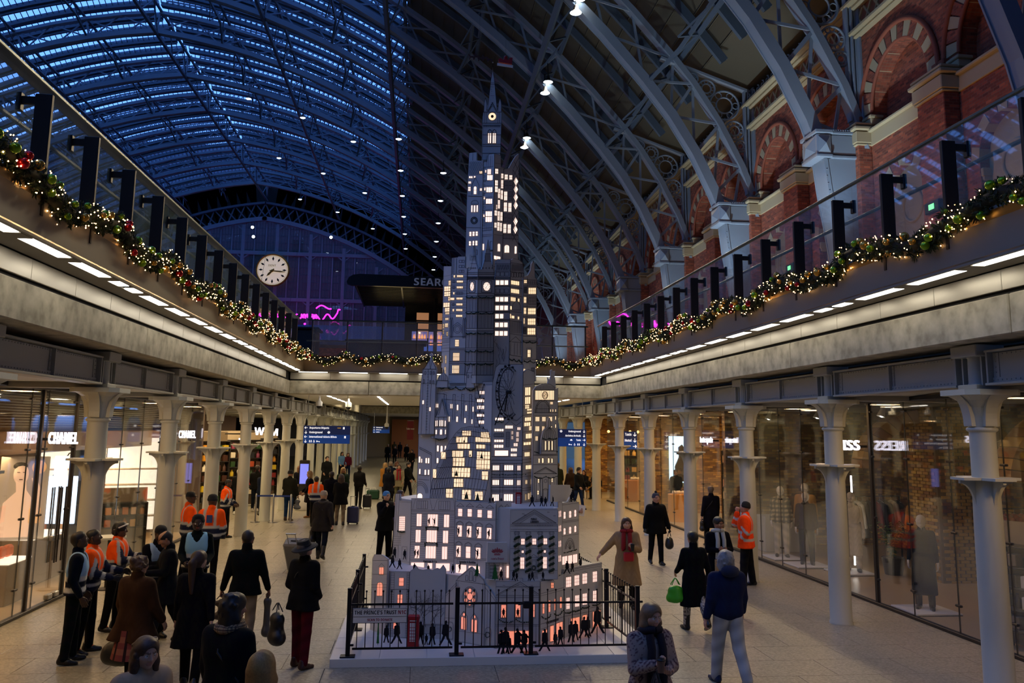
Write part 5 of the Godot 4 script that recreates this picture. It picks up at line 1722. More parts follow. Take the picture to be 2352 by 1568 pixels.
	open_front("library",[333,1508,333,460,560,458,700,450,840,458,1051,460,1051,1500])
	poly_line([360,665,695,460,1028,660,360,665],6); poly_line([395,655,695,485,1000,655],3); poly_line([480,660,695,520,915,660],4); poly_line([440,656,695,502,955,656],3)
	for y in [685,706,755,785]: line(340,y,1048,y,4)
	for i in 44: line(405+i*13.2,688,405+i*13.2,704,2.5)
	for i in 26:
		line(430+i*10.2,640 - i*5.6,430+i*10.2,650 - i*5.6,2.5); line(960 - i*10.2,640 - i*5.6,960 - i*10.2,650 - i*5.6,2.5)
	for x in [410,582,760,932]:
		line(x,830,x,1385); line(x+50,830,x+50,1385)
		frame(x - 12,792,74,36); hoop(x+3,810,12,14,3,10); hoop(x+47,810,12,14,3,10); frame(x - 8,1385,66,30)
		for y in [885,992,1096,1195,1280,1368]:
			swag(x - 8,y+18,x+58,y - 18,0,1,0.016); swag(x - 4,y+6,x+54,y - 26,0,1,0.014)
	wins([[498,896,56,88],[665,894,60,90],[834,890,56,90]],2,2)
	wins([[490,1175,60,170],[828,1170,60,170]],2,3)
	for e in [[498,990],[665,990],[834,986],[490,1350],[828,1346]]: line(e[0] - 8,e[1],e[0]+68,e[1],5)
	wins([[508,1072,34,38],[838,1068,34,38]])
	for x in [525,855]: poly_line([x - 20,1070,x,1045,x+20,1070],4); line(x,1110,x,1135,5)
	frame(650,1208,86,195); frame(664,1225,58,70); frame(664,1310,58,85); poly_line([635,1175,690,1130,748,1175,635,1175],4)
	wreath(690,1330,26)
	line(340,1045,1048,1045,3); line(340,1372,1048,1366,4)
	for i in 4: frame(645 - i*4,1415+i*22,95+i*8,20)
	for e in [[510,515],[540,535],[985,545],[890,490],[380,935],[1000,985],[380,1190],[470,1140],[990,1110]]: frame(e[0],e[1],30,9)
	close_front()
	tower_words("PUBLIC",642,600,735,600,0.030)
	tower_words("LIBRARY",634,640,762,640,0.030)
	open_front("opera_side",[1051,1430,1051,340,1116,345,1116,1450])
	for y in [480,700,930,1150]: wins([[1060,y,14,95],[1084,y - 6,14,95]],1,2,-0.2)
	close_front()
	open_front("opera",[1110,1437,1110,360,1165,350,1195,340,1235,268,1275,330,1365,345,1365,1290])
	wins([[1134,490,30,108],[1214,478,34,105],[1293,462,32,104]],1,2,-0.15,true)
	wins([[1134,738,30,98],[1214,718,34,105],[1293,702,32,98]],1,2,-0.15,true)
	for y in [390,640,660,860]: line(1110,y,1365,y - 36,4)
	var fan := [1172,1070]
	for i in 9: fan.append_array([1228 - cos(PI*i/8)*56,1050 - sin(PI*i/8)*135])
	fan.append_array([1286,1046])
	part("window",board(mb(),fan,0.003,0.0),lit_mat,front)
	for i in range(1,8): line(1228,1056,1228 - cos(PI*i/8)*56,1050 - sin(PI*i/8)*135,3)
	for r in [1.0,1.22]: for i in 12: line(1228 - cos(PI*i/12)*56*r,1052 - sin(PI*i/12)*135*r,1228 - cos(PI*(i+1)/12)*56*r,1052 - sin(PI*(i+1)/12)*135*r,4)
	win(1112,1165,78,125,2,1,-0.18); win(1200,1150,62,125,1,1,-0.18); win(1272,1135,68,130,2,1,-0.18)
	swag(1135,1105,1320,1055,6,1)
	close_front()
	var bx = sheets["opera"]
	front = part("back_board",board(mb(),[1045,345,1052,85,1335,85,1340,140,1362,140,1362,345],-0.12,0.03),M.card,city)
func tier_two() -> void:
	open_front("castle",[47,1516,47,860,205,860,210,390,618,392,618,1516],"lit_high")
	wins([[213,553,14,42],[230,553,14,42],[363,556,11,48],[377,556,11,48],[428,562,18,60],[513,568,18,62],[583,582,15,55],[350,682,14,56],[425,682,20,58],[505,697,18,55],[575,710,14,50],[55,1082,20,66],[80,1105,14,44],[124,1098,20,56],[148,1098,20,58],[62,1206,18,56],[118,1214,20,56],[152,1214,18,56],[238,1098,22,54],[238,972,22,65],[275,976,24,75],[316,976,18,56]],1,1,0.0,true)
	win(50,1448,56,60,1,1,0.0,true)
	for r in [70.0,84.0,98.0]: for i in 10: line(78+cos(PI+PI*i/10)*r*0.85,1450+sin(PI+PI*i/10)*r*1.2,78+cos(PI+PI*(i+1)/10)*r*0.85,1450+sin(PI+PI*(i+1)/10)*r*1.2)
	for x in [310,400,485,562]: poly_line([x - 10,720,x - 10,460,x+12,460,x+12,720],3)
	poly_line([220,452,300,455,300,510,618,535],3); line(60,990,190,1055,4); line(60,1005,190,1072,4); line(185,1072,185,1500); line(225,900,225,1160); line(60,1270,170,1275); line(60,1310,170,1320)
	for i in 70:
		var x := rng.randf_range(220,600)
		var y := rng.randf_range(410,760)
		line(x,y,x+rng.randf_range(5,12),y,2.0)
	swag(225,372,610,398,26,4)
	close_front()
	open_front("castle",[60,862,75,370,92,205,118,180,140,145,162,108,170,70,150,62,172,35,192,62,178,72,186,108,205,150,225,185,232,205,225,862],"lit_high",0.06)
	for x in [100,150,185]: line(x,205,x - 8,860,2.5)
	for i in 22:
		line(138,230+i*28,158,230+i*28,2.5)
	for e in [[95,518],[168,588]]: win(e[0],e[1],20,44,1,1,0,true)
	line(92,205,232,205,5); line(80,350,228,355);
	wins([[112,225,14,34],[168,225,14,34],[198,228,14,32],[100,310,14,36],[166,318,12,34],[198,320,12,34]],1,1,0,true,false)
	poly_line([105,200,160,110,168,200]); poly_line([232,205,185,110,172,205])
	close_front()
	open_front("castle",[225,392,240,322,255,280,292,245,300,205,308,245,335,270,350,318,345,392],"lit_high",0.05)
	for x in [262,285,305,325]: line(x,262,x - 4,318)
	line(240,320,350,322,5)
	close_front()
	open_front("castle",[530,395,536,238,560,190,574,140,590,185,612,240,612,395],"lit_high",0.05)
	line(534,240,612,242,4); wins([[545,262,12,30],[582,262,12,30]],1,1,0,true,false)
	close_front()
	open_front("castle",[192,880,232,880,225,690,245,670,296,505,345,672,350,690,345,910,225,905,192,900],"lit_high",0.05)
	wins([[232,724,11,62],[246,722,11,62],[272,720,13,64],[288,718,12,66],[302,720,12,64],[325,724,14,62],[235,815,18,50],[280,812,25,56],[330,815,14,50]],1,1,0,true)
	line(228,690,348,690,4); line(228,790,348,792,4); line(264,690,264,880); line(318,690,318,880); poly_line([262,670,298,520,330,670])
	swag(225,895,345,900,22,1)
	close_front()
	open_front("braced_block",[],"lit_high")
	wins([[655,425,60,36],[730,426,66,36],[630,506,75,34],[632,572,75,38],[712,572,80,40],[632,656,104,30],[752,656,40,32],[650,722,145,36],[745,806,45,30]],4,1)
	for i in 4:
		poly_line([620,352+i*145,660,497+i*145],6); poly_line([700,352+i*145,660,497+i*145],6); poly_line([700,352+i*145,745,497+i*145],6); poly_line([795,352+i*145,745,497+i*145],6)
		line(612,497+i*145,800,497+i*145,4)
	for i in 14: line(615,360+i*30,798,360+i*30,2)
	close_front()
	open_front("egg_hall",[178,1500,195,1350,235,1200,290,1080,360,940,430,840,480,795,560,780,660,790,740,818,765,870,775,950,777,1100,768,1250,745,1400,715,1516,178,1512],"lit_warm",0.03)
	for e in [[490,822,90,50,4,2],[675,836,85,60,4,2],[430,882,115,60,4,1],[622,886,150,50,6,1],[445,952,125,52,4,1],[632,960,90,42,3,1],[560,1022,32,64,1,1],[640,1030,130,84,5,2],[392,1022,112,64,3,1],[402,1092,118,86,4,2],[636,1112,135,98,5,2],[395,1192,182,94,6,2],[692,1228,62,88,2,2],[416,1302,95,84,4,2],[340,1402,70,90,2,2],[500,1412,90,98,3,2],[628,1428,78,90,3,2],[280,1036,50,70,1,1],[203,1206,36,90,1,1]]:
		win(e[0],e[1],e[2],e[3],e[4],e[5],0.02)
	for e in [[835,440,765],[882,400,772],[945,362,776],[1012,325,778],[1088,290,778],[1185,245,772],[1295,212,760],[1395,190,745]]:
		poly_line([e[1],e[0]+10,(e[1]+e[2])*0.5,e[0] - 4,e[2],e[0]+22],4)
	for i in 12:
		var u := i/11.0
		poly_line([lerpf(400,712,u),1510,lerpf(420,770,u),1250,lerpf(450,776,u),1050,lerpf(470,762,u),880,lerpf(490,735,u),800],2.5)
	for i in 9:
		poly_line([lerpf(190,400,i/8.0),1505,lerpf(250,420,i/8.0),1290,lerpf(320,430,i/8.0),1090,lerpf(410,470,i/8.0),880],2.0)
		if i<8: poly_line([lerpf(215,420,i/8.0),1490,lerpf(190,400,i/8.0),1330,lerpf(310,440,i/8.0),1150,lerpf(330,440,i/8.0),1020],2.0)
	for e in [[545,1505,80],[655,1515,75],[440,1275,60],[688,1100,55],[510,940,30],[575,1080,30]]: board(fir,[e[0] - e[2]*0.28,e[1],e[0]+e[2]*0.28,e[1],e[0],e[1] - e[2]],0.007,0.002)
	close_front()
	open_front("stepped_block",[119,1509,119,330,150,180,180,148,412,150,412,1509],"lit_high")
	wins([[150,662,82,28],[143,768,90,26],[143,870,90,26],[143,918,90,32],[246,736,74,32],[305,788,20,36],[305,835,20,36],[352,796,25,50],[352,854,25,38],[328,902,40,34],[302,952,60,32],[300,1002,60,30],[360,752,34,30]],4,1)
	win(150,972,130,54,1,1)
	for e in [[1112,48],[1248,50],[1382,66]]: wins([[133,e[0],64,e[1]],[242,e[0] - 2,86,e[1]+2],[364,e[0]+2,34,e[1]]],4,1)
	win(143,815,90,28,5,1,0,false,false)
	for y in [1030,1065,1095,1170,1225,1318,1345,1362]: line(122,y,412,y,4)
	for x in [128,205,232,336,356,405]: line(x,1095,x,1500)
	frame(258,800,30,140); for i in 8: line(258,810+i*17,288,810+i*17)
	poly_line([240,735,300,680,360,690,412,640]); poly_line([300,700,350,740,400,700])
	for i in 14:
		var y := 200+i*28.0
		poly_line([150+rng.randf_range(0,40),y,160+rng.randf_range(0,60),y+20,200+rng.randf_range(0,60),y+30])
	swag(130,1198,450,1198,5,3,0.008)
	swag(150,695,232,695,14,2,0.007)
	close_front()
	city_wheel()
	open_front("side_terrace",[412,1485,412,230,440,205,460,198,519,225,519,1470],"lit_warm")
	wins([[430,372,52,80],[430,465,52,70],[432,540,40,40],[450,578,58,20],[450,606,58,20],[430,660,60,38],[425,708,60,38],[470,742,32,44],[440,815,66,48],[420,896,70,30],[430,990,50,42],[442,1112,66,40],[440,1250,20,40],[492,1242,22,50],[440,1380,14,60],[465,1372,18,60],[490,1362,18,60]],3,1,-0.08)
	for y in [350,560,640,800,880,975,1060,1090,1190,1220,1330,1350]: line(414,y,518,y - 12)
	close_front()
	open_front("domed_hall",[511,1476,511,400,540,360,580,338,625,330,670,340,705,362,722,390,746,375,746,1462],"lit_warm")
	win(527,398,180,92,12,1)
	dial(618,445,25,36,M.card,2.6,-0.6)
	for r in [1.0,1.15]: for i in 12: line(598 - cos(PI*i/12)*62*r,610 - sin(PI*i/12)*105*r,598 - cos(PI*(i+1)/12)*62*r,610 - sin(PI*(i+1)/12)*105*r,4)
	for i in 7: line(545+i*18,610,545+i*18,530,2.5)
	line(540,575,660,575); line(520,612,740,612,4); line(520,640,740,640); line(520,498,740,498,4)
	wins([[530,650,38,46],[592,650,34,46],[655,650,34,46],[530,740,38,50],[592,740,24,50],[655,740,34,50],[692,815,32,55],[530,835,26,45],[668,506,28,28]],3,1)
	wins([[668,578,10,28],[690,578,10,28],[717,578,10,28],[716,645,12,36],[716,722,12,36]])
	for i in 16: line(520+i*14,385,520+i*14,345+absf(i - 8)*4,2)
	line(515,392,722,392,4)
	line(515,1015,740,1015,4); line(515,1105,740,1105,4)
	wins([[560,1045,14,44],[592,1042,18,48],[648,1042,18,48],[682,1045,14,44]],1,1,0,true)
	poly_line([520,1190,628,1130,738,1190,520,1190],5); poly_line([550,1184,628,1142,710,1184])
	for x in [525,545,580,600,655,675,712,732]: line(x,1230,x,1430)
	wins([[556,1238,14,38],[684,1230,14,40],[552,1346,16,40],[684,1340,18,48]],1,2)
	frame(608,1340,40,85); poly_line([600,1340,628,1325,656,1340]); hoop(628,1258,14,16,3,10)
	for i in 4: line(540 - i*6,1432+i*9,720+i*6,1428+i*9)
	swag(525,985,735,985,14,2); swag(525,1218,735,1214,14,2)
	close_front()
	open_front("domed_hall",[555,1005,560,860,575,790,600,760,618,748,620,690,630,660,640,690,642,748,665,762,690,800,698,860,700,1005],"lit_warm",0.07)
	wins([[588,880,14,88],[620,880,14,88],[650,880,14,88]])
	for x in [580,600,620,640,660,680]: poly_line([x,860,lerpf(x,630,0.25),790,630,750])
	line(558,865,700,865,5); line(556,975,700,975,4)
	for x in [575,608,640,672]: line(x,870,x,972)
	swag(560,855,698,855,10,2,0.009)
	close_front()
	front = part("gable_statue",board(mb(),[650,360,662,310,655,270,675,300,685,260,682,205,695,195,705,215,728,210,722,260,730,300,735,380],-0.02,0.02),M.card,city)
	sh = sheets["stepped_block"]
	paper_box(sp(370,1512,0.16),0.27)
func city_wheel() -> void:
	var w := Node3D.new()
	var holder := part("observation_wheel",mb().lathe(PackedVector2Array([Vector2(0.03,-0.04),Vector2(0.03,0.04)]),Vector3.ZERO,10,Basis(Vector3.RIGHT,PI/2)),M.print_ink,city,Vector3(1.515,3.98,-14.26))
	holder.rotation.y = deg_to_rad(58)
	w.free()
	var rim := mb()
	rim.tube(ring(Vector3(0,0,0.03),0.42,0,40),0.006,5,true).tube(ring(Vector3(0,0,-0.03),0.42,0,40),0.006,5,true).tube(ring(Vector3.ZERO,0.385,0,40),0.005,5,true)
	for i in 40:
		var a := TAU*i/40
		rim.bar(Vector3(cos(a)*0.42,sin(a)*0.42,0.03),Vector3(cos(a+0.08)*0.385,sin(a+0.08)*0.385,0),0.005,0.005)
		rim.bar(Vector3(cos(a)*0.42,sin(a)*0.42,-0.03),Vector3(cos(a+0.08)*0.385,sin(a+0.08)*0.385,0),0.005,0.005)
	part("rim",rim,M.print_ink,holder)
	var sk := mb()
	for i in 24:
		var a := TAU*i/24
		sk.bar(Vector3(0,0,0.04 if i % 2 else -0.04),Vector3(cos(a)*0.39,sin(a)*0.39,0),0.004,0.004)
	part("spokes",sk,M.print_ink,holder,Vector3.ZERO,"stuff")
	for i in 20:
		var a := TAU*i/20
		part("capsule",mb().ball(Vector3(cos(a)*0.45,sin(a)*0.45,0),0.02,4,8,Vector3(1,1,1.4)),M.print_ink,holder)
	part("strut",mb().bar(Vector3(0,0,-0.02),Vector3(0.2,-0.55,-0.2),0.018,0.018).bar(Vector3(0,0,-0.02),Vector3(-0.1,-0.55,-0.2),0.018,0.018),M.print_ink,holder)
func tier_three() -> void:
	open_front("left_slab",[],"lit_warm")
	wins([[98,515,74,58],[100,580,72,54],[148,442,26,60],[148,638,24,50],[92,712,76,54],[112,772,54,50],[118,828,46,24],[92,966,16,56],[118,960,36,46],[92,1035,14,54],[138,1062,16,50],[118,895,40,26],[90,1350,12,82],[128,1345,16,92],[88,1490,10,62],[122,1480,18,88]],3,2,-0.05)
	for i in 16: line(84,390+i*56,180,375+i*56,2)
	for y in [1150,1190,1260,1300]: line(84,y,180,y - 8,3)
	close_front()
	open_front("brick_slab",[177,1672,180,168,255,160,258,150,345,148,345,290,371,292,371,1672],"lit_warm")
	for y in [378,444,514,650,720,788,858]: win(248,y,76,27,4,1)
	wins([[207,378,20,30],[205,585,20,28],[170,652,54,30],[204,788,20,30]],1,1)
	for y in [444,514,720]: win(200,y,26,27,2,1,0,false,false)
	win(248,585,76,27,4,1,0,false,false)
	win(244,1156,46,80,3,3); win(222,1312,78,95,5,2); win(216,1460,84,95,5,2)
	for i in 15: line(180,365+i*34,368,365+i*34,2.5)
	for x in [190,200,212,235,245]: line(x,170,x,360,2.5)
	wins([[272,195,34,30],[272,258,34,30],[272,318,34,28],[308,195,26,30],[308,258,26,30],[308,318,26,28]],1,1,0,false,false)
	for x in [185,205,340,360]: poly_line([x - 8,1140,x - 8,930,x,890,x+8,930,x+8,1140],4)
	hoop(268,1030,44,50,4); hoop(268,1030,28,32,3); poly_line([215,1080,215,990,268,950,322,990,322,1080],4)
	for y in [1120,1258,1275,1418,1436,1570]: line(178,y,370,y,5)
	for i in 12: line(182+i*16,1280,182+i*16,1415,2.5)
	for i in 12: line(182+i*16,1440,182+i*16,1570,2.5)
	close_front()
	for side in [0,1]:
		if side==0: open_front("clock_tower_left",[365,1672,372,640,378,330,410,310,425,245,440,140,447,10,458,130,475,220,500,300,501,1672],"lit_warm")
		else: open_front("clock_tower_right",[501,1672,501,300,540,310,570,215,585,110,612,-60,640,100,655,210,690,330,700,640,700,1672],"lit_warm")
		var x0: float = sh[0]
		var x1: float = sh[1]
		var cx := 433.0 if side==0 else 606.0
		dial(cx,514,26 if side==0 else 44,55,M.lit_high,2.2,-0.9)
		frame(cx - (38 if side==0 else 62),446,76 if side==0 else 124,140,0,6)
		for y in [345,365,395,430,600,628,655,820,850,1020,1050,1255,1275,1420,1440,1575]: line(x0,y,x1,y,6)
		var n := 10 if side==0 else 14
		for i in n+1:
			var x := lerpf(x0+6,x1 - 6,float(i)/n)
			for seg in [[660,815],[860,1015],[1060,1250],[1285,1415],[1445,1570]]: line(x,seg[0],x,seg[1],4.5 if i % 3==0 else 2.5)
		for i in n*2: hoop(lerpf(x0+6,x1 - 6,(i+0.5)/(n*2.0)),412,3,12,3,6)
		for i in 5: hoop(lerpf(x0+20,x1 - 30,i/4.0),290,6,10,4,6)
		for y in [640,830,1075,1288,1440]: swag(x0+4,y,x1 - 4,y,14,2,0.010)
		if side==0: poly_line([415,150,475,150],5); poly_line([410,235,485,235],4)
		else: poly_line([575,115,655,115],6); poly_line([570,205,660,205],4); poly_line([590,60,635,60],3)
		for i in 6: line(lerpf(cx - 30,cx+30,i/5.0),125,lerpf(cx - 30,cx+30,i/5.0),200,3)
		close_front()
	open_front("glass_block",[700,1672,712,200,735,182,893,188,893,1672],"lit_high")
	for r in [[440,"111"],[642,"111"],[746,"111"],[846,"110"],[950,"111"],[1052,"111"]]:
		for i in 3:
			if r[1][i]=="1": win(716+i*53,r[0],46,58,1,1)
	for r in [[545,"111"],[340,"111"]]:
		for i in 3: win(718+i*53,r[0],46,50,1,1,0,false,false)
	for i in 8: poly_line([722+i*20,318,732+i*20,248,742+i*20,318],4)
	for y in [240,328,405,425,505,520,610,625,712,728,815,830,915,930,1020,1038]: line(702,y,892,y,4)
	for y in [415,515,618,720,822,922]:
		for i in 18: hoop(710+i*10,y,4,5,2,5)
	for k in 10:
		var x := rng.randf_range(715,880)
		var y := rng.randf_range(1130,1500)
		poly_line([x,y,x+rng.randf_range(-20,20),y+40,x+rng.randf_range(-40,40),y+80,x+rng.randf_range(-40,40),y+150])
	close_front()
	open_front("rounded_block",[888,1620,888,200,930,175,990,190,1035,225,1050,280,1061,400,1061,1620],"lit_warm")
	for e in [[900,440,100,50],[900,540,100,52],[898,642,60,50],[985,660,20,40],[892,750,22,45],[892,845,14,55],[910,865,36,35],[985,878,20,35]]: win(e[0],e[1],e[2],e[3],4 if e[2]>50 else 1,1,0.15)
	for i in 9: poly_line([905+i*16,330,912+i*16,240,920+i*16,332],3)
	for y in [225,335,425,520,620]: line(890,y,1058,y+24,4)
	for i in 5: win(905+i*30,345,24,55,1,1,0.15,false,false)
	poly_line([915,800,925,730,960,690,968,650,975,690,1010,735,1020,800,915,800],4); line(900,820,1035,830,5); line(895,930,1045,945,5); line(895,1085,1050,1105,4)
	for i in 11: line(905+i*13,940,905+i*13,1080,3)
	poly_line([890,1180,965,1120,1035,1190,890,1180],4); line(888,1335,1060,1365,5)
	for x in [905,950,985,1020]: line(x,1195,x,1335)
	win(980,1490,22,55,1,2); swag(888,1375,1061,1410,22,3,0.010)
	close_front()
	open_front("right_slab",[1050,1646,1050,400,1090,385,1105,380,1140,310,1148,240,1165,205,1182,240,1185,330,1190,405,1212,425,1212,1646],"lit_warm")
	wins([[1110,528,92,76],[1106,776,94,74],[1104,900,94,76],[1102,1016,96,78]],4,2)
	wins([[1056,640,30,72],[1056,770,30,76],[1054,895,16,70],[1106,1275,36,88],[1056,432,34,40],[1058,1500,24,62]],2,2)
	wins([[1112,444,92,42],[1110,650,92,78],[1060,520,30,70],[1056,1010,30,75],[1152,1490,40,70]],4,2,0,false,false)
	for y in [425,505,625,755,880,1000,1110,1165,1385]: line(1050,y,1212,y+6,4)
	line(1096,400,1096,1110); frame(1094,1255,60,118)
	swag(1050,1172,1205,1182,16,2,0.010); swag(1058,1400,1210,1412,20,2,0.010)
	close_front()
func tier_four() -> void:
	open_front("belfry_house",[167,1594,170,690,185,210,187,112,282,100,284,205,367,212,367,1594],"lit_high")
	for j in 6:
		for i in 7: hoop(200+i*24+(j % 2)*12,235+j*28,11,13,2.5,5)
	line(235,105,235,205); line(185,655,360,660,6); line(170,1045,355,1050,4)
	win(190,405,48,26,2,1); win(252,402,22,24,1,1); win(185,470,34,30,2,1); win(184,538,32,54,2,2)
	win(254,532,36,100,1,2,0,true); poly_line([230,640,230,520,272,420,320,520,320,640],4)
	lit_mat = M.lit_warm
	win(320,340,38,34,2,1)
	lit_mat = M.lit_high
	win(330,556,28,34,2,1)
	wins([[226,770,20,86],[258,770,22,86],[292,768,20,86]],1,1); win(226,705,88,50,1,1,0,true,false)
	hoop(267,958,40,42,8); hoop(267,958,22,24,6); for i in 12: line(267+cos(TAU*i/12)*20,958+sin(TAU*i/12)*22,267+cos(TAU*i/12)*38,958+sin(TAU*i/12)*40,7)
	wins([[210,1098,28,56],[249,1096,28,56],[288,1094,28,56],[207,1214,28,56],[252,1210,22,58],[286,1208,28,60]],1,2)
	frame(280,1320,32,62,0,5); line(345,690,350,1590)
	close_front()
	open_front("stepped_tower",[362,1594,367,260,372,240,380,225,415,225,420,160,440,130,508,122,508,1594],"lit_high")
	wins([[422,318,46,68],[420,392,76,68],[412,545,80,66],[410,690,82,64],[408,846,84,64],[408,914,82,66]],3,1)
	wins([[380,666,20,34],[378,886,20,34],[392,330,18,34],[384,550,22,38],[378,1246,20,80]],1,1)
	for y in [300,470,535,620,680,765,835,990,1060,1090,1140,1160]: line(364,y,506,y - 14,3.5)
	for x in [405,430,455,480]: line(x,150,x,300); line(x,990,x,1085)
	for i in 14: frame(370+(i % 2)*10,290+i*55,24,22)
	win(470,1215,30,105,1,1,0,true,false); swag(465,1335,506,1330,0,1,0.008)
	close_front()
	open_front("corner_tower",[502,1524,502,122,585,145,590,295,626,300,626,1524],"lit_high")
	wins([[514,312,40,64],[514,456,38,72],[512,532,40,74],[510,832,36,66],[508,982,36,66],[592,372,28,62],[592,450,28,110],[556,562,26,120],[590,582,28,114],[556,702,26,110],[535,764,14,60],[554,842,26,120],[588,852,28,110],[552,976,28,110],[586,986,24,106]],2,2,0.08)
	win(560,1242,34,98,2,1,0.05,true); win(504,1386,94,46,2,1,0.2)
	for y in [240,300,440,520,615,690,830,970,1080,1130]: line(502,y,626,y+18,3)
	close_front()
	open_front("lattice_tower",[621,1524,621,318,690,302,735,215,775,150,812,118,816,1510],"lit_high")
	wins([[635,382,38,64],[692,390,38,58],[630,596,40,112],[628,732,40,114],[684,738,40,114],[626,1000,38,112],[680,1006,40,110]],2,2)
	wins([[634,470,38,100],[688,470,38,100],[686,600,38,110],[630,870,38,108],[684,875,38,108]],2,2,0,false,false)
	win(643,1258,60,98,2,1,0,true); win(768,1272,28,96,1,1,0,true)
	for i in 7:
		var y := 420+i*100.0
		if i != 4: part("window",board(mb(),[752,y+50,778,y,804,y+50,778,y+100],0.003,0.0),lit_mat,front)
	for i in 10:
		var y := 220+i*100.0
		poly_line([735 if i>0 else 750,y,812,y+130],4); poly_line([814,y - 60,740,y+90],4)
	line(738,320,738,1130,4); line(621,1130,812,1140,5); line(621,1180,812,1190,5)
	for i in 14: line(628+i*13,1132,628+i*13,1178,2)
	close_front()
	open_front("clock_spire",[895,1440,895,1015,902,1010,905,930,915,880,928,930,930,1000,938,985,962,720,974,640,977,560,981,640,994,720,1022,985,1030,1000,1034,930,1048,880,1060,930,1062,1012,1066,1015,1058,1440],"lit_high")
	wins([[944,1200,14,92],[961,1200,14,92],[986,1200,14,92],[1002,1200,15,92]])
	for e in [[960,1185],[1001,1185]]: poly_line([e[0] - 20,e[1]+15,e[0] - 12,e[1] - 8,e[0],e[1] - 18,e[0]+12,e[1] - 8,e[0]+20,e[1]+15],5)
	part("clock_dial",disc(mb(),980,1050,34,34,0.004),M.lit_warm,front)
	hoop(980,1050,36,36,4); ink = disc(ink,980,1050,13,14,0.008)
	poly_line([938,1005,980,925,1022,1005],5); poly_line([946,1005,980,942,1014,1005],3)
	for y in [1010,1110,1128,1215,1300,1318,1380]: line(896,y,1060,y,4)
	for x in [912,930,1030,1046]: line(x,1012,x,1108,3)
	for i in 22: line(905+i*7,1132,905+i*7,1146,3)
	line(958,760,996,760,3); line(960,745,994,745,3)
	for i in 10: line(rng.randf_range(955,990),780+i*20,rng.randf_range(958,996),782+i*20,2)
	close_front()
	var body := mb()
	body.ball(sp(977,556,0),0.012,4,6)
	part("finial",body,M.card,front)
	var roof := mb()
	var a := sp(938,985,-0.02)
	var b := sp(1022,985,-0.02)
	var tip := sp(978,640,-0.13)
	roof.out(a,a+Vector3(0,0,-0.24),tip,tip+Vector3(1,0,0)); roof.out(b,b+Vector3(0,0,-0.24),tip,tip - Vector3(1,0,0)); roof.out(a+Vector3(0,0,-0.24),b+Vector3(0,0,-0.24),tip,tip+Vector3(0,0,1))
	part("spire_back",roof,M.card,city)
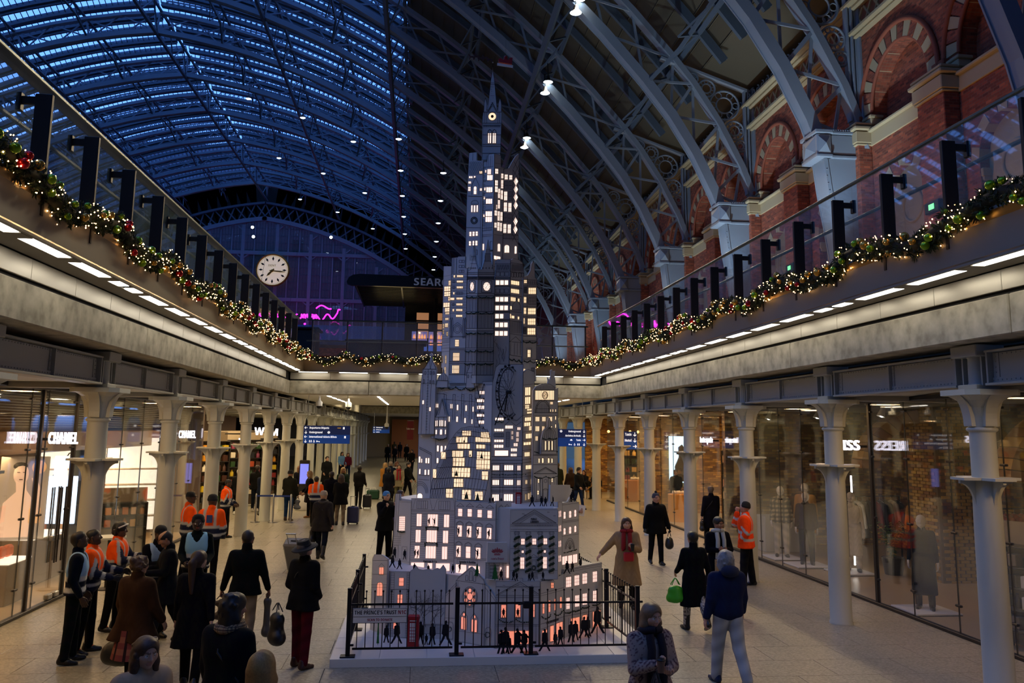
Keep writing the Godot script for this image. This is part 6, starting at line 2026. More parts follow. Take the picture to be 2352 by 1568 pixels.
func city_figures() -> void:
	var spots := [[0.02,1.1,-14.0,0.15,0],[0.24,1.1,-13.98,0.13,1],[0.62,1.12,-13.8,0.14,0],[1.33,1.1,-13.28,0.16,0],[1.52,1.1,-13.27,0.15,0],[1.56,1.1,-13.2,0.13,0],[1.75,1.1,-13.2,0.12,0],[1.80,1.1,-13.22,0.14,1],[1.97,1.1,-13.25,0.13,0],[2.44,1.1,-13.82,0.2,1],[2.56,1.1,-14.0,0.16,0],[2.75,1.1,-14.3,0.17,0],[-0.34,1.1,-14.5,0.2,1],[-0.22,1.1,-14.35,0.17,1],
		[1.86,2.15,-13.75,0.18,1],[2.02,2.15,-13.8,0.16,0],[2.08,2.15,-13.78,0.15,0],[2.20,2.15,-13.85,0.17,0],[1.18,2.2,-13.75,0.09,0],[1.23,2.2,-13.72,0.1,0],[1.36,2.2,-13.72,0.09,0],[2.62,2.18,-14.3,0.2,0],[2.58,2.18,-14.25,0.14,0]]
	var low := [[-0.38,-13.75,0.26,0],[-0.22,-13.68,0.32,1],[0.14,-13.6,0.34,0],[0.23,-13.58,0.16,0],[0.32,-13.58,0.32,0],[0.52,-13.55,0.36,1],[1.32,-13.0,0.34,0],[1.38,-12.98,0.38,0],[1.43,-13.02,0.26,0],[1.56,-13.02,0.35,1],[1.66,-13.02,0.33,2],[1.98,-13.1,0.32,1],[2.18,-13.35,0.22,0],[2.27,-13.42,0.28,0],[2.47,-13.6,0.32,0],[2.56,-13.72,0.30,0],[2.72,-13.85,0.33,1],[2.8,-13.95,0.31,0],[3.0,-14.15,0.42,1]]
	for e in spots: part("paper_figure",cutout(Vector3(e[0],e[1],e[2]),e[3],e[4],1.0 if int(e[0]*100) % 2 else -1.0),M.cut_black,city)
	for e in low: part("paper_figure",cutout(Vector3(e[0],0.11,e[1]),e[2],e[3],1.0 if int(e[1]*100) % 2 else -1.0),M.cut_black,city)
	for e in [[1.24,1.1,-13.3,0.24],[0.98,1.12,-13.5,0.2],[-0.5,0.11,-13.6,0.45]]:
		part("paper_tree",mb().prism(PackedVector2Array([Vector2(-.2,.06),Vector2(-.12,.35),Vector2(-.16,.33),Vector2(-.07,.65),Vector2(-.1,.64),Vector2(0,1),Vector2(.1,.64),Vector2(.07,.65),Vector2(.16,.33),Vector2(.12,.35),Vector2(.2,.06),Vector2(.03,.06),Vector2(.03,0),Vector2(-.03,0),Vector2(-.03,.06)]),Transform3D(Basis(Vector3(e[3] if e[3]<0.4 else 0.1,0,0),Vector3(0,e[3],0),Vector3.BACK),Vector3(e[0],e[1],e[2])),0.006),mat("tree_green","#1f6b2a",0.7),city)
	paper_box(Vector3(0.03,0.11,-13.45),0.46)
	var s := thing("paper_sleigh","tiny red paper sleigh with a dark team on wires above the spire","ornament",Vector3(1.47,10.22,-15.1))
	part("sleigh",mb().prism(PackedVector2Array([Vector2(-.13,.0),Vector2(.12,-.03),Vector2(.13,.1),Vector2(.08,.1),Vector2(.05,.05),Vector2(-.05,.05),Vector2(-.10,.08),Vector2(-.14,.05)]),Transform3D(Basis.IDENTITY,Vector3.ZERO),0.05),M.box_red,s)
	part("runner",mb().bar(Vector3(-.16,-.04,-.02),Vector3(.14,-.07,-.02),0.012,0.05),M.box_white,s)
	part("rider",mb().ball(Vector3(0,.11,-.025),0.035,5,8).box(Vector3(0,.07,-.025),Vector3(0.07,0.07,0.04),0.01),M.box_red,s)
	for i in 5: part("deer",mb().prism(PackedVector2Array([Vector2(-.05,-.05),Vector2(-.04,.01),Vector2(-.07,.05),Vector2(-.05,.06),Vector2(-.02,.02),Vector2(.04,.02),Vector2(.05,-.05),Vector2(.03,-.05),Vector2(.025,-.01),Vector2(-.02,-.01),Vector2(-.03,-.05)]),Transform3D(Basis.IDENTITY,Vector3(-0.30 - i*0.085,0.03+i*0.018+0.02*(i % 2),-0.02*i)),0.012),mat("deer_brown","#4a2a24",0.8),s)
	part("wires",mb().bar(Vector3(0,0.1,-0.02),Vector3(0.2,12.0,-2.0),0.003,0.003).bar(Vector3(-0.5,0.1,-0.02),Vector3(-0.4,13.0,-2.0),0.003,0.003),M.dark_steel,s)
# ---------------------------------------------------------------- plinth and fence round it
func build_plinth() -> void:
	var t := thing("display_plinth","low white plinth of square slabs under the card city","plinth",Vector3.ZERO)
	var x0 := -1.13
	var x1 := 3.66
	var z0 := -12.84
	var z1 := -16.62
	part("core",mb().box(Vector3((x0+x1)/2,0.05,(z0+z1)/2),Vector3(x1 - x0 - 0.02,0.098,absf(z1 - z0) - 0.02)),M.plinth_white,t)
	var nx := 7
	var nz := 6
	for i in nx:
		for j in nz:
			var w := (x1 - x0)/nx
			var d := (z0 - z1)/nz
			part("slab",mb().box(Vector3(x0+w*(i+0.5),0.104,z0 - d*(j+0.5)),Vector3(w - 0.008,0.014,d - 0.008),0.003),M.plinth_white,t)
	for s in [[x0,z0,x1,z0],[x0,z0,x0,z1],[x1,z0,x1,z1]]:
		part("edge_board",mb().bar(Vector3(s[0],0.055,s[1]),Vector3(s[2],0.055,s[3]),0.016,0.11),M.plinth_white,t)
func fence_panel(label: String,a: Vector3,b: Vector3) -> void:
	var t := thing("fence_panel",label,"fence",Vector3.ZERO,0.0,"black railings round the card city")
	var d := (b - a).normalized()
	var p := a+d*0.06
	var q := b - d*0.06
	part("top_rail",mb().bar(p+Vector3.UP*0.72,q+Vector3.UP*0.72,0.02,0.028),M.black_metal,t)
	part("bottom_rail",mb().bar(p+Vector3.UP*0.11,q+Vector3.UP*0.11,0.02,0.028),M.black_metal,t)
	var n := int(p.distance_to(q)/0.118)
	for i in n:
		var c := p.lerp(q,(i+0.5)/n)
		part("bar",mb().lathe(PackedVector2Array([Vector2(0.007,0.11),Vector2(0.007,0.885),Vector2(0.014,0.895),Vector2(0.014,0.912),Vector2(0.0,0.92)]),c,6),M.black_metal,t)
func build_fence() -> void:
	var y := 0.111
	var zf := -12.96
	var zb := -16.35
	var posts := {"left front corner": Vector3(-0.90,y,zf),"second along the front": Vector3(0.66,y,zf),"third along the front, with the latch": Vector3(1.75,y,zf),"right front corner": Vector3(3.36,y,zf),"middle of the left side": Vector3(-0.90,y,-14.6),"left rear corner": Vector3(-0.90,y,zb),"middle of the right side": Vector3(3.24,y,-14.55),"right rear corner": Vector3(3.1,y,zb)}
	for k in posts:
		var p: Vector3 = posts[k]
		var t := thing("fence_post","black square fence post on a foot plate, %s" % k,"fence post",p,0.0,"posts of the black railings")
		part("post",mb().box(Vector3(0,0.47,0),Vector3(0.062,0.93,0.062),0.006),M.black_metal,t)
		part("cap",mb().box(Vector3(0,0.94,0),Vector3(0.068,0.02,0.068),0.006),M.black_metal,t)
		part("foot_plate",mb().box(Vector3(0,0.01,0),Vector3(0.21,0.02,0.16),0.004),M.black_metal,t)
		for h in [0.16,0.72]: part("hinge",mb().box(Vector3(0.05,h,0),Vector3(0.06,0.03,0.03),0.006),M.black_metal,t)
		if k.contains("latch"): part("latch",mb().box(Vector3(-0.06,0.70,0.04),Vector3(0.12,0.10,0.05),0.01).bar(Vector3(-0.10,0.73,0.06),Vector3(-0.20,0.71,0.07),0.03,0.02),M.black_metal,t)
	var P := posts
	fence_panel("black railing panel at the left of the front, behind the street sign",P["left front corner"],P["second along the front"])
	fence_panel("narrow black railing gate in the middle of the front",P["second along the front"],P["third along the front, with the latch"])
	fence_panel("black railing panel at the right of the front",P["third along the front, with the latch"],P["right front corner"])
	fence_panel("front black railing panel of the left side",P["left front corner"],P["middle of the left side"])
	fence_panel("rear black railing panel of the left side",P["middle of the left side"],P["left rear corner"])
	fence_panel("front black railing panel of the right side",P["right front corner"],P["middle of the right side"])
	fence_panel("rear black railing panel of the right side",P["middle of the right side"],P["right rear corner"])
	var s := thing("street_sign","white street name sign of the charity tied to the left front railing","sign",Vector3(-0.455,0.685,-12.905))
	var W := 0.78
	var H := 0.205
	part("plate",mb().box(Vector3.ZERO,Vector3(W,H,0.02),0.012),M.box_white,s)
	var rim := mb()
	for e in [[0,H/2 - 0.004,W - 0.01,0.006],[0,-H/2+0.004,W - 0.01,0.006],[-W/2+0.004,0,0.006,H - 0.01],[W/2 - 0.004,0,0.006,H - 0.01],[0,-0.012,W - 0.02,0.005]]: rim.box(Vector3(e[0],e[1],0.011),Vector3(e[2],e[3],0.003))
	part("border",rim,M.print_ink,s)
	text(s,"lettering","THE PRINCE'S TRUST",0.052,0.003,M.print_ink,Vector3(-0.065,0.046,0.0115),0.0,0,true,0.86)
	text(s,"lettering","N1C",0.052,0.003,mat("sign_red","#a3262b",0.6),Vector3(0.315,0.046,0.0115),0.0,0,true,0.86)
	text(s,"lettering","SCAN TO DONATE",0.034,0.003,M.sign_red,Vector3(0.0,-0.056,0.0115),0.0,0,true,0.9)
# ---------------------------------------------------------------- bodies from joined capsules,meshed as surface nets
class Field:
	var o: Vector3
	var h: float
	var nx: int
	var ny: int
	var nz: int
	var d := PackedFloat32Array()
	var id := PackedByteArray()
	func _init(lo: Vector3,hi: Vector3,cell: float) -> void:
		o = lo
		h = cell
		nx = int((hi.x - lo.x)/cell)+2
		ny = int((hi.y - lo.y)/cell)+2
		nz = int((hi.z - lo.z)/cell)+2
		d.resize(nx*ny*nz)
		d.fill(1.0)
		id.resize(nx*ny*nz)
	func cap(a: Vector3,b: Vector3,ra: float,rb: float,k := 0.03,what := 0) -> Field:
		var carve := k<0.0
		k = absf(k)
		var reach := maxf(ra,rb)+k+h*2.0
		var lo := (a.min(b) - Vector3.ONE*reach - o)/h
		var hi := (a.max(b)+Vector3.ONE*reach - o)/h
		var ba := b - a
		var inv := 1.0/maxf(ba.length_squared(),1e-9)
		var dr := rb - ra
		var x0 := maxi(0,int(lo.x))
		var x1 := mini(nx - 1,int(hi.x)+1)
		for iz in range(maxi(0,int(lo.z)),mini(nz - 1,int(hi.z)+1)+1):
			for iy in range(maxi(0,int(lo.y)),mini(ny - 1,int(hi.y)+1)+1):
				var at := (iz*ny+iy)*nx+x0
				var q := o+Vector3(x0,iy,iz)*h - a
				for ix in range(x0,x1+1):
					var t := clampf(q.dot(ba)*inv,0.0,1.0)
					var e := (q - ba*t).length() - ra - dr*t
					var c := d[at]
					if carve:
						if -e>c - k:
							var g := maxf(0.0,k - absf(c+e))/k
							d[at] = maxf(c,-e)+g*g*k*0.25
					elif e<c+k:
						if e<c: id[at] = what
						var g := maxf(0.0,k - absf(c - e))/k
						d[at] = minf(c,e) - g*g*k*0.25
					at += 1
					q.x += h
		return self
	func floor_at(y: float) -> Field:
		for iz in nz:
			for iy in range(0,clampi(int((y - o.y)/h)+3,0,ny)):
				var v := y - (o.y+iy*h)
				var at := (iz*ny+iy)*nx
				for ix in nx:
					if d[at]<v: d[at] = v
					at += 1
		return self
	func net(m: Soup,paint: Callable) -> void:
		var step := [1,nx,nx*ny]
		var made := {}
		var off := [0,1,nx,nx+1,nx*ny,nx*ny+1,nx*ny+nx,nx*ny+nx+1]
		var first := m.v.size()
		var col := nx*ny
		for iz in nz - 1:
			for iy in ny - 1:
				var at := iz*col+iy*nx
				for ix in nx - 1:
					var s := d[at]<0.0
					if s != (d[at+1]<0.0) or s != (d[at+nx]<0.0) or s != (d[at+nx+1]<0.0) or s != (d[at+col]<0.0) or s != (d[at+col+1]<0.0) or s != (d[at+col+nx]<0.0) or s != (d[at+col+nx+1]<0.0):
						var sum := Vector3.ZERO
						var n := 0
						var best := 9.0
						var who := 0
						for c in 8:
							var q: int = at+off[c]
							var dc := d[q]
							if absf(dc)<best:
								best = absf(dc)
								who = id[q]
							for ax in 3:
								if c & (1 << ax): continue
								var de: float = d[q+step[ax]]
								if (dc<0.0) != (de<0.0):
									var p := Vector3(c & 1,(c >> 1) & 1,(c >> 2) & 1)
									p[ax] += dc/(dc - de)
									sum += p
									n += 1
						made[at] = m.v.size()
						var pos := o+(Vector3(ix,iy,iz)+sum/n)*h
						m.v.append(pos)
						m.n.append(Vector3.ZERO)
						m.c.append(paint.call(who,pos))
					at += 1
		for at in made:
			var iz: int = at/col
			var iy: int = (at % col)/nx
			var ix: int = at % nx
			for ax in 3:
				var u: int = step[(ax+1) % 3]
				var w: int = step[(ax+2) % 3]
				if [ix,iy,iz][(ax+1) % 3]==0 or [ix,iy,iz][(ax+2) % 3]==0: continue
				var e: int = at+step[ax]
				if e>=d.size(): continue
				var in0 := d[at]<0.0
				if in0==(d[e]<0.0): continue
				if not (made.has(at - u) and made.has(at - w) and made.has(at - u - w)): continue
				var q := [made[at],made[at - u],made[at - u - w],made[at - w]]
				if in0: m.face(q[0],q[2],q[1]); m.face(q[0],q[3],q[2])
				else: m.face(q[0],q[1],q[2]); m.face(q[0],q[2],q[3])
		for i in range(first,m.v.size()): m.n[i] = m.n[i].normalized()
class Soup:
	var v := PackedVector3Array()
	var n := PackedVector3Array()
	var c := PackedColorArray()
	var i := PackedInt32Array()
	func face(a: int,b: int,e: int) -> void:
		i.append(a); i.append(b); i.append(e)
		var m := (v[e] - v[a]).cross(v[b] - v[a])
		n[a] += m; n[b] += m; n[e] += m
	func add(s: Soup,t: Transform3D,paint: Dictionary) -> void:
		var k := v.size()
		var flip := t.basis.determinant()<0.0
		v.append_array(t*s.v)
		for j in s.n.size():
			n.append((t.basis*s.n[j]).normalized())
			c.append(paint.get(int(s.c[j].r8),Color.GRAY))
		for j in range(0,s.i.size(),3):
			i.append(s.i[j]+k); i.append(s.i[j+(2 if flip else 1)]+k); i.append(s.i[j+(1 if flip else 2)]+k)
	func mesh() -> ArrayMesh:
		var a := []
		a.resize(Mesh.ARRAY_MAX)
		a[Mesh.ARRAY_VERTEX] = v
		a[Mesh.ARRAY_NORMAL] = n
		a[Mesh.ARRAY_COLOR] = c
		a[Mesh.ARRAY_INDEX] = i
		var m := ArrayMesh.new()
		if i.size(): m.add_surface_from_arrays(Mesh.PRIMITIVE_TRIANGLES,a)
		return m
func lin(hex: String) -> Color:
	return Color(hex).srgb_to_linear()
var kit := {}
func by_id(who: int,_p: Vector3) -> Color: return Color8(who,0,0)
func head_soup(fine: bool,plain := false) -> Soup:
	var key := "head%s%s" % [fine,plain]
	if kit.has(key): return kit[key]
	var f := Field.new(Vector3(-.105,-.24,-.135),Vector3(.105,.135,.14),0.0062 if fine else 0.012)
	f.cap(Vector3(0,.03,-.03),Vector3(0,.032,.012),.086,.078,.02)
	f.cap(Vector3(0,-.02,.02),Vector3(0,-.078,.04),.068,.04,.03)
	f.cap(Vector3(-.03,-.055,.0),Vector3(.03,-.055,.0),.052,.052,.03)
	f.cap(Vector3(0,-.07,-.02),Vector3(0,-.24,-.035),.05,.056,.02)
	f.cap(Vector3(-.045,-.02,.048),Vector3(.045,-.02,.048),.03,.03,.025)
	f.cap(Vector3(0,.012,.082),Vector3(0,-.026,.104),.009,.0125,.014)
	f.cap(Vector3(-.012,-.032,.09),Vector3(.012,-.032,.09),.009,.009,.01)
	for s in [-1,1]:
		f.cap(Vector3(s*.033,.006,.098),Vector3(s*.033,.006,.098),.016,.016,-.012)
		f.cap(Vector3(s*.08,.008,-.012),Vector3(s*.078,-.028,-.004),.017,.012,.008)
		f.cap(Vector3(s*.016,.028,.088),Vector3(s*.046,.027,.074),.0075,.006,.008,6 if not plain else 0)
		if not plain: f.cap(Vector3(s*.032,.005,.0735),Vector3(s*.032,.005,.0735),.0135,.0135,.004,4)
	f.cap(Vector3(-.018,-.062,.077),Vector3(.018,-.062,.077),.009,.009,.006,5 if not plain else 0)
	f.cap(Vector3(0,-.09,.06),Vector3(0,-.09,.06),.02,.02,.02)
	var s := Soup.new()
	f.net(s,func(who: int,p: Vector3) -> Color:
		if who==4 and Vector2(absf(p.x) - .032,p.y - .005).length()<.0065: who = 7
		return Color8(who,0,0))
	kit[key] = s
	return s
func hand_soup(pose: String,fine: bool) -> Soup:
	var key := "hand%s%s" % [pose,fine]
	if kit.has(key): return kit[key]
	var f := Field.new(Vector3(-.085,-.215,-.075),Vector3(.05,.06,.09),0.0048 if fine else 0.0085)
	f.cap(Vector3(0,.055,0),Vector3(0,-.01,0),.027,.025,.01)
	for k in 4:
		f.cap(Vector3(0,-.015,-.014+k*.009),Vector3(0,-.088+absf(k - 1.5)*.004,-.03+k*.02),.016,.0115,.012)
	var curl := {"relaxed": [.35,.5,.5],"grip": [1.35,1.5,1.0],"hold": [.9,1.0,.7]}[pose] as Array
	var lens := [[.034,.022,.018],[.042,.027,.02],[.045,.030,.021],[.040,.026,.02]]
	for k in 4:
		var p := Vector3(0,-.090+absf(k - 1.6)*.005,-.031+k*.0205)
		var a := 0.0
		for j in 3:
			a += curl[j]
			var q: Vector3 = p+Vector3(-sin(a),-cos(a),0)*lens[k][j]
			f.cap(p,q,.0095 - j*.0008,.009 - j*.001,.004)
			p = q
	var th := [Vector3(-.006,-.02,.026),Vector3(-.02,-.05,.05),Vector3(-.035,-.078,.048),Vector3(-.044,-.1,.04)]
	if pose=="relaxed": th = [Vector3(-.004,-.02,.026),Vector3(-.014,-.055,.048),Vector3(-.022,-.088,.05),Vector3(-.028,-.112,.048)]
	for j in 3: f.cap(th[j],th[j+1],.0135 - j*.002,.0115 - j*.002,.008)
	var s := Soup.new()
	f.net(s,by_id)
	kit[key] = s
	return s
func shoe_mesh(boot: bool) -> ArrayMesh:
	var key := "shoe%s" % boot
	if kit.has(key): return kit[key]
	var f := Field.new(Vector3(-.07,-.01,-.11),Vector3(.07,.30 if boot else .14,.22),0.011)
	f.cap(Vector3(0,.045,-.045),Vector3(0,.04,.06),.046,.047,.02).cap(Vector3(0,.035,.06),Vector3(.004,.03,.155),.046,.034,.02).cap(Vector3(0,.05,-.04),Vector3(0,.30 if boot else .11,-.035),.042,.052 if boot else .044,.03)
	f.floor_at(.004)
	if boot: pass
	var s := Soup.new()
	f.net(s,func(_w: int,_p: Vector3) -> Color: return Color.WHITE)
	kit[key] = s.mesh()
	return kit[key]
func hair_mesh(style: String) -> ArrayMesh:
	var key := "hair_"+style
	if kit.has(key): return kit[key]
	var low := -.62 if style in ["long","curly_long","ponytail"] else -.22
	var f := Field.new(Vector3(-.2,low,-.24),Vector3(.2,.2,.14),0.0105)
	var r := RandomNumberGenerator.new()
	r.seed = style.length()
	var t := {"buzz": .003,"short": .014,"fringe": .008,"curls": .02,"afro": .026}.get(style,.016) as float
	f.cap(Vector3(0,.034,-.032),Vector3(0,.042,.006),.086+t,.078+t,.02)
	f.cap(Vector3(0,.0,-.05),Vector3(0,-.05,-.045),.07+t,.05+t,.02)
	if style in ["bob","long","curly_long","curls","wavy"]:
		var bot := {"bob": -.15,"wavy": -.17,"curls": -.12}.get(style,-.36) as float
		for s in [-1,1]:
			f.cap(Vector3(s*.07,.03,-.01),Vector3(s*.085,-.08,.0),.035,.036,.03)
			f.cap(Vector3(s*.085,-.08,.0),Vector3(s*(.08 if bot>-.2 else .11),bot,.02 if bot<-.2 else -.01),.036,.028,.03)
		f.cap(Vector3(0,.0,-.08),Vector3(0,bot,-.08),.055,.05,.04)
		f.cap(Vector3(-.06,-.02,-.06),Vector3(-.07,bot,-.06),.045,.04,.04).cap(Vector3(.06,-.02,-.06),Vector3(.07,bot,-.06),.045,.04,.04)
	if style in ["curls","curly_long","afro","updo","wavy"]:
		for k in 70:
			var a := r.randf()*TAU
			var y := r.randf_range(-.06,.11)
			if style=="curly_long": y = r.randf_range(-.38,.11)
			var rad := .092+r.randf()*.018
			if style=="updo": y = r.randf_range(-.02,.12)
			var p := Vector3(cos(a)*rad,y,sin(a)*rad - .025)
			if p.z>.03 and y<.07: continue
			if y>.06: p = Vector3(p.x*.7,p.y,p.z*.8)
			f.cap(p,p+Vector3(r.randf_range(-.01,.01),-.02,0),.016+r.randf()*.009,.014,.006)
	if style in ["bun","updo"]:
		f.cap(Vector3(0,.07 if style=="updo" else .03,-.125),Vector3(0,.08 if style=="updo" else .03,-.13),.045,.045,.02)
	if style=="ponytail":
		f.cap(Vector3(0,.03,-.12),Vector3(0,-.02,-.16),.03,.035,.03).cap(Vector3(0,-.02,-.16),Vector3(-.01,-.40,-.15),.055,.03,.03).cap(Vector3(.03,-.1,-.15),Vector3(.02,-.36,-.14),.03,.02,.02)
	f.cap(Vector3(0,-.05,.12),Vector3(0,.012,.115),.092,.066,-.012)
	if style in ["short","buzz","fringe","afro","bun","updo","ponytail"]:
		for s in [-1,1]: f.cap(Vector3(s*.09,-.05,.02),Vector3(s*.09,-.13,-.03),.04,.05,-.01)
		f.cap(Vector3(0,-.17,-.03),Vector3(0,-.17,-.06),.07,.07,-.01)
	if style=="fringe": f.cap(Vector3(0,.15,.0),Vector3(0,.13,.06),.08,.09,-.01)
	var s2 := Soup.new()
	f.net(s2,func(_w: int,_p: Vector3) -> Color:
		var g := r.randf_range(.72,1.15)
		return Color(g,g,g))
	kit[key] = s2.mesh()
	return kit[key]
func limb(a: Vector3,down: Vector3,fwd: float,out: float,side: float,length: float) -> Vector3:
	var q := Basis(Vector3.RIGHT,-deg_to_rad(fwd))*down
	q = Basis(Vector3.BACK,deg_to_rad(out)*side)*q
	return a+q*length
# one person. w holds what they wear; everything is in metres for a height of 1.76
func person(label: String,at: Vector2,yaw: float,h: float,w: Dictionary,called := "person",category := "person",y0 := 0.0) -> Node3D:
	var t := thing(called,label,category,Vector3(at.x,y0,at.y),deg_to_rad(yaw),w.get("group",""))
	var s := h/1.76
	var wide: float = w.get("wide",1.0)
	var dist := Vector2(at.x,at.y).length()
	var fine := dist<18.0
	var cell := 0.021 if fine else (0.027 if dist<30.0 else 0.036)
	var plain: bool = w.get("plain",false)
	var skin: Color = lin(w.get("skin","#b98a70"))
	var lean := deg_to_rad(w.get("lean",2.0))
	var up := Vector3(0,cos(lean),sin(lean))
	var pel := Vector3.ZERO
	var legs: Array = w.get("legs",[4,4,-4,4])
	var hip := [Vector3(.095,-.03,0),Vector3(-.095,-.03,0)]
	var knee := []
	var ankle := []
	var low := 9.0
	for k in 2:
		var side := 1.0 if k==0 else -1.0
		var kn := limb(hip[k],Vector3.DOWN,legs[k*2],2.0,side,.44)
		var an := limb(kn,Vector3.DOWN,legs[k*2] - legs[k*2+1],1.0,side,.42)
		knee.append(kn); ankle.append(an)
		low = minf(low,an.y)
	var lift := Vector3(0,.085 - low,0)
	pel += lift
	for k in 2:
		hip[k] += lift; knee[k] += lift; ankle[k] += lift
	var chest := pel+up*.30
	var neck := pel+up*.50
	var arms: Array = w.get("arms",[2,8,12,0,2,8,12,0])
	var sho := []
	var elb := []
	var wri := []
	for k in 2:
		var side := 1.0 if k==0 else -1.0
		var sh_ := neck+Vector3(side*.178*wide,-.045,-.01)
		var el := limb(sh_,Vector3.DOWN,arms[k*4],arms[k*4+1],side,.285)
		var d := (limb(Vector3.ZERO,Vector3.DOWN,arms[k*4]+arms[k*4+2],arms[k*4+1],side,1.0))
		d = Basis(Vector3.UP,-deg_to_rad(arms[k*4+3])*side)*d
		sho.append(sh_); elb.append(el); wri.append(el+d*.255)
	var hd: Array = w.get("head",[0,0])
	var hb := Basis(Vector3.UP,deg_to_rad(hd[0]))*Basis(Vector3.RIGHT,deg_to_rad(hd[1]))
	var head_at := neck+up*.075+hb*Vector3(0,.12,.02)
	var lo := Vector3(-.75,0,-.75)
	var hi := Vector3(.75,1.62,.75)
	var bf := Field.new(Vector3(-.6,0,-.62),Vector3(.6,1.72,.62),0.03)
	bf.cap(pel+Vector3(-.07,.02,0),pel+Vector3(.07,.02,0),.105,.105,.05).cap(pel+up*.15+Vector3(-.06,0,0),pel+up*.15+Vector3(.06,0,0),.095,.095,.06).cap(chest+Vector3(-.08,0,0),chest+Vector3(.08,0,0),.105,.105,.06).cap(neck+Vector3(-.12,-.06,-.01),neck+Vector3(.12,-.06,-.01),.06,.06,.05).cap(neck+up*-.02,head_at+Vector3(0,-.05,-.02),.055,.05,.03)
	for k in 2:
		bf.cap(hip[k],knee[k],.082,.058,.03).cap(knee[k],ankle[k],.055,.04,.02).cap(ankle[k],ankle[k]+Vector3(0,-.04,.09),.038,.03,.02)
		bf.cap(sho[k],elb[k],.05,.042,.03).cap(elb[k],wri[k],.04,.029,.02)
	var body := Soup.new()
	var under := lin(w.get("under",w.get("top","#222222")))
	bf.net(body,func(_w: int,p: Vector3) -> Color: return skin if (p.y>neck.y+.0) else under)
	var lip := skin.lerp(Color(.35,.08,.07),.45)
	var brow := lin(w.get("hair","#2a1d14")).lerp(skin,0.25)
	var pal := {0: skin,4: Color(.62,.6,.56),5: lip,6: brow,7: Color(.03,.025,.02)}
	body.add(head_soup(fine,plain),Transform3D(hb,head_at),pal)
	var poses: Array = w.get("hands",["relaxed","relaxed"])
	var glove = w.get("gloves","")
	var hc: Color = lin(glove) if glove else skin
	for k in 2:
		if poses[k]=="none": continue
		var side := 1.0 if k==0 else -1.0
		var y: Vector3 = (elb[k] - wri[k]).normalized()
		var z: Vector3 = Vector3.BACK.slide(y).normalized() if absf(y.z)<.8 else Vector3.UP.slide(y).normalized()
		var x: Vector3 = y.cross(z)
		body.add(hand_soup(poses[k],fine),Transform3D(Basis(x*side,y,z),wri[k] - y*.01),{0: hc})
	var sc := Vector3.ONE*s
	part("body",body.mesh(),M.skin,t).scale = sc
	if w.has("trousers"):
		var tr: Color = lin(w.trousers)
		var fit: float = w.get("fit",.016)
		var tf := Field.new(Vector3(-.45,0,-.62),Vector3(.45,1.25,.62),cell)
		tf.cap(pel+Vector3(-.075,.05,0),pel+Vector3(.075,.05,0),.118,.118,.05)
		for k in 2: tf.cap(hip[k],knee[k],.085+fit,.058+fit,.03).cap(knee[k],ankle[k]+Vector3(0,.0,0),.057+fit,.045+fit,.02)
		var ts := Soup.new()
		var flare: float = w.get("print",0.0)
		tf.net(ts,func(_w: int,p: Vector3) -> Color:
			if flare>0.0 and sin(p.x*90.0)*sin(p.y*90.0)*sin(p.z*90.0)>.1: return Color(.05,.05,.05)
			return tr*(0.92+0.16*sin(p.y*31.0+p.x*17.0)))
		part("trousers",ts.mesh(),M.cloth,t).scale = sc
	for k in 2:
		var sh2 := part("shoe",shoe_mesh(w.get("boots",false)),dyed("leather",w.get("shoes","#111111"),0.4),t,(ankle[k] - Vector3(0,.085,0))*s)
		var foot := legs[k*2] - legs[k*2+1] as float
		sh2.basis = Basis(Vector3.UP,deg_to_rad(8.0 if k==0 else -8.0))*Basis(Vector3.RIGHT,deg_to_rad(maxf(0.0,-foot)*0.8))*s
		if foot<-12: sh2.position.y += .03
	if w.has("top"):
		var ease_: float = w.get("ease",.022)
		var hem: float = pel.y - w.get("hem",.06)
		var jf := Field.new(Vector3(-.75,maxf(0.0,hem - .06),-.7),Vector3(.75,1.62,.7),cell)
		for e in [[0.02,.078,.105],[.15,.066*wide,.098],[.30,.088*wide,.108],[.40,.10*wide,.095]]:
			jf.cap(pel+up*e[0]+Vector3(-e[1],0,0),pel+up*e[0]+Vector3(e[1],0,0),e[2]+ease_,e[2]+ease_,.06)
		jf.cap(neck+Vector3(-.13*wide,-.055,-.015),neck+Vector3(.13*wide,-.055,-.015),.058+ease_*.7,.058+ease_*.7,.05)
		if hem<pel.y - .1:
			var fl: float = w.get("flare",.03)
			jf.cap(Vector3(-.085,pel.y - .05,0),Vector3(-.085 - fl,hem - .1,0),.115+ease_,.125+ease_+fl,.06).cap(Vector3(.085,pel.y - .05,0),Vector3(.085+fl,hem - .1,0),.115+ease_,.125+ease_+fl,.06)
			var th: float = legs[0] if legs[0]>legs[2] else legs[2]
			if th>12: jf.cap(hip[0 if legs[0]>legs[2] else 1],knee[0 if legs[0]>legs[2] else 1],.11+ease_,.10+ease_,.05)
		jf.floor_at(hem)
		jf.cap(neck+Vector3(0,-.01,-.02),neck+up*w.get("collar",.05)+Vector3(0,0,-.02),.075,.07+ease_*.4,.02)
		var bare: bool = w.get("sleeveless",false)
		for k in 2:
			if bare: continue
			jf.cap(sho[k],elb[k],.058+ease_*.8,.050+ease_*.6,.035,10+k).cap(elb[k],wri[k]+(elb[k] - wri[k])*.08,.048+ease_*.6,.036+ease_*.5,.015,12+k)
		var js := Soup.new()
		var c0: Color = lin(w.top)
		var kind: String = w.get("cut","")
		var ey := [elb[0].y,elb[1].y]
		jf.net(js,func(who: int,p: Vector3) -> Color: return jacket_paint(kind,c0,who,p,pel,neck,hem,elb,wri))
		part(w.get("garment","coat" if hem<pel.y - .2 else "jacket"),js.mesh(),M.cloth if not w.get("shiny",false) else M.cloth_shiny,t).scale = sc
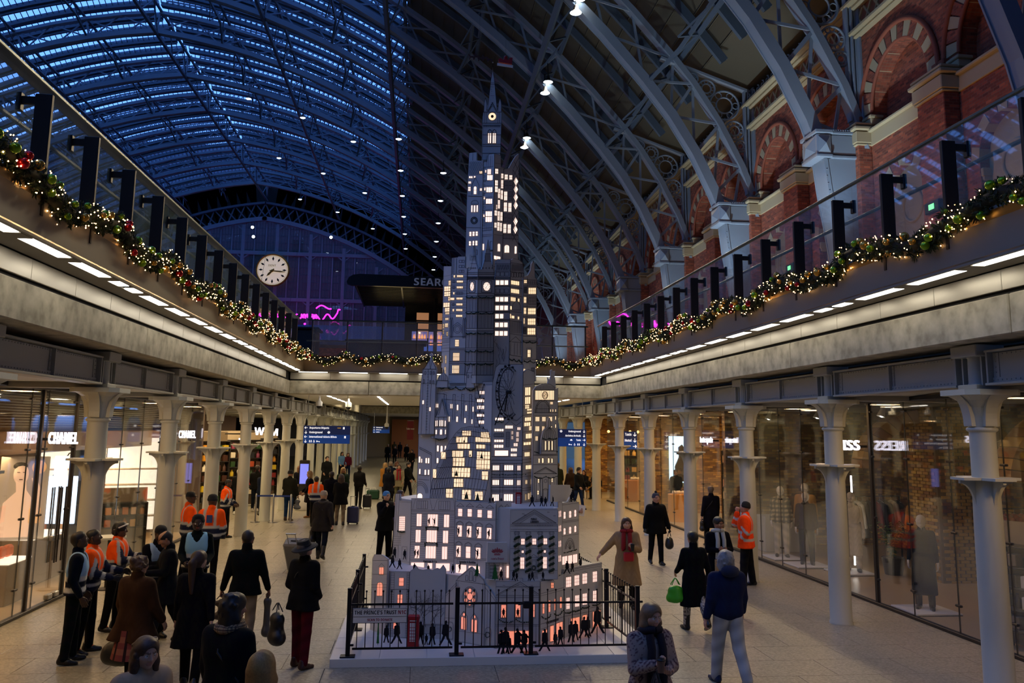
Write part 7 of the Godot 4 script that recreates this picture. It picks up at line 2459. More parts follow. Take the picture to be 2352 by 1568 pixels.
	var hm := Transform3D(hb*s,head_at*s)
	if w.has("style"): part("hair",hair_mesh(w.style),dyed("hair",w.get("hair","#2a1d14"),0.55,true),t).transform = hm
	if w.has("hat"):
		var hat: Array = w.hat
		var m := mb()
		if hat[0]=="beanie":
			m.lathe(PackedVector2Array([Vector2(.100,.015),Vector2(.106,.03),Vector2(.104,.06),Vector2(.100,.065),Vector2(.094,.10),Vector2(.07,.135),Vector2(.03,.150),Vector2(.0,.152)]),Vector3(0,-.005,-.02),20)
		elif hat[0]=="cap":
			m.lathe(PackedVector2Array([Vector2(.097,.03),Vector2(.098,.06),Vector2(.088,.10),Vector2(.06,.128),Vector2(.0,.138)]),Vector3(0,0,-.02),20)
			m.prism(PackedVector2Array([Vector2(-.075,.06),Vector2(-.07,.13),Vector2(-.035,.165),Vector2(.035,.165),Vector2(.07,.13),Vector2(.075,.06)]),Transform3D(Basis(Vector3.RIGHT,Vector3(0,-.18,.98),Vector3(0,.98,.18)),Vector3(0,.055,-.02)),.008)
		else:
			m.lathe(PackedVector2Array([Vector2(.195,.005),Vector2(.19,.022),Vector2(.12,.035),Vector2(.102,.045),Vector2(.100,.09),Vector2(.088,.125),Vector2(.05,.132),Vector2(.0,.118)]),Vector3(0,.005,-.015),24)
			m.lathe(PackedVector2Array([Vector2(.105,.035),Vector2(.107,.06),Vector2(.102,.062)]),Vector3(0,.005,-.015),24)
		part("hat",m,dyed("knit" if hat[0]=="beanie" else "felt",hat[1],0.9),t).transform = hm
		if hat.size()>2: part("hat_pompom",mb().ball(Vector3(0,.165,-.02),.035,6,10),dyed("knit",hat[2],0.9),t).transform = hm
	if w.has("scarf"):
		var pth := PackedVector3Array()
		for k in 17: pth.append(neck+Vector3(sin(TAU*k/16)*.10,.045+.02*cos(TAU*k/16),cos(TAU*k/16)*.095))
		var m := mb().tube(pth,.042,8)
		for sd in [-1,1]:
			m.tube(PackedVector3Array([neck+Vector3(sd*.06,.02,.10),neck+Vector3(sd*.065,-.12,.155),neck+Vector3(sd*.07,-.30,.15),neck+Vector3(sd*.075,w.get("scarf_end",-.42),.14)]),.045,6)
		part("scarf",m,dyed("knit",w.scarf,0.9) if not M.has(w.scarf) else M[w.scarf],t).scale = sc
	if w.has("vest"):
		var vf := Field.new(Vector3(-.4,pel.y - .06,-.35),Vector3(.4,1.62,.35),cell)
		for e in [[-.02,.085,.14],[.15,.072,.132],[.30,.094,.142],[.42,.10,.115]]: vf.cap(pel+up*e[0]+Vector3(-e[1],0,0),pel+up*e[0]+Vector3(e[1],0,0),e[2],e[2],.06)
		vf.cap(neck+Vector3(-.11,-.05,-.015),neck+Vector3(.11,-.05,-.015),.08,.08,.05)
		vf.floor_at(pel.y - .04)
		vf.cap(neck+Vector3(0,.0,.03),neck+Vector3(0,.12,.03),.09,.1,-.01).cap(neck+Vector3(0,-.1,.16),neck+Vector3(0,.05,.12),.03,.09,-.02)
		for k in 2: vf.cap(sho[k]+Vector3(.05 if k==0 else -.05,-.02,0),elb[k],.085,.09,-.01)
		var vs := Soup.new()
		var vc: Color = lin(w.vest)
		vf.net(vs,func(_w: int,p: Vector3) -> Color:
			var y := p.y - pel.y
			if y<.22 and y>.16 or y<.06 and y>0.0: return Color(.55,.56,.55)
			if y<.16: return Color(.01,.013,.03)
			return vc)
		part("vest",vs.mesh(),M.cloth,t).scale = sc
	if w.has("strap"):
		var q: float = w.strap[1]
		part("bag_strap",mb().tube(PackedVector3Array([neck+Vector3(-q*.09,.01,.0),chest+Vector3(q*.02,.05,-.155),pel+Vector3(q*.2,.1,-.06)]),.012,5).tube(PackedVector3Array([neck+Vector3(-q*.09,.01,.0),chest+Vector3(-q*.0,.05,.155),pel+Vector3(q*.2,.1,.06)]),.012,5),dyed("leather",w.strap[0],0.5),t).scale = sc
	t.set_meta("wrists",[t.transform*(wri[0]*s),t.transform*(wri[1]*s)])
	return t
func dyed(kind: String,hex: String,rough: float,tinted := false) -> StandardMaterial3D:
	var key := kind+hex
	if M.has(key): return M[key]
	var m := mat(key,hex,rough)
	m.vertex_color_use_as_albedo = tinted
	return m
func jacket_paint(kind: String,c0: Color,who: int,p: Vector3,pel: Vector3,neck: Vector3,hem: float,elb: Array,wri: Array) -> Color:
	var silver := Color(.42,.43,.42)
	var y := p.y - pel.y
	var n := 0.9+0.2*absf(sin(p.y*23.0+sin(p.x*31.0)*2.0)*sin(p.x*19.0+p.z*27.0))
	if kind=="hivis" or kind=="hivis_full":
		var navy := Color(.012,.016,.04)
		if kind=="hivis_full": navy = c0
		if who>=10:
			var k := who % 2
			var e: Vector3 = elb[k]
			var u := (p - e).dot((wri[k] - e).normalized())
			if u>.10 and u<.155: return silver
			if u>-.06 and u<-.005: return silver
			return c0*n if u<-.06 else navy*n
		if y>.20 and absf(absf(p.x) - .105)<.024: return silver
		if y>.17 and y<.225: return silver
		if y>.0 and y<.055: return silver
		return c0*n if y>.17 else navy*n
	if kind=="plaid":
		var a := fposmod(p.x+p.z*.6,.11)<.055
		var b := fposmod(p.y,.11)<.055
		if a and b: return Color(.012,.012,.014)
		if a or b: return Color(.12,.10,.07)
		return c0
	if kind=="check":
		var a := sin((p.x+p.z*.5)*150.0)*sin(p.y*150.0)
		return Color(.07,.03,.04) if a>.1 else c0
	if kind=="quilt": return c0*(1.25 if fposmod(p.y,.06)<.008 else n)
	return c0*n
# ---------------------------------------------------------------- bags and cases
func bag(label: String,called: String,p: Node3D,hand: int,size: Vector3,hex: String,drop := 0.14,turn := 0.0) -> Node3D:
	var at: Vector3 = p.get_meta("wrists")[hand]
	var t := thing(called,label,"bag",at+Vector3(0,-.09,0),p.rotation.y+turn)
	var m: Material = dyed("leather",hex,0.45)
	var f := Field.new(Vector3(-size.x*.6,-drop - size.y - .03,-size.z*.8),Vector3(size.x*.6,-drop+.06,size.z*.8),.022)
	var y1 := -drop - size.z*.5
	var y0 := -drop - size.y+size.z*.4
	f.cap(Vector3(-size.x*.5+size.z*.5,y0,0),Vector3(size.x*.5 - size.z*.5,y0,0),size.z*.5,size.z*.5,.04).cap(Vector3(-size.x*.4+size.z*.4,y1,0),Vector3(size.x*.4 - size.z*.4,y1,0),size.z*.36,size.z*.36,.1).cap(Vector3(0,y0,0),Vector3(0,y1,0),size.z*.5,size.z*.4,.08)
	var s := Soup.new()
	f.net(s,func(_w: int,_p: Vector3) -> Color: return Color.WHITE)
	part("bag_body",s.mesh(),m,t)
	for d in [-1,1]:
		var pts := PackedVector3Array()
		for i in 9:
			var a := PI*i/8
			pts.append(Vector3(-cos(a)*size.x*.22*(1.0 - .6*sin(a)),-drop+.01+sin(a)*(drop+.012),d*size.z*.22*(1.0 - sin(a)*.8)))
		part("handle",mb().tube(pts,.008,5),m,t)
	return t
func case_on_wheels(label: String,at: Vector3,yaw: float,tilt: float,size: Vector3,hex: String,ribs := 0,handle := .45) -> Node3D:
	var t := thing("suitcase",label,"suitcase",at,deg_to_rad(yaw))
	var b := Node3D.new()
	b.name = "tilted"
	t.basis = Basis(Vector3.UP,deg_to_rad(yaw))*Basis(Vector3.RIGHT,deg_to_rad(tilt))
	b.free()
	var m: Material = dyed("case",hex,0.4)
	part("shell",mb().box(Vector3(0,.05+size.y/2,0),size,.04),m,t)
	for i in ribs: part("rib",mb().box(Vector3(0,.12+(size.y - .14)*i/maxf(1,ribs - 1),size.z/2),Vector3(size.x*.94,.035,.02),.008),m,t)
	for sx in [-1,1]:
		for sz in [-1,1]: part("wheel",mb().lathe(PackedVector2Array([Vector2(0,-.012),Vector2(.03,-.012),Vector2(.03,.012),Vector2(0,.012)]),Vector3(sx*size.x*.4,.03,sz*size.z*.3),12,Basis(Vector3.BACK,PI/2)),M.black,t)
	part("pull_handle",mb().bar(Vector3(-size.x*.2,size.y,-size.z*.4),Vector3(-size.x*.2,size.y+handle,-size.z*.4),.014,.014).bar(Vector3(size.x*.2,size.y,-size.z*.4),Vector3(size.x*.2,size.y+handle,-size.z*.4),.014,.014).bar(Vector3(-size.x*.24,size.y+handle,-size.z*.4),Vector3(size.x*.24,size.y+handle,-size.z*.4),.026,.022),M.steel,t)
	part("top_grip",mb().box(Vector3(0,size.y+.06,0),Vector3(size.x*.35,.025,.035),.01),M.black,t)
	return t
func cup(label: String,p: Node3D,hand: int,hex: String) -> void:
	var at: Vector3 = p.get_meta("wrists")[hand]
	var fw := Basis(Vector3.UP,p.rotation.y)*Vector3(0,0,.095)
	var t := thing("paper_cup",label,"cup",at+fw+Vector3(0,-.05,0))
	part("cup",mb().lathe(PackedVector2Array([Vector2(0,0),Vector2(.028,0),Vector2(.04,.11),Vector2(0,.11)]),Vector3.ZERO,16),dyed("paper",hex,0.7),t)
	part("lid",mb().lathe(PackedVector2Array([Vector2(.042,.108),Vector2(.043,.118),Vector2(.036,.122),Vector2(.034,.132),Vector2(0,.132)]),Vector3.ZERO,16),M.black,t)
func build_people() -> void:
	for e in [["skin",0.5],["cloth",0.92],["cloth_shiny",0.45]]:
		var m := mat(e[0],"#ffffff",e[1])
		m.vertex_color_use_as_albedo = true
		if e[0]=="cloth":
			m.metallic_specular = 0.3
	var hv := "#ff5a10"
	var dark := "#4a3226"
	var p := person("bald man in a pale blue vest over navy, hands in pockets, leftmost of the staff group",Vector2(-4.84,-13.33),105,1.79,{"skin": dark,"top": "#0c1222","vest": "#8fb4d8","trousers": "#0d1018","arms": [-6,10,34,4,-6,10,34,4],"head": [12,-14],"legs": [3,3,-3,2],"hem": .02,"style": "buzz","hair": "#1a1411"})
	person("man in an orange and navy jacket beside the bald man in the pale blue vest",Vector2(-4.83,-13.85),95,1.76,{"skin": dark,"top": hv,"cut": "hivis","trousers": "#0b0b0e","style": "buzz","hair": "#0d0a09","arms": [30,12,50,10,20,8,55,20],"gloves": "#15151a","head": [5,-12],"hem": .10,"ease": .035})
	p = person("woman with a white headband in an orange and navy jacket, gloved hands held forward",Vector2(-4.94,-15.3),92,1.70,{"skin": "#5a3b2b","top": hv,"cut": "hivis","trousers": "#08080a","style": "afro","hair": "#120d0b","arms": [32,12,62,12,28,10,66,20],"gloves": "#15151a","hands": ["grip","relaxed"],"head": [6,0],"hem": .10,"ease": .04,"wide": 1.06})
	var hb := mb()
	var pts := PackedVector3Array()
	for k in 18: pts.append(Vector3(cos(TAU*k/18)*.108,.05+.05*sin(TAU*k/18),sin(TAU*k/18)*.118 - .015))
	hb.tube(pts,.014,6,true)
	part("headband",hb,M.box_white,p).transform = p.get_node("hair").transform
	p = person("man in a black cap and pale blue vest reading papers, behind the balding man",Vector2(-4.13,-14.75),40,1.72,{"skin": dark,"top": "#0b0c10","vest": "#9db9d6","trousers": "#0a0a0d","hat": ["cap","#0c0c10"],"style": "buzz","hair": "#111111","arms": [22,10,85,40,22,10,80,40],"hands": ["hold","hold"],"head": [0,18],"hem": .04})
	var w: Array = p.get_meta("wrists")
	solo("paper_sheet",mb().box((w[0]+w[1])/2+Vector3(.06,.03,.08),Vector3(.16,.004,.21)),M.box_white,"folded white papers in the hands of the man in the black cap","paper")
	p = person("balding bearded man in a long dark coat looking down at his phone",Vector2(-3.83,-14.35),-68,1.72,{"skin": "#a87658","top": "#15161a","hem": .30,"trousers": "#16171c","style": "fringe","hair": "#15100d","arms": [18,8,72,12,26,10,60,8],"hands": ["hold","hold"],"head": [4,24],"legs": [18,6,-16,10],"ease": .03})
	w = p.get_meta("wrists")
	solo("phone",mb().box(w[1]+Vector3(-.08,.0,.02),Vector3(.015,.14,.07),.005),M.black,"dark phone in the hand of the balding bearded man","phone")
	p = person("bearded man in a black beanie and pale blue vest facing the camera among the staff",Vector2(-3.69,-15.46),12,1.81,{"skin": "#3f2a20","top": "#0b0e16","vest": "#8fc3dd","trousers": "#0b0c10","hat": ["beanie","#0b0b0d"],"arms": [10,10,55,20,10,10,60,20],"hands": ["hold","hold"],"head": [0,4]})
	person("man in a black cap and orange and navy jacket beside the second left column",Vector2(-5.0,-20.0),115,1.86,{"skin": dark,"top": hv,"cut": "hivis","trousers": "#0b0b0e","hat": ["cap","#0c0c10"],"arms": [6,10,30,0,6,10,40,10],"hem": .10,"ease": .035})
	p = person("man in a dark beanie seen from behind, orange and navy jacket with a badge on the back",Vector2(-4.34,-19.3),180,1.85,{"skin": dark,"top": hv,"cut": "hivis","trousers": "#0a0a0d","hat": ["beanie","#10131c"],"arms": [2,14,30,30,2,14,30,30],"hem": .10,"ease": .035,"hands": ["none","none"]})
	part("back_badge",mb().box(Vector3(0,1.40,-.172),Vector3(.12,.16,.012),.004),dyed("paper","#1c3a7a",.6),p)
	person("man in an orange and navy jacket standing against the fourth left column",Vector2(-5.72,-27.2),82,1.72,{"skin": "#4a3226","top": hv,"cut": "hivis","trousers": "#1d1c1e","style": "buzz","hair": "#0d0a09","arms": [12,8,50,25,12,8,50,25],"hem": .08,"head": [10,6],"ease": .035,"boots": true})
	p = person("woman with pinned up brown hair in a brown shearling coat and plaid skirt",Vector2(-3.52,-11.78),158,1.66,{"skin": "#b88968","top": "#3d2615","hem": .26,"flare": .07,"ease": .05,"style": "updo","hair": "#4a2f1a","trousers": "#0e0c0e","fit": .004,"arms": [6,14,20,0,10,14,20,0],"legs": [10,4,-10,14],"head": [-14,0],"collar": .07})
	var sk := mb(true)
	for i in 40:
		var a0 := TAU*i/40
		var a1 := TAU*(i+1)/40
		for j in 5:
			var r0 := .17+j*.012
			var q := [Vector3(cos(a0)*r0*1.15,.80 - j*.07,sin(a0)*r0),Vector3(cos(a1)*r0*1.15,.80 - j*.07,sin(a1)*r0),Vector3(cos(a1)*(r0+.012)*1.15,.73 - j*.07,sin(a1)*(r0+.012)),Vector3(cos(a0)*(r0+.012)*1.15,.73 - j*.07,sin(a0)*(r0+.012))]
			sk.tint = Color(.03,.012,.012) if i % 4==0 else (Color(.28,.10,.06) if j % 2 else Color(.20,.05,.04))
			sk.quad_out(q[0],q[1],q[2],q[3],Vector3(0,.7,0))
	part("plaid_skirt",sk,M.cloth,p)
	bag("large black duffel bag on the arm of the woman in the brown coat","duffel_bag",p,0,Vector3(.50,.30,.24),"#121214",.16,.3)
	person("woman with long wavy brown hair in a long black coat seen from behind",Vector2(-2.82,-11.95),178,1.70,{"skin": "#c39a7e","top": "#0d0d10","hem": .42,"flare": .04,"style": "ponytail","hair": "#3b2618","trousers": "#0a0a0c","arms": [0,8,10,0,-22,10,6,0],"legs": [10,4,-12,14],"head": [-18,0],"hands": ["relaxed","grip"]})
	case_on_wheels("black carry-on case on its pull handle behind the woman in the long black coat",Vector3(-2.30,0,-9.25),175,-28,Vector3(.40,.56,.24),"#17171a",0,.52)
	p = person("man in a short black jacket and khaki trousers walking away",Vector2(-2.53,-13.74),182,1.77,{"skin": "#7a5038","top": "#0d0e12","hem": .12,"style": "buzz","hair": "#241a14","trousers": "#85745a","arms": [2,16,8,0,2,16,6,0],"hands": ["grip","grip"],"legs": [12,4,-10,22],"collar": .08,"cut": "quilt","wide": 1.06})
	bag("long grey folded bag carried by the man in khaki trousers","folded_bag",p,1,Vector3(.16,.55,.11),"#4a4844",.03,1.57)
	bag("dark brown briefcase in the other hand of the man in khaki trousers","briefcase",p,0,Vector3(.34,.27,.09),"#2a1c16",.06)
	p = person("man in a brimmed hat, black jacket and dark red trousers gazing up at the tower",Vector2(-1.55,-12.87),145,1.72,{"skin": "#b5866b","top": "#111214","hem": .16,"trousers": "#5a1420","hat": ["brim","#23231f"],"style": "short","hair": "#5a5048","arms": [-8,12,60,10,-4,10,50,30],"head": [-12,-16],"shoes": "#3d1d18","legs": [3,2,-3,2],"cut": "quilt","ease": .035,"strap": ["#0d0d10",1.0],"hands": ["none","none"]})
	p.set_meta("wrists",[p.position+Vector3(-.36,1.0,.1),p.position+Vector3(-.34,.96,.05)])
	bag("black slouch shoulder bag beside the man in dark red trousers","shoulder_bag",p,1,Vector3(.40,.42,.2),"#0d0d10",.10,-.5)
	p = person("man with dark wavy hair, black coat and a plaid scarf in the near foreground",Vector2(-1.67,-8.38),150,1.80,{"skin": "#96674c","top": "#0c0d12","hem": .30,"style": "wavy","hair": "#17110f","trousers": "#0d0d10","scarf": "plaid_scarf","scarf_end": -.5,"arms": [4,10,20,0,4,10,20,0],"head": [-30,6],"strap": ["#1a1715",-1.0],"wide": 1.08,"ease": .035})
	person("young woman with long curly brown hair and a fleece collar at the bottom edge",Vector2(-2.13,-7.41),48,1.66,{"skin": "#c49a82","top": "#a08a70","hem": .2,"style": "curly_long","hair": "#4a2e1c","trousers": "#15151a","collar": .08,"head": [-6,8],"ease": .05})
	person("blonde woman at the bottom edge, only the top of her head in view",Vector2(-1.10,-6.76),170,1.68,{"skin": "#d0a78c","top": "#1a1a1e","hem": .2,"style": "long","hair": "#a8783c","trousers": "#15151a"})
	p = person("woman with light brown hair in a checked coat, dark scarf and cup, coming towards the camera",Vector2(2.35,-8.62),14,1.66,{"skin": "#c69478","top": "#9a8478","cut": "check","hem": .45,"flare": .04,"style": "bob","hair": "#7a5a3c","trousers": "#15141a","scarf": "#1a1018","scarf_end": -.62,"arms": [14,10,78,38,18,10,92,30],"hands": ["hold","hold"],"head": [6,10],"ease": .035,"legs": [14,6,-14,14]})
	cup("brown paper coffee cup with a black lid held by the woman in the checked coat",p,1,"#6b4a36")
	bag("dark grey leather tote on the arm of the woman in the checked coat","tote_bag",p,1,Vector3(.36,.34,.13),"#2c2b2c",.22)
	p = person("grey haired man in a navy hooded top and pale joggers walking away",Vector2(4.28,-11.66),184,1.73,{"skin": "#c08e74","top": "#18223e","hem": .10,"style": "curls","hair": "#8c8a86","trousers": "#a7a8a6","fit": .03,"arms": [-4,12,14,0,8,12,22,0],"shoes": "#1c2b4a","legs": [14,6,-12,20],"head": [-3,0],"ease": .04,"wide": 1.06})
	part("hood",mb().ball(Vector3(0,1.49,-.11),.11,6,12,Vector3(1.25,.75,.7)),dyed("knit","#17203a",.9),p)
	p = person("woman in a long black coat with a bright green bag walking away",Vector2(4.82,-14.73),186,1.62,{"skin": "#b98a70","top": "#0c0d10","hem": .52,"flare": .03,"style": "short","hair": "#0f0d0d","trousers": "#b8b2a8","print": 1.0,"arms": [16,12,40,10,-4,18,16,0],"boots": true,"legs": [10,4,-14,18],"hands": ["relaxed","grip"],"collar": .09})
	p.set_meta("wrists",[p.get_meta("wrists")[0],p.position+Vector3(-.34,.94,.02)])
	bag("bright green open tote carried by the woman in the long black coat","tote_bag",p,1,Vector3(.34,.26,.14),"#3aa31f",.10)
	p = person("woman with a pale scarf over a black coat holding a patterned paper bag",Vector2(5.85,-16.4),4,1.70,{"skin": "#9c6c52","top": "#0b0b0e","hem": .50,"style": "bun","hair": "#0f0b0a","trousers": "#0d0d10","scarf": "#aeb2ae","scarf_end": -.48,"arms": [14,12,78,55,12,12,80,50],"hands": ["hold","hold"],"head": [10,12]})
	var pb := thing("paper_bag","pale patterned paper bag held before the woman with the pale scarf","bag",p.position+Vector3(-.02,.66,.25))
	part("bag_body",mb().box(Vector3(0,.15,0),Vector3(.24,.30,.09),.008),grain(dyed("paper","#c9b596",.8),noise_tex(.09,128,[[0.0,"#8c7458"],[.5,"#cbb899"],[1.0,"#e2d3b6"]]),6.0,false),pb)
	part("handle",mb().tube(PackedVector3Array([Vector3(-.06,.3,.03),Vector3(-.05,.38,.03),Vector3(.05,.38,.03),Vector3(.06,.3,.03)]),.004,5),M.box_white,pb)
	person("man in a bright orange jacket and black beanie leaning by the third right column",Vector2(7.36,-18.78),-118,1.78,{"skin": "#b5806a","top": "#ff4a12","cut": "hivis_full","hem": .16,"trousers": "#17171b","fit": .03,"hat": ["beanie","#0e0e10"],"arms": [-10,12,50,40,62,10,128,20],"hands": ["none","grip"],"head": [0,-12],"ease": .05,"legs": [6,2,-6,2],"boots": true,"wide": 1.12})
	p = person("man in a black padded coat and striped beanie with a black bag, facing the camera",Vector2(6.16,-21.82),4,1.74,{"skin": "#b98a72","top": "#0e0f11","hem": .20,"trousers": "#131417","hat": ["beanie","#3a3b44","#15161c"],"arms": [4,16,10,0,4,18,14,0],"gloves": "#101012","hands": ["grip","grip"],"ease": .045,"legs": [4,2,-6,8],"boots": true,"collar": .09})
	bag("black holdall in the gloved hand of the man in the padded coat","holdall",p,0,Vector3(.40,.28,.18),"#0b0b0d",.12,1.2)
	p = person("young woman in a long beige coat with a red scarf and red collecting bag",Vector2(4.11,-16.65),-12,1.66,{"skin": "#cf9f88","top": "#9c8262","hem": .52,"flare": .04,"style": "long","hair": "#4e3220","trousers": "#101014","scarf": "#8e1a22","scarf_end": -.3,"arms": [18,14,88,30,-4,42,42,-10],"hands": ["hold","relaxed"],"boots": true,"head": [8,4],"ease": .035})
	cup("black coffee cup held by the young woman in the beige coat",p,0,"#1d1c1c")
	solo("collecting_bag",mb().box(p.position+Vector3(-.02,.98,.24),Vector3(.20,.17,.07),.02),dyed("leather","#b01d2c",.5),"red collecting bag hung in front of the young woman in the beige coat","bag")
	p = person("bald man in a navy overcoat walking away along the right shop windows",Vector2(8.75,-25.0),176,1.76,{"skin": "#b98f78","top": "#12141c","hem": .40,"style": "fringe","hair": "#6d6258","trousers": "#14151a","arms": [-14,14,10,0,14,8,12,0],"legs": [16,6,-16,16],"strap": ["#15110f",1.0]})
	bag("dark shoulder bag at the hip of the bald man in the navy overcoat","shoulder_bag",p,0,Vector3(.30,.28,.12),"#15120f",.04,1.57)
	p = person("man in a dark jacket and red shirt holding up a white paper, half hidden by the tower",Vector2(4.25,-23.8),60,1.72,{"skin": "#b58a70","top": "#1a1a1c","hem": .10,"style": "short","hair": "#3a2a1e","trousers": "#0f0f12","arms": [20,10,80,30,20,10,70,30],"hands": ["hold","hold"]})
	w = p.get_meta("wrists")
	solo("paper_sheet",mb().bar((w[0]+w[1])/2+Vector3(0,-.12,.06),(w[0]+w[1])/2+Vector3(.06,.16,.02),.22,.004,Vector3.BACK),M.box_white,"white printed sheet held by the man half hidden by the tower","paper")
	p = person("woman in a beige beanie and dark coat pulling a large grey case",Vector2(-2.36,-22.87),172,1.70,{"skin": "#c39a80","top": "#2b2724","hem": .22,"flare": .04,"hat": ["beanie","#a3927c"],"trousers": "#151a26","arms": [4,10,10,0,-24,16,8,0],"hands": ["relaxed","grip"],"legs": [14,6,-16,16],"ease": .045,"scarf": "#3b3632","scarf_end": -.06,"boots": true,"strap": ["#111111",-1.0]})
	bag("black shoulder bag of the woman in the beige beanie","shoulder_bag",p,0,Vector3(.36,.34,.16),"#101012",.0,1.57)
	case_on_wheels("large grey ribbed suitcase pulled by the woman in the beige beanie",Vector3(-2.68,0,-21.3),168,-32,Vector3(.50,.80,.30),"#6b6b6a",6,.35)
	person("person in a light blue beanie and dark parka with hands raised to the face",Vector2(-.76,-22.9),35,1.68,{"skin": "#c39a80","top": "#0f1013","hem": .22,"hat": ["beanie","#4a86b8"],"trousers": "#0b0b0d","fit": .03,"arms": [30,10,125,20,30,10,120,20],"hands": ["grip","grip"],"ease": .05})
	person("person in a purple jacket behind the light blue beanie, half hidden by the tower",Vector2(-.42,-23.7),60,1.66,{"skin": "#c09478","top": "#34246a","hem": .10,"style": "short","hair": "#3a2a20","trousers": "#0d0d12","arms": [10,10,70,20,10,10,70,20]})
	p = person("man in a black beanie, dark green jacket and jeans waiting by the fifth left column",Vector2(-4.55,-32.2),165,1.74,{"skin": "#a87c64","top": "#1e1f1a","hem": .14,"hat": ["beanie","#101012"],"trousers": "#1f3a63","arms": [10,10,50,30,-4,14,20,0],"shoes": "#3a241a","hands": ["relaxed","grip"],"ease": .045})
	bag("grey cloth bag held by the man in jeans in the queue","cloth_bag",p,1,Vector3(.28,.32,.12),"#5b6068",.08)
	var far := [
		["woman with long fair hair, black coat and tan boots striding left",-3.96,-33.3,-70,1.68,"#0d0c0e","#0d0d10","long","#8a6a42","",.40,"#8a5a24"],
		["person in an orange and navy jacket seen from behind near the beige beanie",-3.37,-30.1,180,1.68,hv,"#101014","buzz","#15100d","hivis",.10,"#111111"],
		["heavy man in a black coat walking beside a long haired woman",-2.95,-31.0,174,1.80,"#0c0c0e","#15151a","fringe","#2a211b","",.30,"#111111"],
		["long haired woman in black and beige trousers beside the heavy man",-2.58,-30.7,186,1.70,"#121214","#7d6d55","long","#3a281c","",.25,"#111111"],
		["fair haired woman facing the camera behind the couple in black",-3.0,-36.4,10,1.68,"#1d2a22","#15151a","bob","#a88a5e","",.2,"#111111"],
		["man in a black leather jacket with a wheeled case, head bowed",-2.36,-36.8,160,1.74,"#1c1917","#232220","short","#1d1713","",.10,"#111111"],
		["dark haired woman in an olive coat by the blue information post",-4.7,-38.3,-30,1.66,"#3b4038","#17171b","bob","#5d564e","",.25,"#111111"],
		["woman in a black jacket with a phone near the left columns",-5.0,-38.0,40,1.66,"#101218","#15151a","long","#7a5236","",.12,"#111111"],
		["tall man in a long dark overcoat with folded hands by the columns",-4.64,-45.9,20,1.82,"#0e0f14","#101116","short","#1a1411","",.45,"#111111"],
		["blonde woman in a tan coat in the group left of the tower",-1.47,-41.6,150,1.68,"#a9732f","#1a1a1e","bob","#b08a56","",.35,"#111111"],
		["bald man in a navy coat in the group left of the tower",-1.18,-40.6,178,1.78,"#101a2c","#15151a","fringe","#8a7a6a","",.20,"#111111"],
		["person in a dark hooded coat bent over a phone in front of the bald man",-1.16,-37.4,170,1.66,"#11161f","#14141a","short","#101010","",.25,"#111111"],
		["woman in glasses and a white coat facing the camera in the group",-.95,-43.2,5,1.68,"#b9b4aa","#1c1c20","bob","#5a2e1c","",.25,"#111111"],
		["woman with a red scarf and sand coat in the group left of the tower",-.78,-40.2,0,1.66,"#8e8468","#6d6c50","long","#2a1a12","",.25,"#111111"],
		["man in a black padded jacket and backpack at the edge of the tower",-.37,-40.7,60,1.76,"#0d0e10","#15151a","short","#221a15","quilt",.06,"#111111"],
		["man in a pale blue tabard beside a woman in dark red, far along",-4.85,-57.3,30,1.72,"#5c86b4","#12141c","bob","#1d1612","",.05,"#111111"],
		["woman in a dark red jacket and white mask far along the left columns",-4.46,-57.4,10,1.66,"#4d1226","#16203a","bob","#3a2018","",.05,"#111111"],
		["man in a dark knee length coat walking towards the camera far away",-2.69,-82.0,0,1.80,"#0d1018","#101116","short","#6d665e","",.40,"#111111"],
		["person in a short dark padded coat beside the man far away",-1.99,-80.6,0,1.66,"#0e121e","#111218","short","#15110e","",.10,"#111111"],
		["woman in a black dress with a red case far away",-.99,-87.0,0,1.72,"#0b0b0d","#0b0b0d","long","#3a2a20","",.50,"#111111"],
		["person in dark clothes walking away at the far end",-1.85,-97.0,180,1.74,"#10141c","#12141a","short","#15110e","",.15,"#111111"],
		["man in an olive jacket at the far end of the concourse",-2.5,-98.0,180,1.76,"#3a3a2a","#3a3428","short","#3a2a20","",.10,"#111111"],
		["dark skinned woman in a black jacket at the left edge of the tower",-.33,-66.1,-20,1.70,"#120f10","#141216","bob","#0d0b0a","",.12,"#111111"],
		["person in a white beanie and furred hood at the market queue",-6.75,-34.2,190,1.68,"#101114","#101014","short","#c8bfb0","",.2,"#d8d4cc"],
		["person with a large black backpack in the market queue",-6.3,-35.4,178,1.78,"#0e0e10","#1c2230","short","#2a1d14","",.12,"#d0ccc4"],
		["person in a dark blue jacket behind the barrier in the queue",-5.75,-33.6,150,1.70,"#121a2c","#101218","short","#2a1d14","",.12,"#111111"],
		["man in a dark green parka right of the tower",6.75,-40.9,160,1.76,"#23261c","#15161a","short","#4a3a2c","",.25,"#111111"],
		["person in a navy hood and jeans striding past the right columns",6.95,-36.6,40,1.74,"#14161d","#1d2f52","short","#12141c","",.12,"#111111"],
		["woman in a brown jacket at the right edge of the tower",7.05,-39.0,200,1.64,"#2a1d18","#15151a","bob","#3a2018","",.12,"#111111"],
		["person in dark clothes inside the shop with the yellow stand",10.7,-34.8,-30,1.76,"#0d0d10","#0e0e12","short","#1a1411","",.2,"#111111"]]
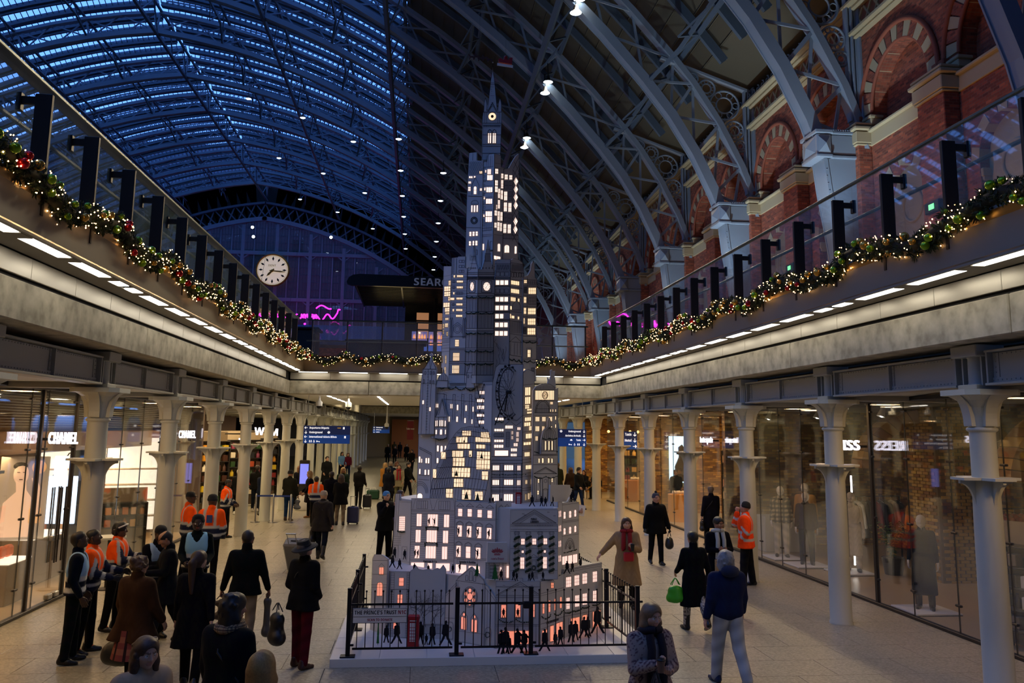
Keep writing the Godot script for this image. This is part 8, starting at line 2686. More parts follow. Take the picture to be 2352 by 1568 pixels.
	for f in far:
		var stride: float = 12.0 if int(absf(f[1])*100) % 2 else 5.0
		var wear := {"skin": "#b58a70" if int(absf(f[2])*10) % 4 else "#7a5440","top": f[5],"trousers": f[6],"style": f[7],"hair": f[8],"cut": f[9],"hem": f[10],"shoes": f[11],"boots": f[11]=="#8a5a24","legs": [stride,4,-stride,stride],"arms": [12,9,30,15,8,9,40,10],"ease": .035}
		if f[0].begins_with("person in a white"): wear["hat"] = ["beanie","#d8d2c4"]
		if f[0].begins_with("person in a navy hood"): wear["hat"] = ["beanie","#14161d"]
		if f[0].begins_with("woman with a red"): wear["scarf"] = "#8e1a22"
		p = person(f[0],Vector2(f[1],f[2]),f[3],f[4],wear)
	case_on_wheels("small black wheeled case beside the man in the leather jacket",Vector3(-2.0,0,-36.9),180,0,Vector3(.36,.52,.22),"#1b1b1e",4,.3)
	case_on_wheels("bright red case beside the woman in the black dress",Vector3(-.5,0,-87.0),0,0,Vector3(.42,.62,.26),"#b3141c",0,.3)
	case_on_wheels("dark blue case by the long haired woman in beige trousers",Vector3(-2.15,0,-31.0),170,0,Vector3(.40,.56,.24),"#1a2350",0,.4)
	case_on_wheels("blue suitcase near the woman in tan boots",Vector3(-3.6,0,-33.9),150,0,Vector3(.42,.62,.26),"#1c3c8a",0,.3)
	var gb := thing("shopping_bag","large green shopping bag on the floor left of the group","bag",Vector3(-1.99,0,-41.6))
	part("bag_body",mb().box(Vector3(0,.22,0),Vector3(.6,.44,.32),.06),dyed("plastic","#14452c",.5),gb)
	part("handle",mb().tube(PackedVector3Array([Vector3(-.15,.42,.1),Vector3(-.1,.56,.1),Vector3(.1,.56,.1),Vector3(.15,.42,.1)]),.012,5),M.box_white,gb)
	for e in [[8.35,-42.3,"#14141a","person in black seated at the café table behind the right columns"],[8.95,-42.4,"#2a2522","woman with a white paper seated at the café behind the right columns"],[-5.75,-88.3,"#a8505a","person in pink seated on a chair far along the left columns"]]:
		person(e[3],Vector2(e[0],e[1]),-40,1.70,{"skin": "#a87c64","top": e[2],"trousers": "#15151a","style": "bob","hair": "#3a1e16","legs": [82,84,78,80],"arms": [30,8,60,20,30,8,70,20],"lean": 6.0,"hem": .02},"person","person",0.0)
		var c := thing("chair","slim metal chair under the %s" % e[3].split(" seated")[0],"chair",Vector3(e[0] - .05*sin(deg_to_rad(-40)),0,e[1] - .06),deg_to_rad(-40))
		part("seat",mb().box(Vector3(0,.43,-.02),Vector3(.40,.03,.40),.01),M.dark_steel,c)
		part("backrest",mb().box(Vector3(0,.72,-.24),Vector3(.38,.30,.02),.008),M.dark_steel,c)
		for sx in [-1,1]:
			for sz in [-1,1]: part("leg",mb().bar(Vector3(sx*.17,0,sz*.18 - .02),Vector3(sx*.17,.43,sz*.16 - .02),.02,.02),M.dark_steel,c)
# ---------------------------------------------------------------- glass shopfronts and what stands behind them
func shopfront(called: String,label: String,x: float,s: int,joints: Array) -> void:
	var t := thing(called,label,"shopfront",Vector3.ZERO,0.0,"","structure")
	for i in joints.size() - 1:
		var a: float = joints[i]
		var b: float = joints[i+1]
		part("pane",mb().box(Vector3(x,2.03,(a+b)/2),Vector3(.02,3.98,absf(a - b) - .016)),M.shop_glass,t)
		if i>0:
			part("joint",mb().box(Vector3(x,2.0,a),Vector3(.022,3.98,.012)),M.dark_steel,t)
			for y in [.5,1.7,2.9,3.8]: part("fitting",mb().box(Vector3(x,y,a),Vector3(.06,.04,.14),.01),M.dark_steel,t)
	part("floor_channel",mb().box(Vector3(x,.03,(joints[0]+joints[-1])/2),Vector3(.10,.06,absf(joints[0] - joints[-1])),.01),M.dark_steel,t)
	part("head_channel",mb().box(Vector3(x,4.02,(joints[0]+joints[-1])/2),Vector3(.14,.08,absf(joints[0] - joints[-1])),.01),M.dark_steel,t)
func door_leaf(t: Node3D,x: float,z: float,s: int) -> void:
	for dz in [-.05,.05]:
		for dx in [-.07,.07]: part("pull_bar",mb().lathe(PackedVector2Array([Vector2(.016,.75),Vector2(.016,2.15)]),Vector3(x+dx*s,0,z+dz),8),M.dark_steel,t)
	for y in [.12,1.2]: part("lock",mb().box(Vector3(x,y,z),Vector3(.09,.10,.2),.015),M.steel,t)
func blade(label: String,words: String,at: Vector3,cap: float,mount: float,squeeze := 1.0) -> void:
	var t := thing("shop_sign",label,"sign",at)
	text(t,"lettering",words,cap,.05,M.sign_glow,Vector3.ZERO,0.0,0,true,squeeze)
	part("mount",mb().box(Vector3(mount*.5,-.02,-.02),Vector3(absf(mount),.05,.04),.008),M.dark_steel,t)
func rack(label: String,at: Vector3,yaw: float,n: int,hexes: Array,length: float,what: String) -> void:
	var t := thing("clothes_rail","black clothes rail %s" % label,"clothes rail",at,deg_to_rad(yaw))
	part("rail",mb().bar(Vector3(-length/2,1.72,0),Vector3(length/2,1.72,0),.03,.03),M.black_metal,t)
	for sx in [-1,1]: part("upright",mb().bar(Vector3(sx*length/2,0,0),Vector3(sx*length/2,1.72,0),.03,.03),M.black_metal,t)
	for i in n:
		var hex: String = hexes[i % hexes.size()]
		var g := thing("garment","%s hanging %s, %s along the rail" % [what,label,NTH[i]],"garment",t.transform*Vector3(-length/2+length*(i+.5)/n,0,0),deg_to_rad(yaw+90+(i % 3)*5),"%ss %s" % [what,label])
		if not kit.has("garment"):
			var f := Field.new(Vector3(-.4,.5,-.16),Vector3(.4,1.75,.16),.028)
			f.cap(Vector3(-.12,1.5,0),Vector3(.12,1.5,0),.07,.07,.04).cap(Vector3(0,1.5,0),Vector3(0,.78,0),.12,.14,.06).cap(Vector3(-.09,1.4,0),Vector3(-.11,.72,0),.08,.09,.06).cap(Vector3(.09,1.4,0),Vector3(.11,.72,0),.08,.09,.06)
			for s in [-1,1]: f.cap(Vector3(s*.17,1.48,0),Vector3(s*.25,.95,.02),.06,.045,.02)
			f.floor_at(.66)
			var q := Soup.new()
			f.net(q,func(_w: int,p: Vector3) -> Color: return Color.WHITE*(.85+.15*sin(p.x*60.0+p.y*9.0)))
			kit["garment"] = q.mesh()
		part("cloth",kit["garment"],dyed("garment",hex,.9,true),g)
		part("hanger",mb().tube(PackedVector3Array([Vector3(-.16,1.56,0),Vector3(0,1.62,0),Vector3(.16,1.56,0)]),.008,5).bar(Vector3(0,1.62,0),Vector3(0,1.73,0),.006,.006),M.cream_iron,g)
func goods(label: String,group: String,at: Vector3,yaw: float,w: float,rows: int,n: int,y0: float,dy: float,hexes: Array,kind: int) -> void:
	var t := thing("shelf_unit",label,"shelves",at,deg_to_rad(yaw))
	part("back_panel",mb().box(Vector3(0,(y0+rows*dy)/2+.2,-.2),Vector3(w+.06,y0+rows*dy+.3,.04)),M.shelf_back,t)
	for j in rows+1: part("shelf",mb().box(Vector3(0,y0+j*dy - .02,0),Vector3(w,.03,.36),.005),M.dark_steel,t)
	for sx in [-1,1]: part("side",mb().box(Vector3(sx*w/2,(y0+rows*dy)/2,0),Vector3(.03,y0+rows*dy,.38),.005),M.dark_steel,t)
	for j in rows:
		for i in n:
			var p := t.transform*Vector3(-w/2+w*(i+.5)/n,y0+j*dy - .004,.05)
			var q := w/n
			var m: Material = dyed("goods",hexes[rng.randi() % hexes.size()],.5)
			var shp := mb()
			if (i+j+kind) % 3==0: shp.lathe(PackedVector2Array([Vector2(0,0),Vector2(q*.3,0),Vector2(q*.3,dy*.42),Vector2(q*.12,dy*.55),Vector2(q*.12,dy*.7),Vector2(0,dy*.7)]),Vector3.ZERO,8)
			else: shp.box(Vector3(0,dy*.3,0),Vector3(q*.7,dy*.6,.2),.012)
			var o := solo(["bottle","carton","packet"][(i+j+kind) % 3 if (i+j+kind) % 3==0 else 1+(i % 2)],shp,m,"small boxed or bottled item %s" % group,"goods","items %s" % group)
			o.position = p
			o.rotation.y = deg_to_rad(yaw+rng.randf_range(-6,6))
func brick_pier(x0: float,x1: float,z0: float,z1: float) -> void:
	var t := thing("brick_pier","yellow brick pier inside the clothes shop beside the pink coats","pier",Vector3.ZERO,0.0,"","thing")
	part("core",mb().box(Vector3((x0+x1)/2,2.0,(z0+z1)/2),Vector3(x1 - x0 - .03,4.0,z1 - z0 - .03)),M.mortar,t)
	var cols := [M.stock_a,M.stock_b,M.stock_c]
	var one := mb().box(Vector3.ZERO,Vector3(.205,.064,.03),.004).mesh()
	var rest := []
	var n := 0
	for j in 53:
		var y := .04+j*.0755
		for f in [[Vector3(x0,y,z1),Vector3(x1,y,z1),0.0],[Vector3(x0,y,z0),Vector3(x0,y,z1),-PI/2]]:
			var L: float = f[0].distance_to(f[1])
			var k: int = int(L/.2155)
			for i in k:
				var u := (i+.5+(.25 if j % 2 else -.25))/k
				if u*L<.08 or u*L>L - .08: continue
				var p: Vector3 = f[0].lerp(f[1],u)
				if n<290 and j>8 and j<46:
					part("brick",one,cols[rng.randi() % 3],t,p).rotation.y = f[2]
					n += 1
				else: rest.append(Transform3D(Basis(Vector3.UP,f[2]),p))
	copies("more_bricks",one,M.stock_a,t,rest)
func mannequin(label: String,at: Vector2,yaw: float,h: float,w: Dictionary) -> void:
	w.merge({"skin": "#d8cfc0","plain": true,"legs": [2,2,-2,4],"arms": [-4,8,8,0,6,8,20,0]},false)
	person(label,at,yaw,h,w,"mannequin","mannequin",.06)
func build_shops() -> void:
	pane("shop_glass",Color(.9,1,.96),.015)
	glow("sign_glow",Color(.95,.93,1.0),2.6)
	glow("shelf_white",Color(1,.93,.82),.8)
	mat("shelf_back","#8a7a62",.7)
	mat("shop_floor","#b59d78",.35)
	mat("mortar","#6d5a42",.9)
	mat("stock_a","#a9843f",.85); mat("stock_b","#8a5f35",.85); mat("stock_c","#b8934e",.85)
	var bt := brick_tex(512,512,6,18,[Color("#a5803f"),Color("#8f6a38"),Color("#7d5730"),Color("#b08d4c"),Color("#6f4c2c")],Color("#6d5a42"),11)
	grain(mat("stock_brick","#ffffff",.85),bt[0],.72)
	var warm := Color(1.0,.76,.46)
	shopfront("window_1","glass front of the brick walled clothes shop on the right",9.2,1,[-7.0,-9.9,-11.3,-12.65,-14.03,-15.36,-16.6,-18.5,-19.8,-21.1,-22.4,-23.6,-25.2])
	var fr := thing("door_1","dark framed glass door of the right clothes shop with tall pull bars","door",Vector3.ZERO,0.0,"","structure")
	part("door_post",mb().box(Vector3(9.2,2.0,-16.62),Vector3(.07,4.0,.09),.008),M.dark_steel,fr)
	door_leaf(fr,9.2,-17.9,1)
	solo("wall_shop_right",mb().box(Vector3(14.4,2.1,-32),Vector3(.3,4.2,62)),M.stock_brick,"yellow stock brick back wall of the right shops","wall","","structure")
	solo("floor_shop_right",mb().box(Vector3(11.75,.012,-15.6),Vector3(4.95,.02,19.5)),M.shop_floor,"pale polished floor of the right clothes shop","floor","","structure")
	for z in [-8.0,-25.3,-35.2,-47.0]: solo("wall_partition",mb().box(Vector3(11.8,2.1,z),Vector3(5.0,4.2,.2)),M.stock_brick,"brick party wall between right shops, at %d metres" % int(-z),"wall","","structure")
	brick_pier(11.95,12.95,-19.95,-18.75)
	for e in [[-19.3,"over the pier"],[-14.2,"nearer the camera"]]:
		var va := thing("vault_arch","brick vault arch %s in the clothes shop" % e[1],"arch",Vector3(0,0,e[0]),0.0,"","thing")
		for i in 22:
			var a0 := PI*(i+.04)/22
			var a1 := PI*(i+.96)/22
			var poly := PackedVector2Array()
			for q in [[a0,1.35],[a1,1.35],[a1,1.72],[a0,1.72]]: poly.append(Vector2(13.0 - .5+cos(q[0])*q[1]*1.2,2.55+sin(q[0])*q[1]*.85))
			part("voussoir",mb().prism(poly,Transform3D(Basis.IDENTITY,Vector3.ZERO),.5),[M.stock_a,M.stock_b][i % 2],va)
	for z in [-11.5,-14.5,-17.5,-20.5,-23.5]:
		var l := thing("track_spotlight","white track spotlight in the clothes shop ceiling, %s from the camera" % NTH[int((-z - 11.5)/3.0)],"lamp",Vector3(10.0,3.86,z),0.0,"track spotlights of the clothes shop")
		part("can",mb().lathe(PackedVector2Array([Vector2(.05,.12),Vector2(.055,0),Vector2(.09,-.14),Vector2(.085,-.14),Vector2(.0,-.05)]),Vector3.ZERO,14,Basis(Vector3.FORWARD,.35)),M.cream_iron,l)
		part("lens",mb().ball(Vector3(-.02,-.1,0),.05,4,10),M.led_white,l)
		part("track",mb().box(Vector3(0,.15,0),Vector3(.05,.05,1.4),.008),M.cream_iron,l)
		area(Vector3(.5,-.2,0),Vector3(.15,-1,0),Vector2(1.2,1.2),warm,11.0,l)
	var plat := thing("display_platform","low black wire display platforms with white tops behind the glass","platform",Vector3.ZERO)
	for e in [[9.95,-21.3,.9],[10.5,-20.2,.9],[9.75,-15.9,.9],[9.85,-22.6,.8]]:
		part("top",mb().box(Vector3(e[0],.055,e[1]),Vector3(e[2],.03,.9),.006),M.white,plat)
		part("wire_frame",mb().box(Vector3(e[0],.03,e[1]+.44),Vector3(e[2],.015,.015)).box(Vector3(e[0],.03,e[1] - .44),Vector3(e[2],.015,.015)),M.black_metal,plat)
	mannequin("white mannequin in a sleeveless cream dress right of the second right column",Vector2(10.6,-20.2),-30,1.86,{"top": "#d9cfb8","hem": .62,"sleeveless": true,"flare": .0,"trousers": "#d9cfb8","ease": .0,"garment": "dress"})
	mannequin("mannequin in a black jacket and long black skirt nearest the glass",Vector2(9.75,-15.9),-35,1.74,{"top": "#0c0c10","hem": .70,"ease": .008,"flare": .01,"trousers": "#101015","garment": "jumpsuit"})
	mannequin("mannequin in a burgundy dinner jacket and black trousers",Vector2(9.95,-21.3),-25,1.78,{"top": "#34121a","hem": .12,"ease": .012,"trousers": "#121116"})
	mannequin("mannequin in a black and cream plaid shirt and white trousers",Vector2(9.85,-22.6),-20,1.84,{"top": "#c8b48e","cut": "plaid","hem": .12,"trousers": "#c9bda4"})
	mannequin("mannequin in a camel coat standing behind the burgundy jacket",Vector2(10.6,-22.7),-30,1.92,{"top": "#b4813f","hem": .4,"trousers": "#2a2420"})
	mannequin("dark dressed mannequin deeper in the shop behind the burgundy jacket",Vector2(11.2,-22.0),150,1.80,{"top": "#171615","hem": .2,"trousers": "#15151a","skin": "#1a1816"})
	rack("of dark suits behind the cream dress",Vector3(12.0,0,-21.8),10,10,["#3d3b40","#16161a","#cfc6b4","#14141a","#1c1c22","#7d1a1a"],1.8,"dark suit")
	rack("of camel coats left of the brick pier",Vector3(12.7,0,-20.9),60,5,["#b8803a","#a8732f","#c08a44"],.9,"camel coat")
	rack("of pink coats right of the brick pier",Vector3(13.3,0,-18.3),5,7,["#c9705c","#c26a58","#d07c66"],1.3,"pink coat")
	rack("of pale and dark shirts at the right edge",Vector3(13.4,0,-15.6),0,10,["#c4a474","#e0d5bd","#b8935e","#2a2623","#1d1b1a"],1.9,"shirt")
	var pp := thing("potted_palm","green potted palm in a dark pot behind the shop glass","plant",Vector3(11.5,.02,-20.0))
	part("pot",mb().lathe(PackedVector2Array([Vector2(0,0),Vector2(.2,0),Vector2(.27,.40),Vector2(.24,.40),Vector2(.22,.34),Vector2(0,.34)]),Vector3.ZERO,20),M.dark_steel,pp)
	for k in 22:
		var an := TAU*k/22+rng.randf()*.3
		var reach := rng.randf_range(.3,.7)
		var top := rng.randf_range(.7,1.5)
		var fr2 := mb()
		for i in 8:
			var u := i/8.0
			var p0 := Vector3(cos(an)*reach*u*u,.34+top*(u - .35*u*u*u),sin(an)*reach*u*u)
			var sd := Vector3(-sin(an),0,cos(an))*(.13*sin(PI*(u*.85+.1)))
			for s in [-1,1]: fr2.tri(p0,p0+Vector3(0,.035,0),p0+sd*s+Vector3(cos(an),-.3,sin(an))*.07)
			fr2.bar(p0,Vector3(cos(an)*reach*(u+.125)*(u+.125),.34+top*((u+.125) - .35*pow(u+.125,3)),sin(an)*reach*(u+.125)*(u+.125)),.007,.007)
		part("frond",fr2,M.palm_green if k % 5 else M.palm_yellow,pp)
	var ct := thing("shop_counter","pale shop counter behind the plaid shirted mannequin","counter",Vector3(10.6,.02,-24.0))
	part("body",mb().box(Vector3(0,.5,0),Vector3(1.5,1.0,.6),.02),M.cream_iron,ct)
	part("glass_top",mb().box(Vector3(0,1.1,0),Vector3(1.5,.2,.6),.01),M.shop_glass,ct)
	var li := thing("light_tube_frame","upright white neon tube frame in the clothes shop","light",Vector3(11.0,.1,-20.9))
	part("tube",mb().bar(Vector3(0,0,0),Vector3(0,2.2,0),.03,.03),M.led_white,li)
	part("bracket",mb().bar(Vector3(0,2.2,0),Vector3(.4,2.22,-.1),.03,.03),M.dark_steel,li)
	goods("dark book display at the right edge of the picture","on the dark book display at the right edge",Vector3(9.75,0,-12.6),-70,1.5,4,8,.35,.32,["#1f2a33","#7c6a52","#5a1f1c","#c9bfa8","#27402f","#141414"],1)
	blade("white glowing letters of the right clothes shop, partly behind a column","REISS",Vector3(8.68,3.12,-16.75),.20,.52)
	blade("small white glowing script sign of the next shop on the right","kate spade",Vector3(8.80,3.11,-25.45),.16,.40,.34)
	shopfront("window_2","glass front of the farther shops on the right",9.2,1,[-25.4,-27.0,-28.6,-30.2,-31.8,-33.4,-35.0,-37.0,-39.0,-41.0])
	goods("lit shelf of pink goods behind the bald man","on the lit shelf behind the bald man",Vector3(11.6,0,-29.5),-30,1.6,5,6,.6,.42,["#d08a78","#e0b8a0","#c46a58","#e8d8c8"],0)
	goods("lit shelf of handbags behind the third right column","on the shelf behind the third right column",Vector3(12.0,0,-25.9),0,1.8,5,5,.7,.48,["#e8dcc8","#6a2030","#1a1a1c","#c8a878"],1)
	for e in [["yellow drum display stand by the fifth right column",9.95,-32.0,"#d9960f",.42,1.0],["brown wooden display counter behind the far right glass",10.6,-41.0,"#a5672c",.8,1.0]]:
		var st := thing("display_stand",e[0],"display stand",Vector3(e[1],0,e[2]))
		if e[4]<.5: part("drum",mb().lathe(PackedVector2Array([Vector2(e[4],0),Vector2(e[4],e[5]),Vector2(0,e[5])]),Vector3.ZERO,28),dyed("paint",e[3],.5),st)
		else: part("counter",mb().box(Vector3(0,.5,0),Vector3(1.6,1.0,.8),.02),dyed("paint",e[3],.5),st)
		for i in 5: part("display_piece",mb().ball(Vector3(-.2+i*.1,e[5]+.06,.1*(i % 2)),.08,5,8),M.white,st)
	var pst := thing("poster_lightbox","bright blue white poster lightbox inside the right shop","lightbox",Vector3(10.9,2.2,-34.9))
	part("panel",mb().box(Vector3.ZERO,Vector3(.9,1.9,.06),.01),glow("poster_blue",Color(.7,.9,1.0),1.3),pst)
	part("figure",mb().prism(PackedVector2Array([Vector2(-.2,-.9),Vector2(.3,-.9),Vector2(.25,-.2),Vector2(.1,.1),Vector2(.2,.4),Vector2(.05,.62),Vector2(-.12,.5),Vector2(-.1,.1),Vector2(-.28,-.3)]),Transform3D(Basis.IDENTITY,Vector3(.05,0,.04)),.005),dyed("paint","#4a4a50",.6),pst)
	for z in [-27.5,-32.0,-38.5,-43.5]: area(Vector3(11.3,3.9,z),Vector3.DOWN,Vector2(2.0,2.0),warm,9.0)
	for i in 9: solo("pendant_lamp",mb().ball(Vector3(9.9+(i % 3)*.9,3.3 - (i % 2)*.4,-36.0 - i*1.3),.07,5,8),M.bar_lamp,"small warm pendant globe in the far right café, %s from the front" % NTH[i],"lamp","pendant globes of the far right café")
	goods("dim café counter shelf far along the right","on the café shelves far along the right",Vector3(12.4,0,-44.0),-20,3.2,4,9,.8,.42,["#7a4a22","#c8a868","#2a3a20","#8a1a1a"],2)
	shopfront("window_3","glass front of the perfume and handbag shop on the left",-6.87,-1,[-8.0,-11.0,-13.0,-14.6,-16.15,-16.85,-18.1,-19.5,-21.0,-22.5,-24.0,-25.9,-27.2,-28.6])
	var dl := thing("door_2","glass door of the left perfume shop with tall pull bars","door",Vector3.ZERO,0.0,"","structure")
	for z in [-16.6,-18.2]: part("door_post",mb().box(Vector3(-6.87,2.0,z),Vector3(.07,4.0,.08),.008),M.dark_steel,dl)
	door_leaf(dl,-6.87,-17.6,-1)
	door_leaf(dl,-6.87,-17.9,-1)
	solo("wall_shop_left",mb().box(Vector3(-12.2,2.1,-30),Vector3(.3,4.2,58)),mat("umber_wall","#6a5340",.6),"dark brown back wall of the left shops","wall","","structure")
	solo("floor_shop_left",mb().box(Vector3(-9.5,.012,-18.0),Vector3(5.2,.02,21.0)),M.shop_floor,"warm stone floor of the left perfume shop","floor","","structure")
	for z in [-9.0,-29.0]: solo("wall_partition",mb().box(Vector3(-9.55,2.1,z),Vector3(5.2,4.2,.2)),M.umber_wall,"dark party wall of the left perfume shop, at %d metres" % int(-z),"wall","","structure")
	var bl := thing("window_blind","grey horizontal slats behind the top of the left shop glass","blind",Vector3.ZERO)
	for j in 14: part("slat",mb().box(Vector3(-7.35,3.30+j*.05,-18.3),Vector3(.05,.012,20.0)),M.girder_iron,bl)
	solo("bulkhead",mb().box(Vector3(-8.6,3.0,-18.3),Vector3(2.4,.42,20.0),.02),mat("copper_panel","#a8825a",.4),"copper coloured bulkhead over the left shop displays","bulkhead","","structure")
	var ad := thing("poster_lightbox","lit poster of a woman in profile holding a perfume bottle","lightbox",Vector3(-7.75,1.9,-18.2),deg_to_rad(14))
	part("panel",mb().box(Vector3.ZERO,Vector3(.86,1.62,.06),.01),glow("poster_dark",Color(.20,.15,.07),.6),ad)
	var skin_p := glow("poster_skin",Color(.86,.62,.46),.55)
	part("face",mb().ball(Vector3(-.06,.46,.02),.16,8,14,Vector3(.9,1.3,.25)),skin_p,ad)
	part("neck_and_shoulder",mb().prism(PackedVector2Array([Vector2(-.14,.35),Vector2(.04,.33),Vector2(.06,.15),Vector2(.16,.0),Vector2(.2,-.75),Vector2(-.36,-.75),Vector2(-.33,-.1),Vector2(-.12,.12)]),Transform3D(Basis.IDENTITY,Vector3(0,0,.045)),.01),skin_p,ad)
	part("raised_arm",mb().tube(PackedVector3Array([Vector3(.26,-.3,.06),Vector3(.28,.1,.06),Vector3(.18,.4,.06)]),.05,7),skin_p,ad)
	part("dark_hair",mb().ball(Vector3(-.08,.62,.01),.17,7,12,Vector3(1.0,.6,.2)),M.black,ad)
	part("features",mb().box(Vector3(-.1,.50,.064),Vector3(.05,.012,.01)).box(Vector3(.0,.50,.064),Vector3(.05,.012,.01)).box(Vector3(-.05,.36,.064),Vector3(.06,.02,.01)),dyed("paint","#5a2a20",.6),ad)
	part("gold_disc",mb().lathe(PackedVector2Array([Vector2(0,.02),Vector2(.12,.01),Vector2(.13,0)]),Vector3(.25,.6,.03),20,Basis(Vector3.RIGHT,PI/2)),glow("poster_gold",Color(.8,.5,.1),.6),ad)
	part("perfume_bottle",mb().box(Vector3(.24,-.34,.06),Vector3(.2,.3,.04),.02).box(Vector3(.24,-.14,.06),Vector3(.08,.08,.04),.01),M.poster_gold,ad)
	for e in [[-8.6,-17.0,"nearer"],[-7.7,-21.2,"farther"]]: solo("display_column",mb().box(Vector3(e[0],1.5,e[1]),Vector3(.5,3.0,.5),.02),M.black,"glossy black display column in the left perfume shop, %s one" % e[2],"column","","thing")
	for e in [[-7.35,2.3,-18.9,.25,.8,"above the doors"],[-7.6,1.75,-19.6,.7,1.0,"behind the first left column"],[-7.3,1.9,-20.4,.08,1.9,"slim upright"]]:
		solo("screen",mb().box(Vector3(e[0],e[1],e[2]),Vector3(e[3],e[4],.05),.01),glow("screen_blue",Color(.75,.88,1.0),1.5),"bright pale blue screen in the left shop, %s" % e[5],"screen")
	var back := thing("display_wall","bright white boutique display wall with black frames behind the second left column","display wall",Vector3(-8.4,0,-24.6),deg_to_rad(18))
	part("lit_panel",mb().box(Vector3(0,1.75,-.2),Vector3(3.4,2.5,.05),.01),M.shelf_white,back)
	for j in 4: part("shelf",mb().box(Vector3(0,.9+j*.42,0),Vector3(3.4,.04,.34),.006),M.white,back)
	for i in 5: part("frame_bar",mb().bar(Vector3(-1.7+i*.85,.5,.18),Vector3(-1.7+i*.85,3.0,.18),.03,.03),M.black_metal,back)
	part("tilted_frame",mb().bar(Vector3(-1.3,1.9,.2),Vector3(-.9,2.6,.2),.03,.03).bar(Vector3(-.9,2.6,.2),Vector3(-.35,2.3,.2),.03,.03).bar(Vector3(-.35,2.3,.2),Vector3(-.75,1.6,.2),.03,.03).bar(Vector3(-.75,1.6,.2),Vector3(-1.3,1.9,.2),.03,.03),M.black_metal,back)
	goods("low counter of perfume bottles before the white display wall","on the counter before the white display wall",Vector3(-8.0,0,-22.9),25,2.4,2,12,.8,.3,["#c98a4a","#d8b070","#1a1a1c","#e8c8a8","#b86a3a"],0)
	for e in [[-7.9,-17.6,.9,.75,"#c9653a","orange lit handbag counter inside the left door"],[-7.8,-15.4,1.4,1.1,"#8a7252","wooden counter behind the left shop glass"],[-8.3,-19.9,1.6,.95,"#5a4c3c","dark counter behind the first left column"]]:
		var c := thing("shop_counter",e[5],"counter",Vector3(e[0],.02,e[1]))
		part("body",mb().box(Vector3(0,e[3]/2,0),Vector3(.9,e[3],e[2]),.02),dyed("paint","#7d684c",.5),c)
		part("top",mb().box(Vector3(0,e[3]+.02,0),Vector3(.96,.04,e[2]+.06),.008),M.shelf_white,c)
		for i in 3: part("handbag",mb().box(Vector3(.1,e[3]+.16,-.3+i*.3),Vector3(.14,.22,.24),.04),dyed("paint",e[4],.5),c)
	var tb := thing("cafe_table","small high round table outside the left glass","table",Vector3(-6.3,0,-19.0))
	part("top",mb().lathe(PackedVector2Array([Vector2(0,1.02),Vector2(.32,1.02),Vector2(.32,1.06),Vector2(0,1.06)]),Vector3.ZERO,20),M.cream_iron,tb)
	part("stem",mb().lathe(PackedVector2Array([Vector2(.2,0),Vector2(.2,.02),Vector2(.03,.04),Vector2(.03,1.02)]),Vector3.ZERO,12),M.dark_steel,tb)
	blade("large white glowing letters of the left perfume shop at the first column","CHANEL",Vector3(-6.50,3.10,-16.7),.21,-.4,.46)
	blade("smaller white glowing letters of the same perfume shop farther along","CHANEL",Vector3(-6.60,3.10,-25.7),.21,-.3,.42)
	for e in [[-6.2,3.1,-31.5,"J"],[-6.3,3.15,-36.0,"WS"],[-6.3,3.1,-39.0,"M"]]: blade("small blue white glowing shop sign far along the left, near %d metres" % int(-e[2]),e[3],Vector3(e[0],e[1],e[2]),.3,-.6)
	for z in [-12.5,-15.5,-18.5,-21.5,-24.0,-27.0]: area(Vector3(-8.6,2.75,z),Vector3(-.1,-1,0),Vector2(1.2,1.6),Color(1.0,.80,.55),3.6)
	var hx := ["#8a1c18","#c9851a","#2a4a1f","#d8cbb0","#1a1a1c","#b34a22","#d8b820","#4a2a1a","#7a2440"]
	goods("tall shelf of coloured goods behind the third left column","on the market shelf behind the third left column",Vector3(-8.3,0,-33.5),35,2.6,6,10,.5,.38,hx,0)
	goods("tall shelf of coloured goods between the fourth and fifth left columns","on the market shelf past the fourth left column",Vector3(-8.0,0,-37.5),30,3.0,6,11,.5,.38,hx,1)
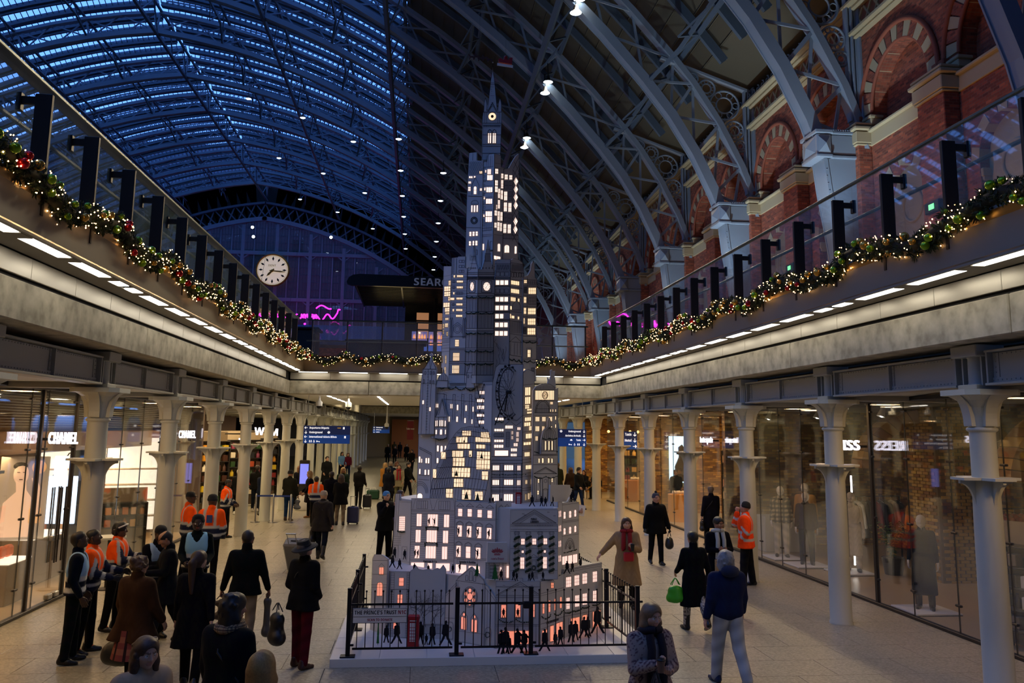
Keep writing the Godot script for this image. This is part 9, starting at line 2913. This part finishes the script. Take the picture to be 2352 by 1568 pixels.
	goods("tall shelf of coloured goods past the sixth left column","on the market shelf past the sixth left column",Vector3(-8.4,0,-43.0),25,3.4,6,11,.5,.38,hx,2)
	for z in [-33.0,-38.5,-45.0,-52.0,-60.0]: area(Vector3(-8.0,3.9,z+1.5),Vector3(0,-1,-.1),Vector2(2.0,2.0),Color(1.0,.88,.68),9.0)
	for z in [-52.0,-62.0]: area(Vector3(11.0,3.9,z),Vector3.DOWN,Vector2(2.0,2.0),Color(1.0,.85,.62),8.0)
	for k in 3:
		var b := thing("queue_barrier","steel belt post with blue tape by the left columns, %s from the left" % NTH[k],"barrier",Vector3(-5.6+k*.62,0,-31.6+k*.1),0.0,"belt posts of the market queue")
		part("post",mb().lathe(PackedVector2Array([Vector2(0,0),Vector2(.17,0),Vector2(.16,.025),Vector2(.03,.04),Vector2(.03,.98),Vector2(0,1.0)]),Vector3.ZERO,16),M.steel,b)
		if k<2: part("tape",mb().box(Vector3(.3,.92,.05),Vector3(.58,.06,.006)),dyed("paint","#1a3a8a",.6),b)
	var info := thing("information_post","slim blue screened information post by the left columns","information post",Vector3(-4.55,0,-36.2))
	part("case",mb().box(Vector3(0,1.0,0),Vector3(.42,2.0,.12),.03),M.dark_steel,info)
	part("screen",mb().box(Vector3(0,1.45,.065),Vector3(.34,.8,.01)),glow("screen_deep",Color(.08,.3,.8),.8),info)
	part("base",mb().lathe(PackedVector2Array([Vector2(.3,0),Vector2(.34,.05),Vector2(.22,.55),Vector2(.2,.6),Vector2(0,.6)]),Vector3.ZERO,18),M.white,info)
func _ready() -> void:
	rng.seed = 7
	set_view()
	set_lights()
	set_materials()
	build_floor()
	build_columns()
	build_girders()
	build_edges()
	build_balustrade()
	build_ceilings()
	build_ribs()
	build_springers()
	build_purlins()
	build_covering()
	build_enclosure()
	build_right_wall()
	build_wall_lamps()
	build_roof_lamps()
	build_gable()
	build_clock()
	build_neon()
	build_canopy_bar()
	build_deck_things()
	build_signs()
	build_city()
	build_plinth()
	build_fence()
	build_garlands()
	build_people()
	build_shops()
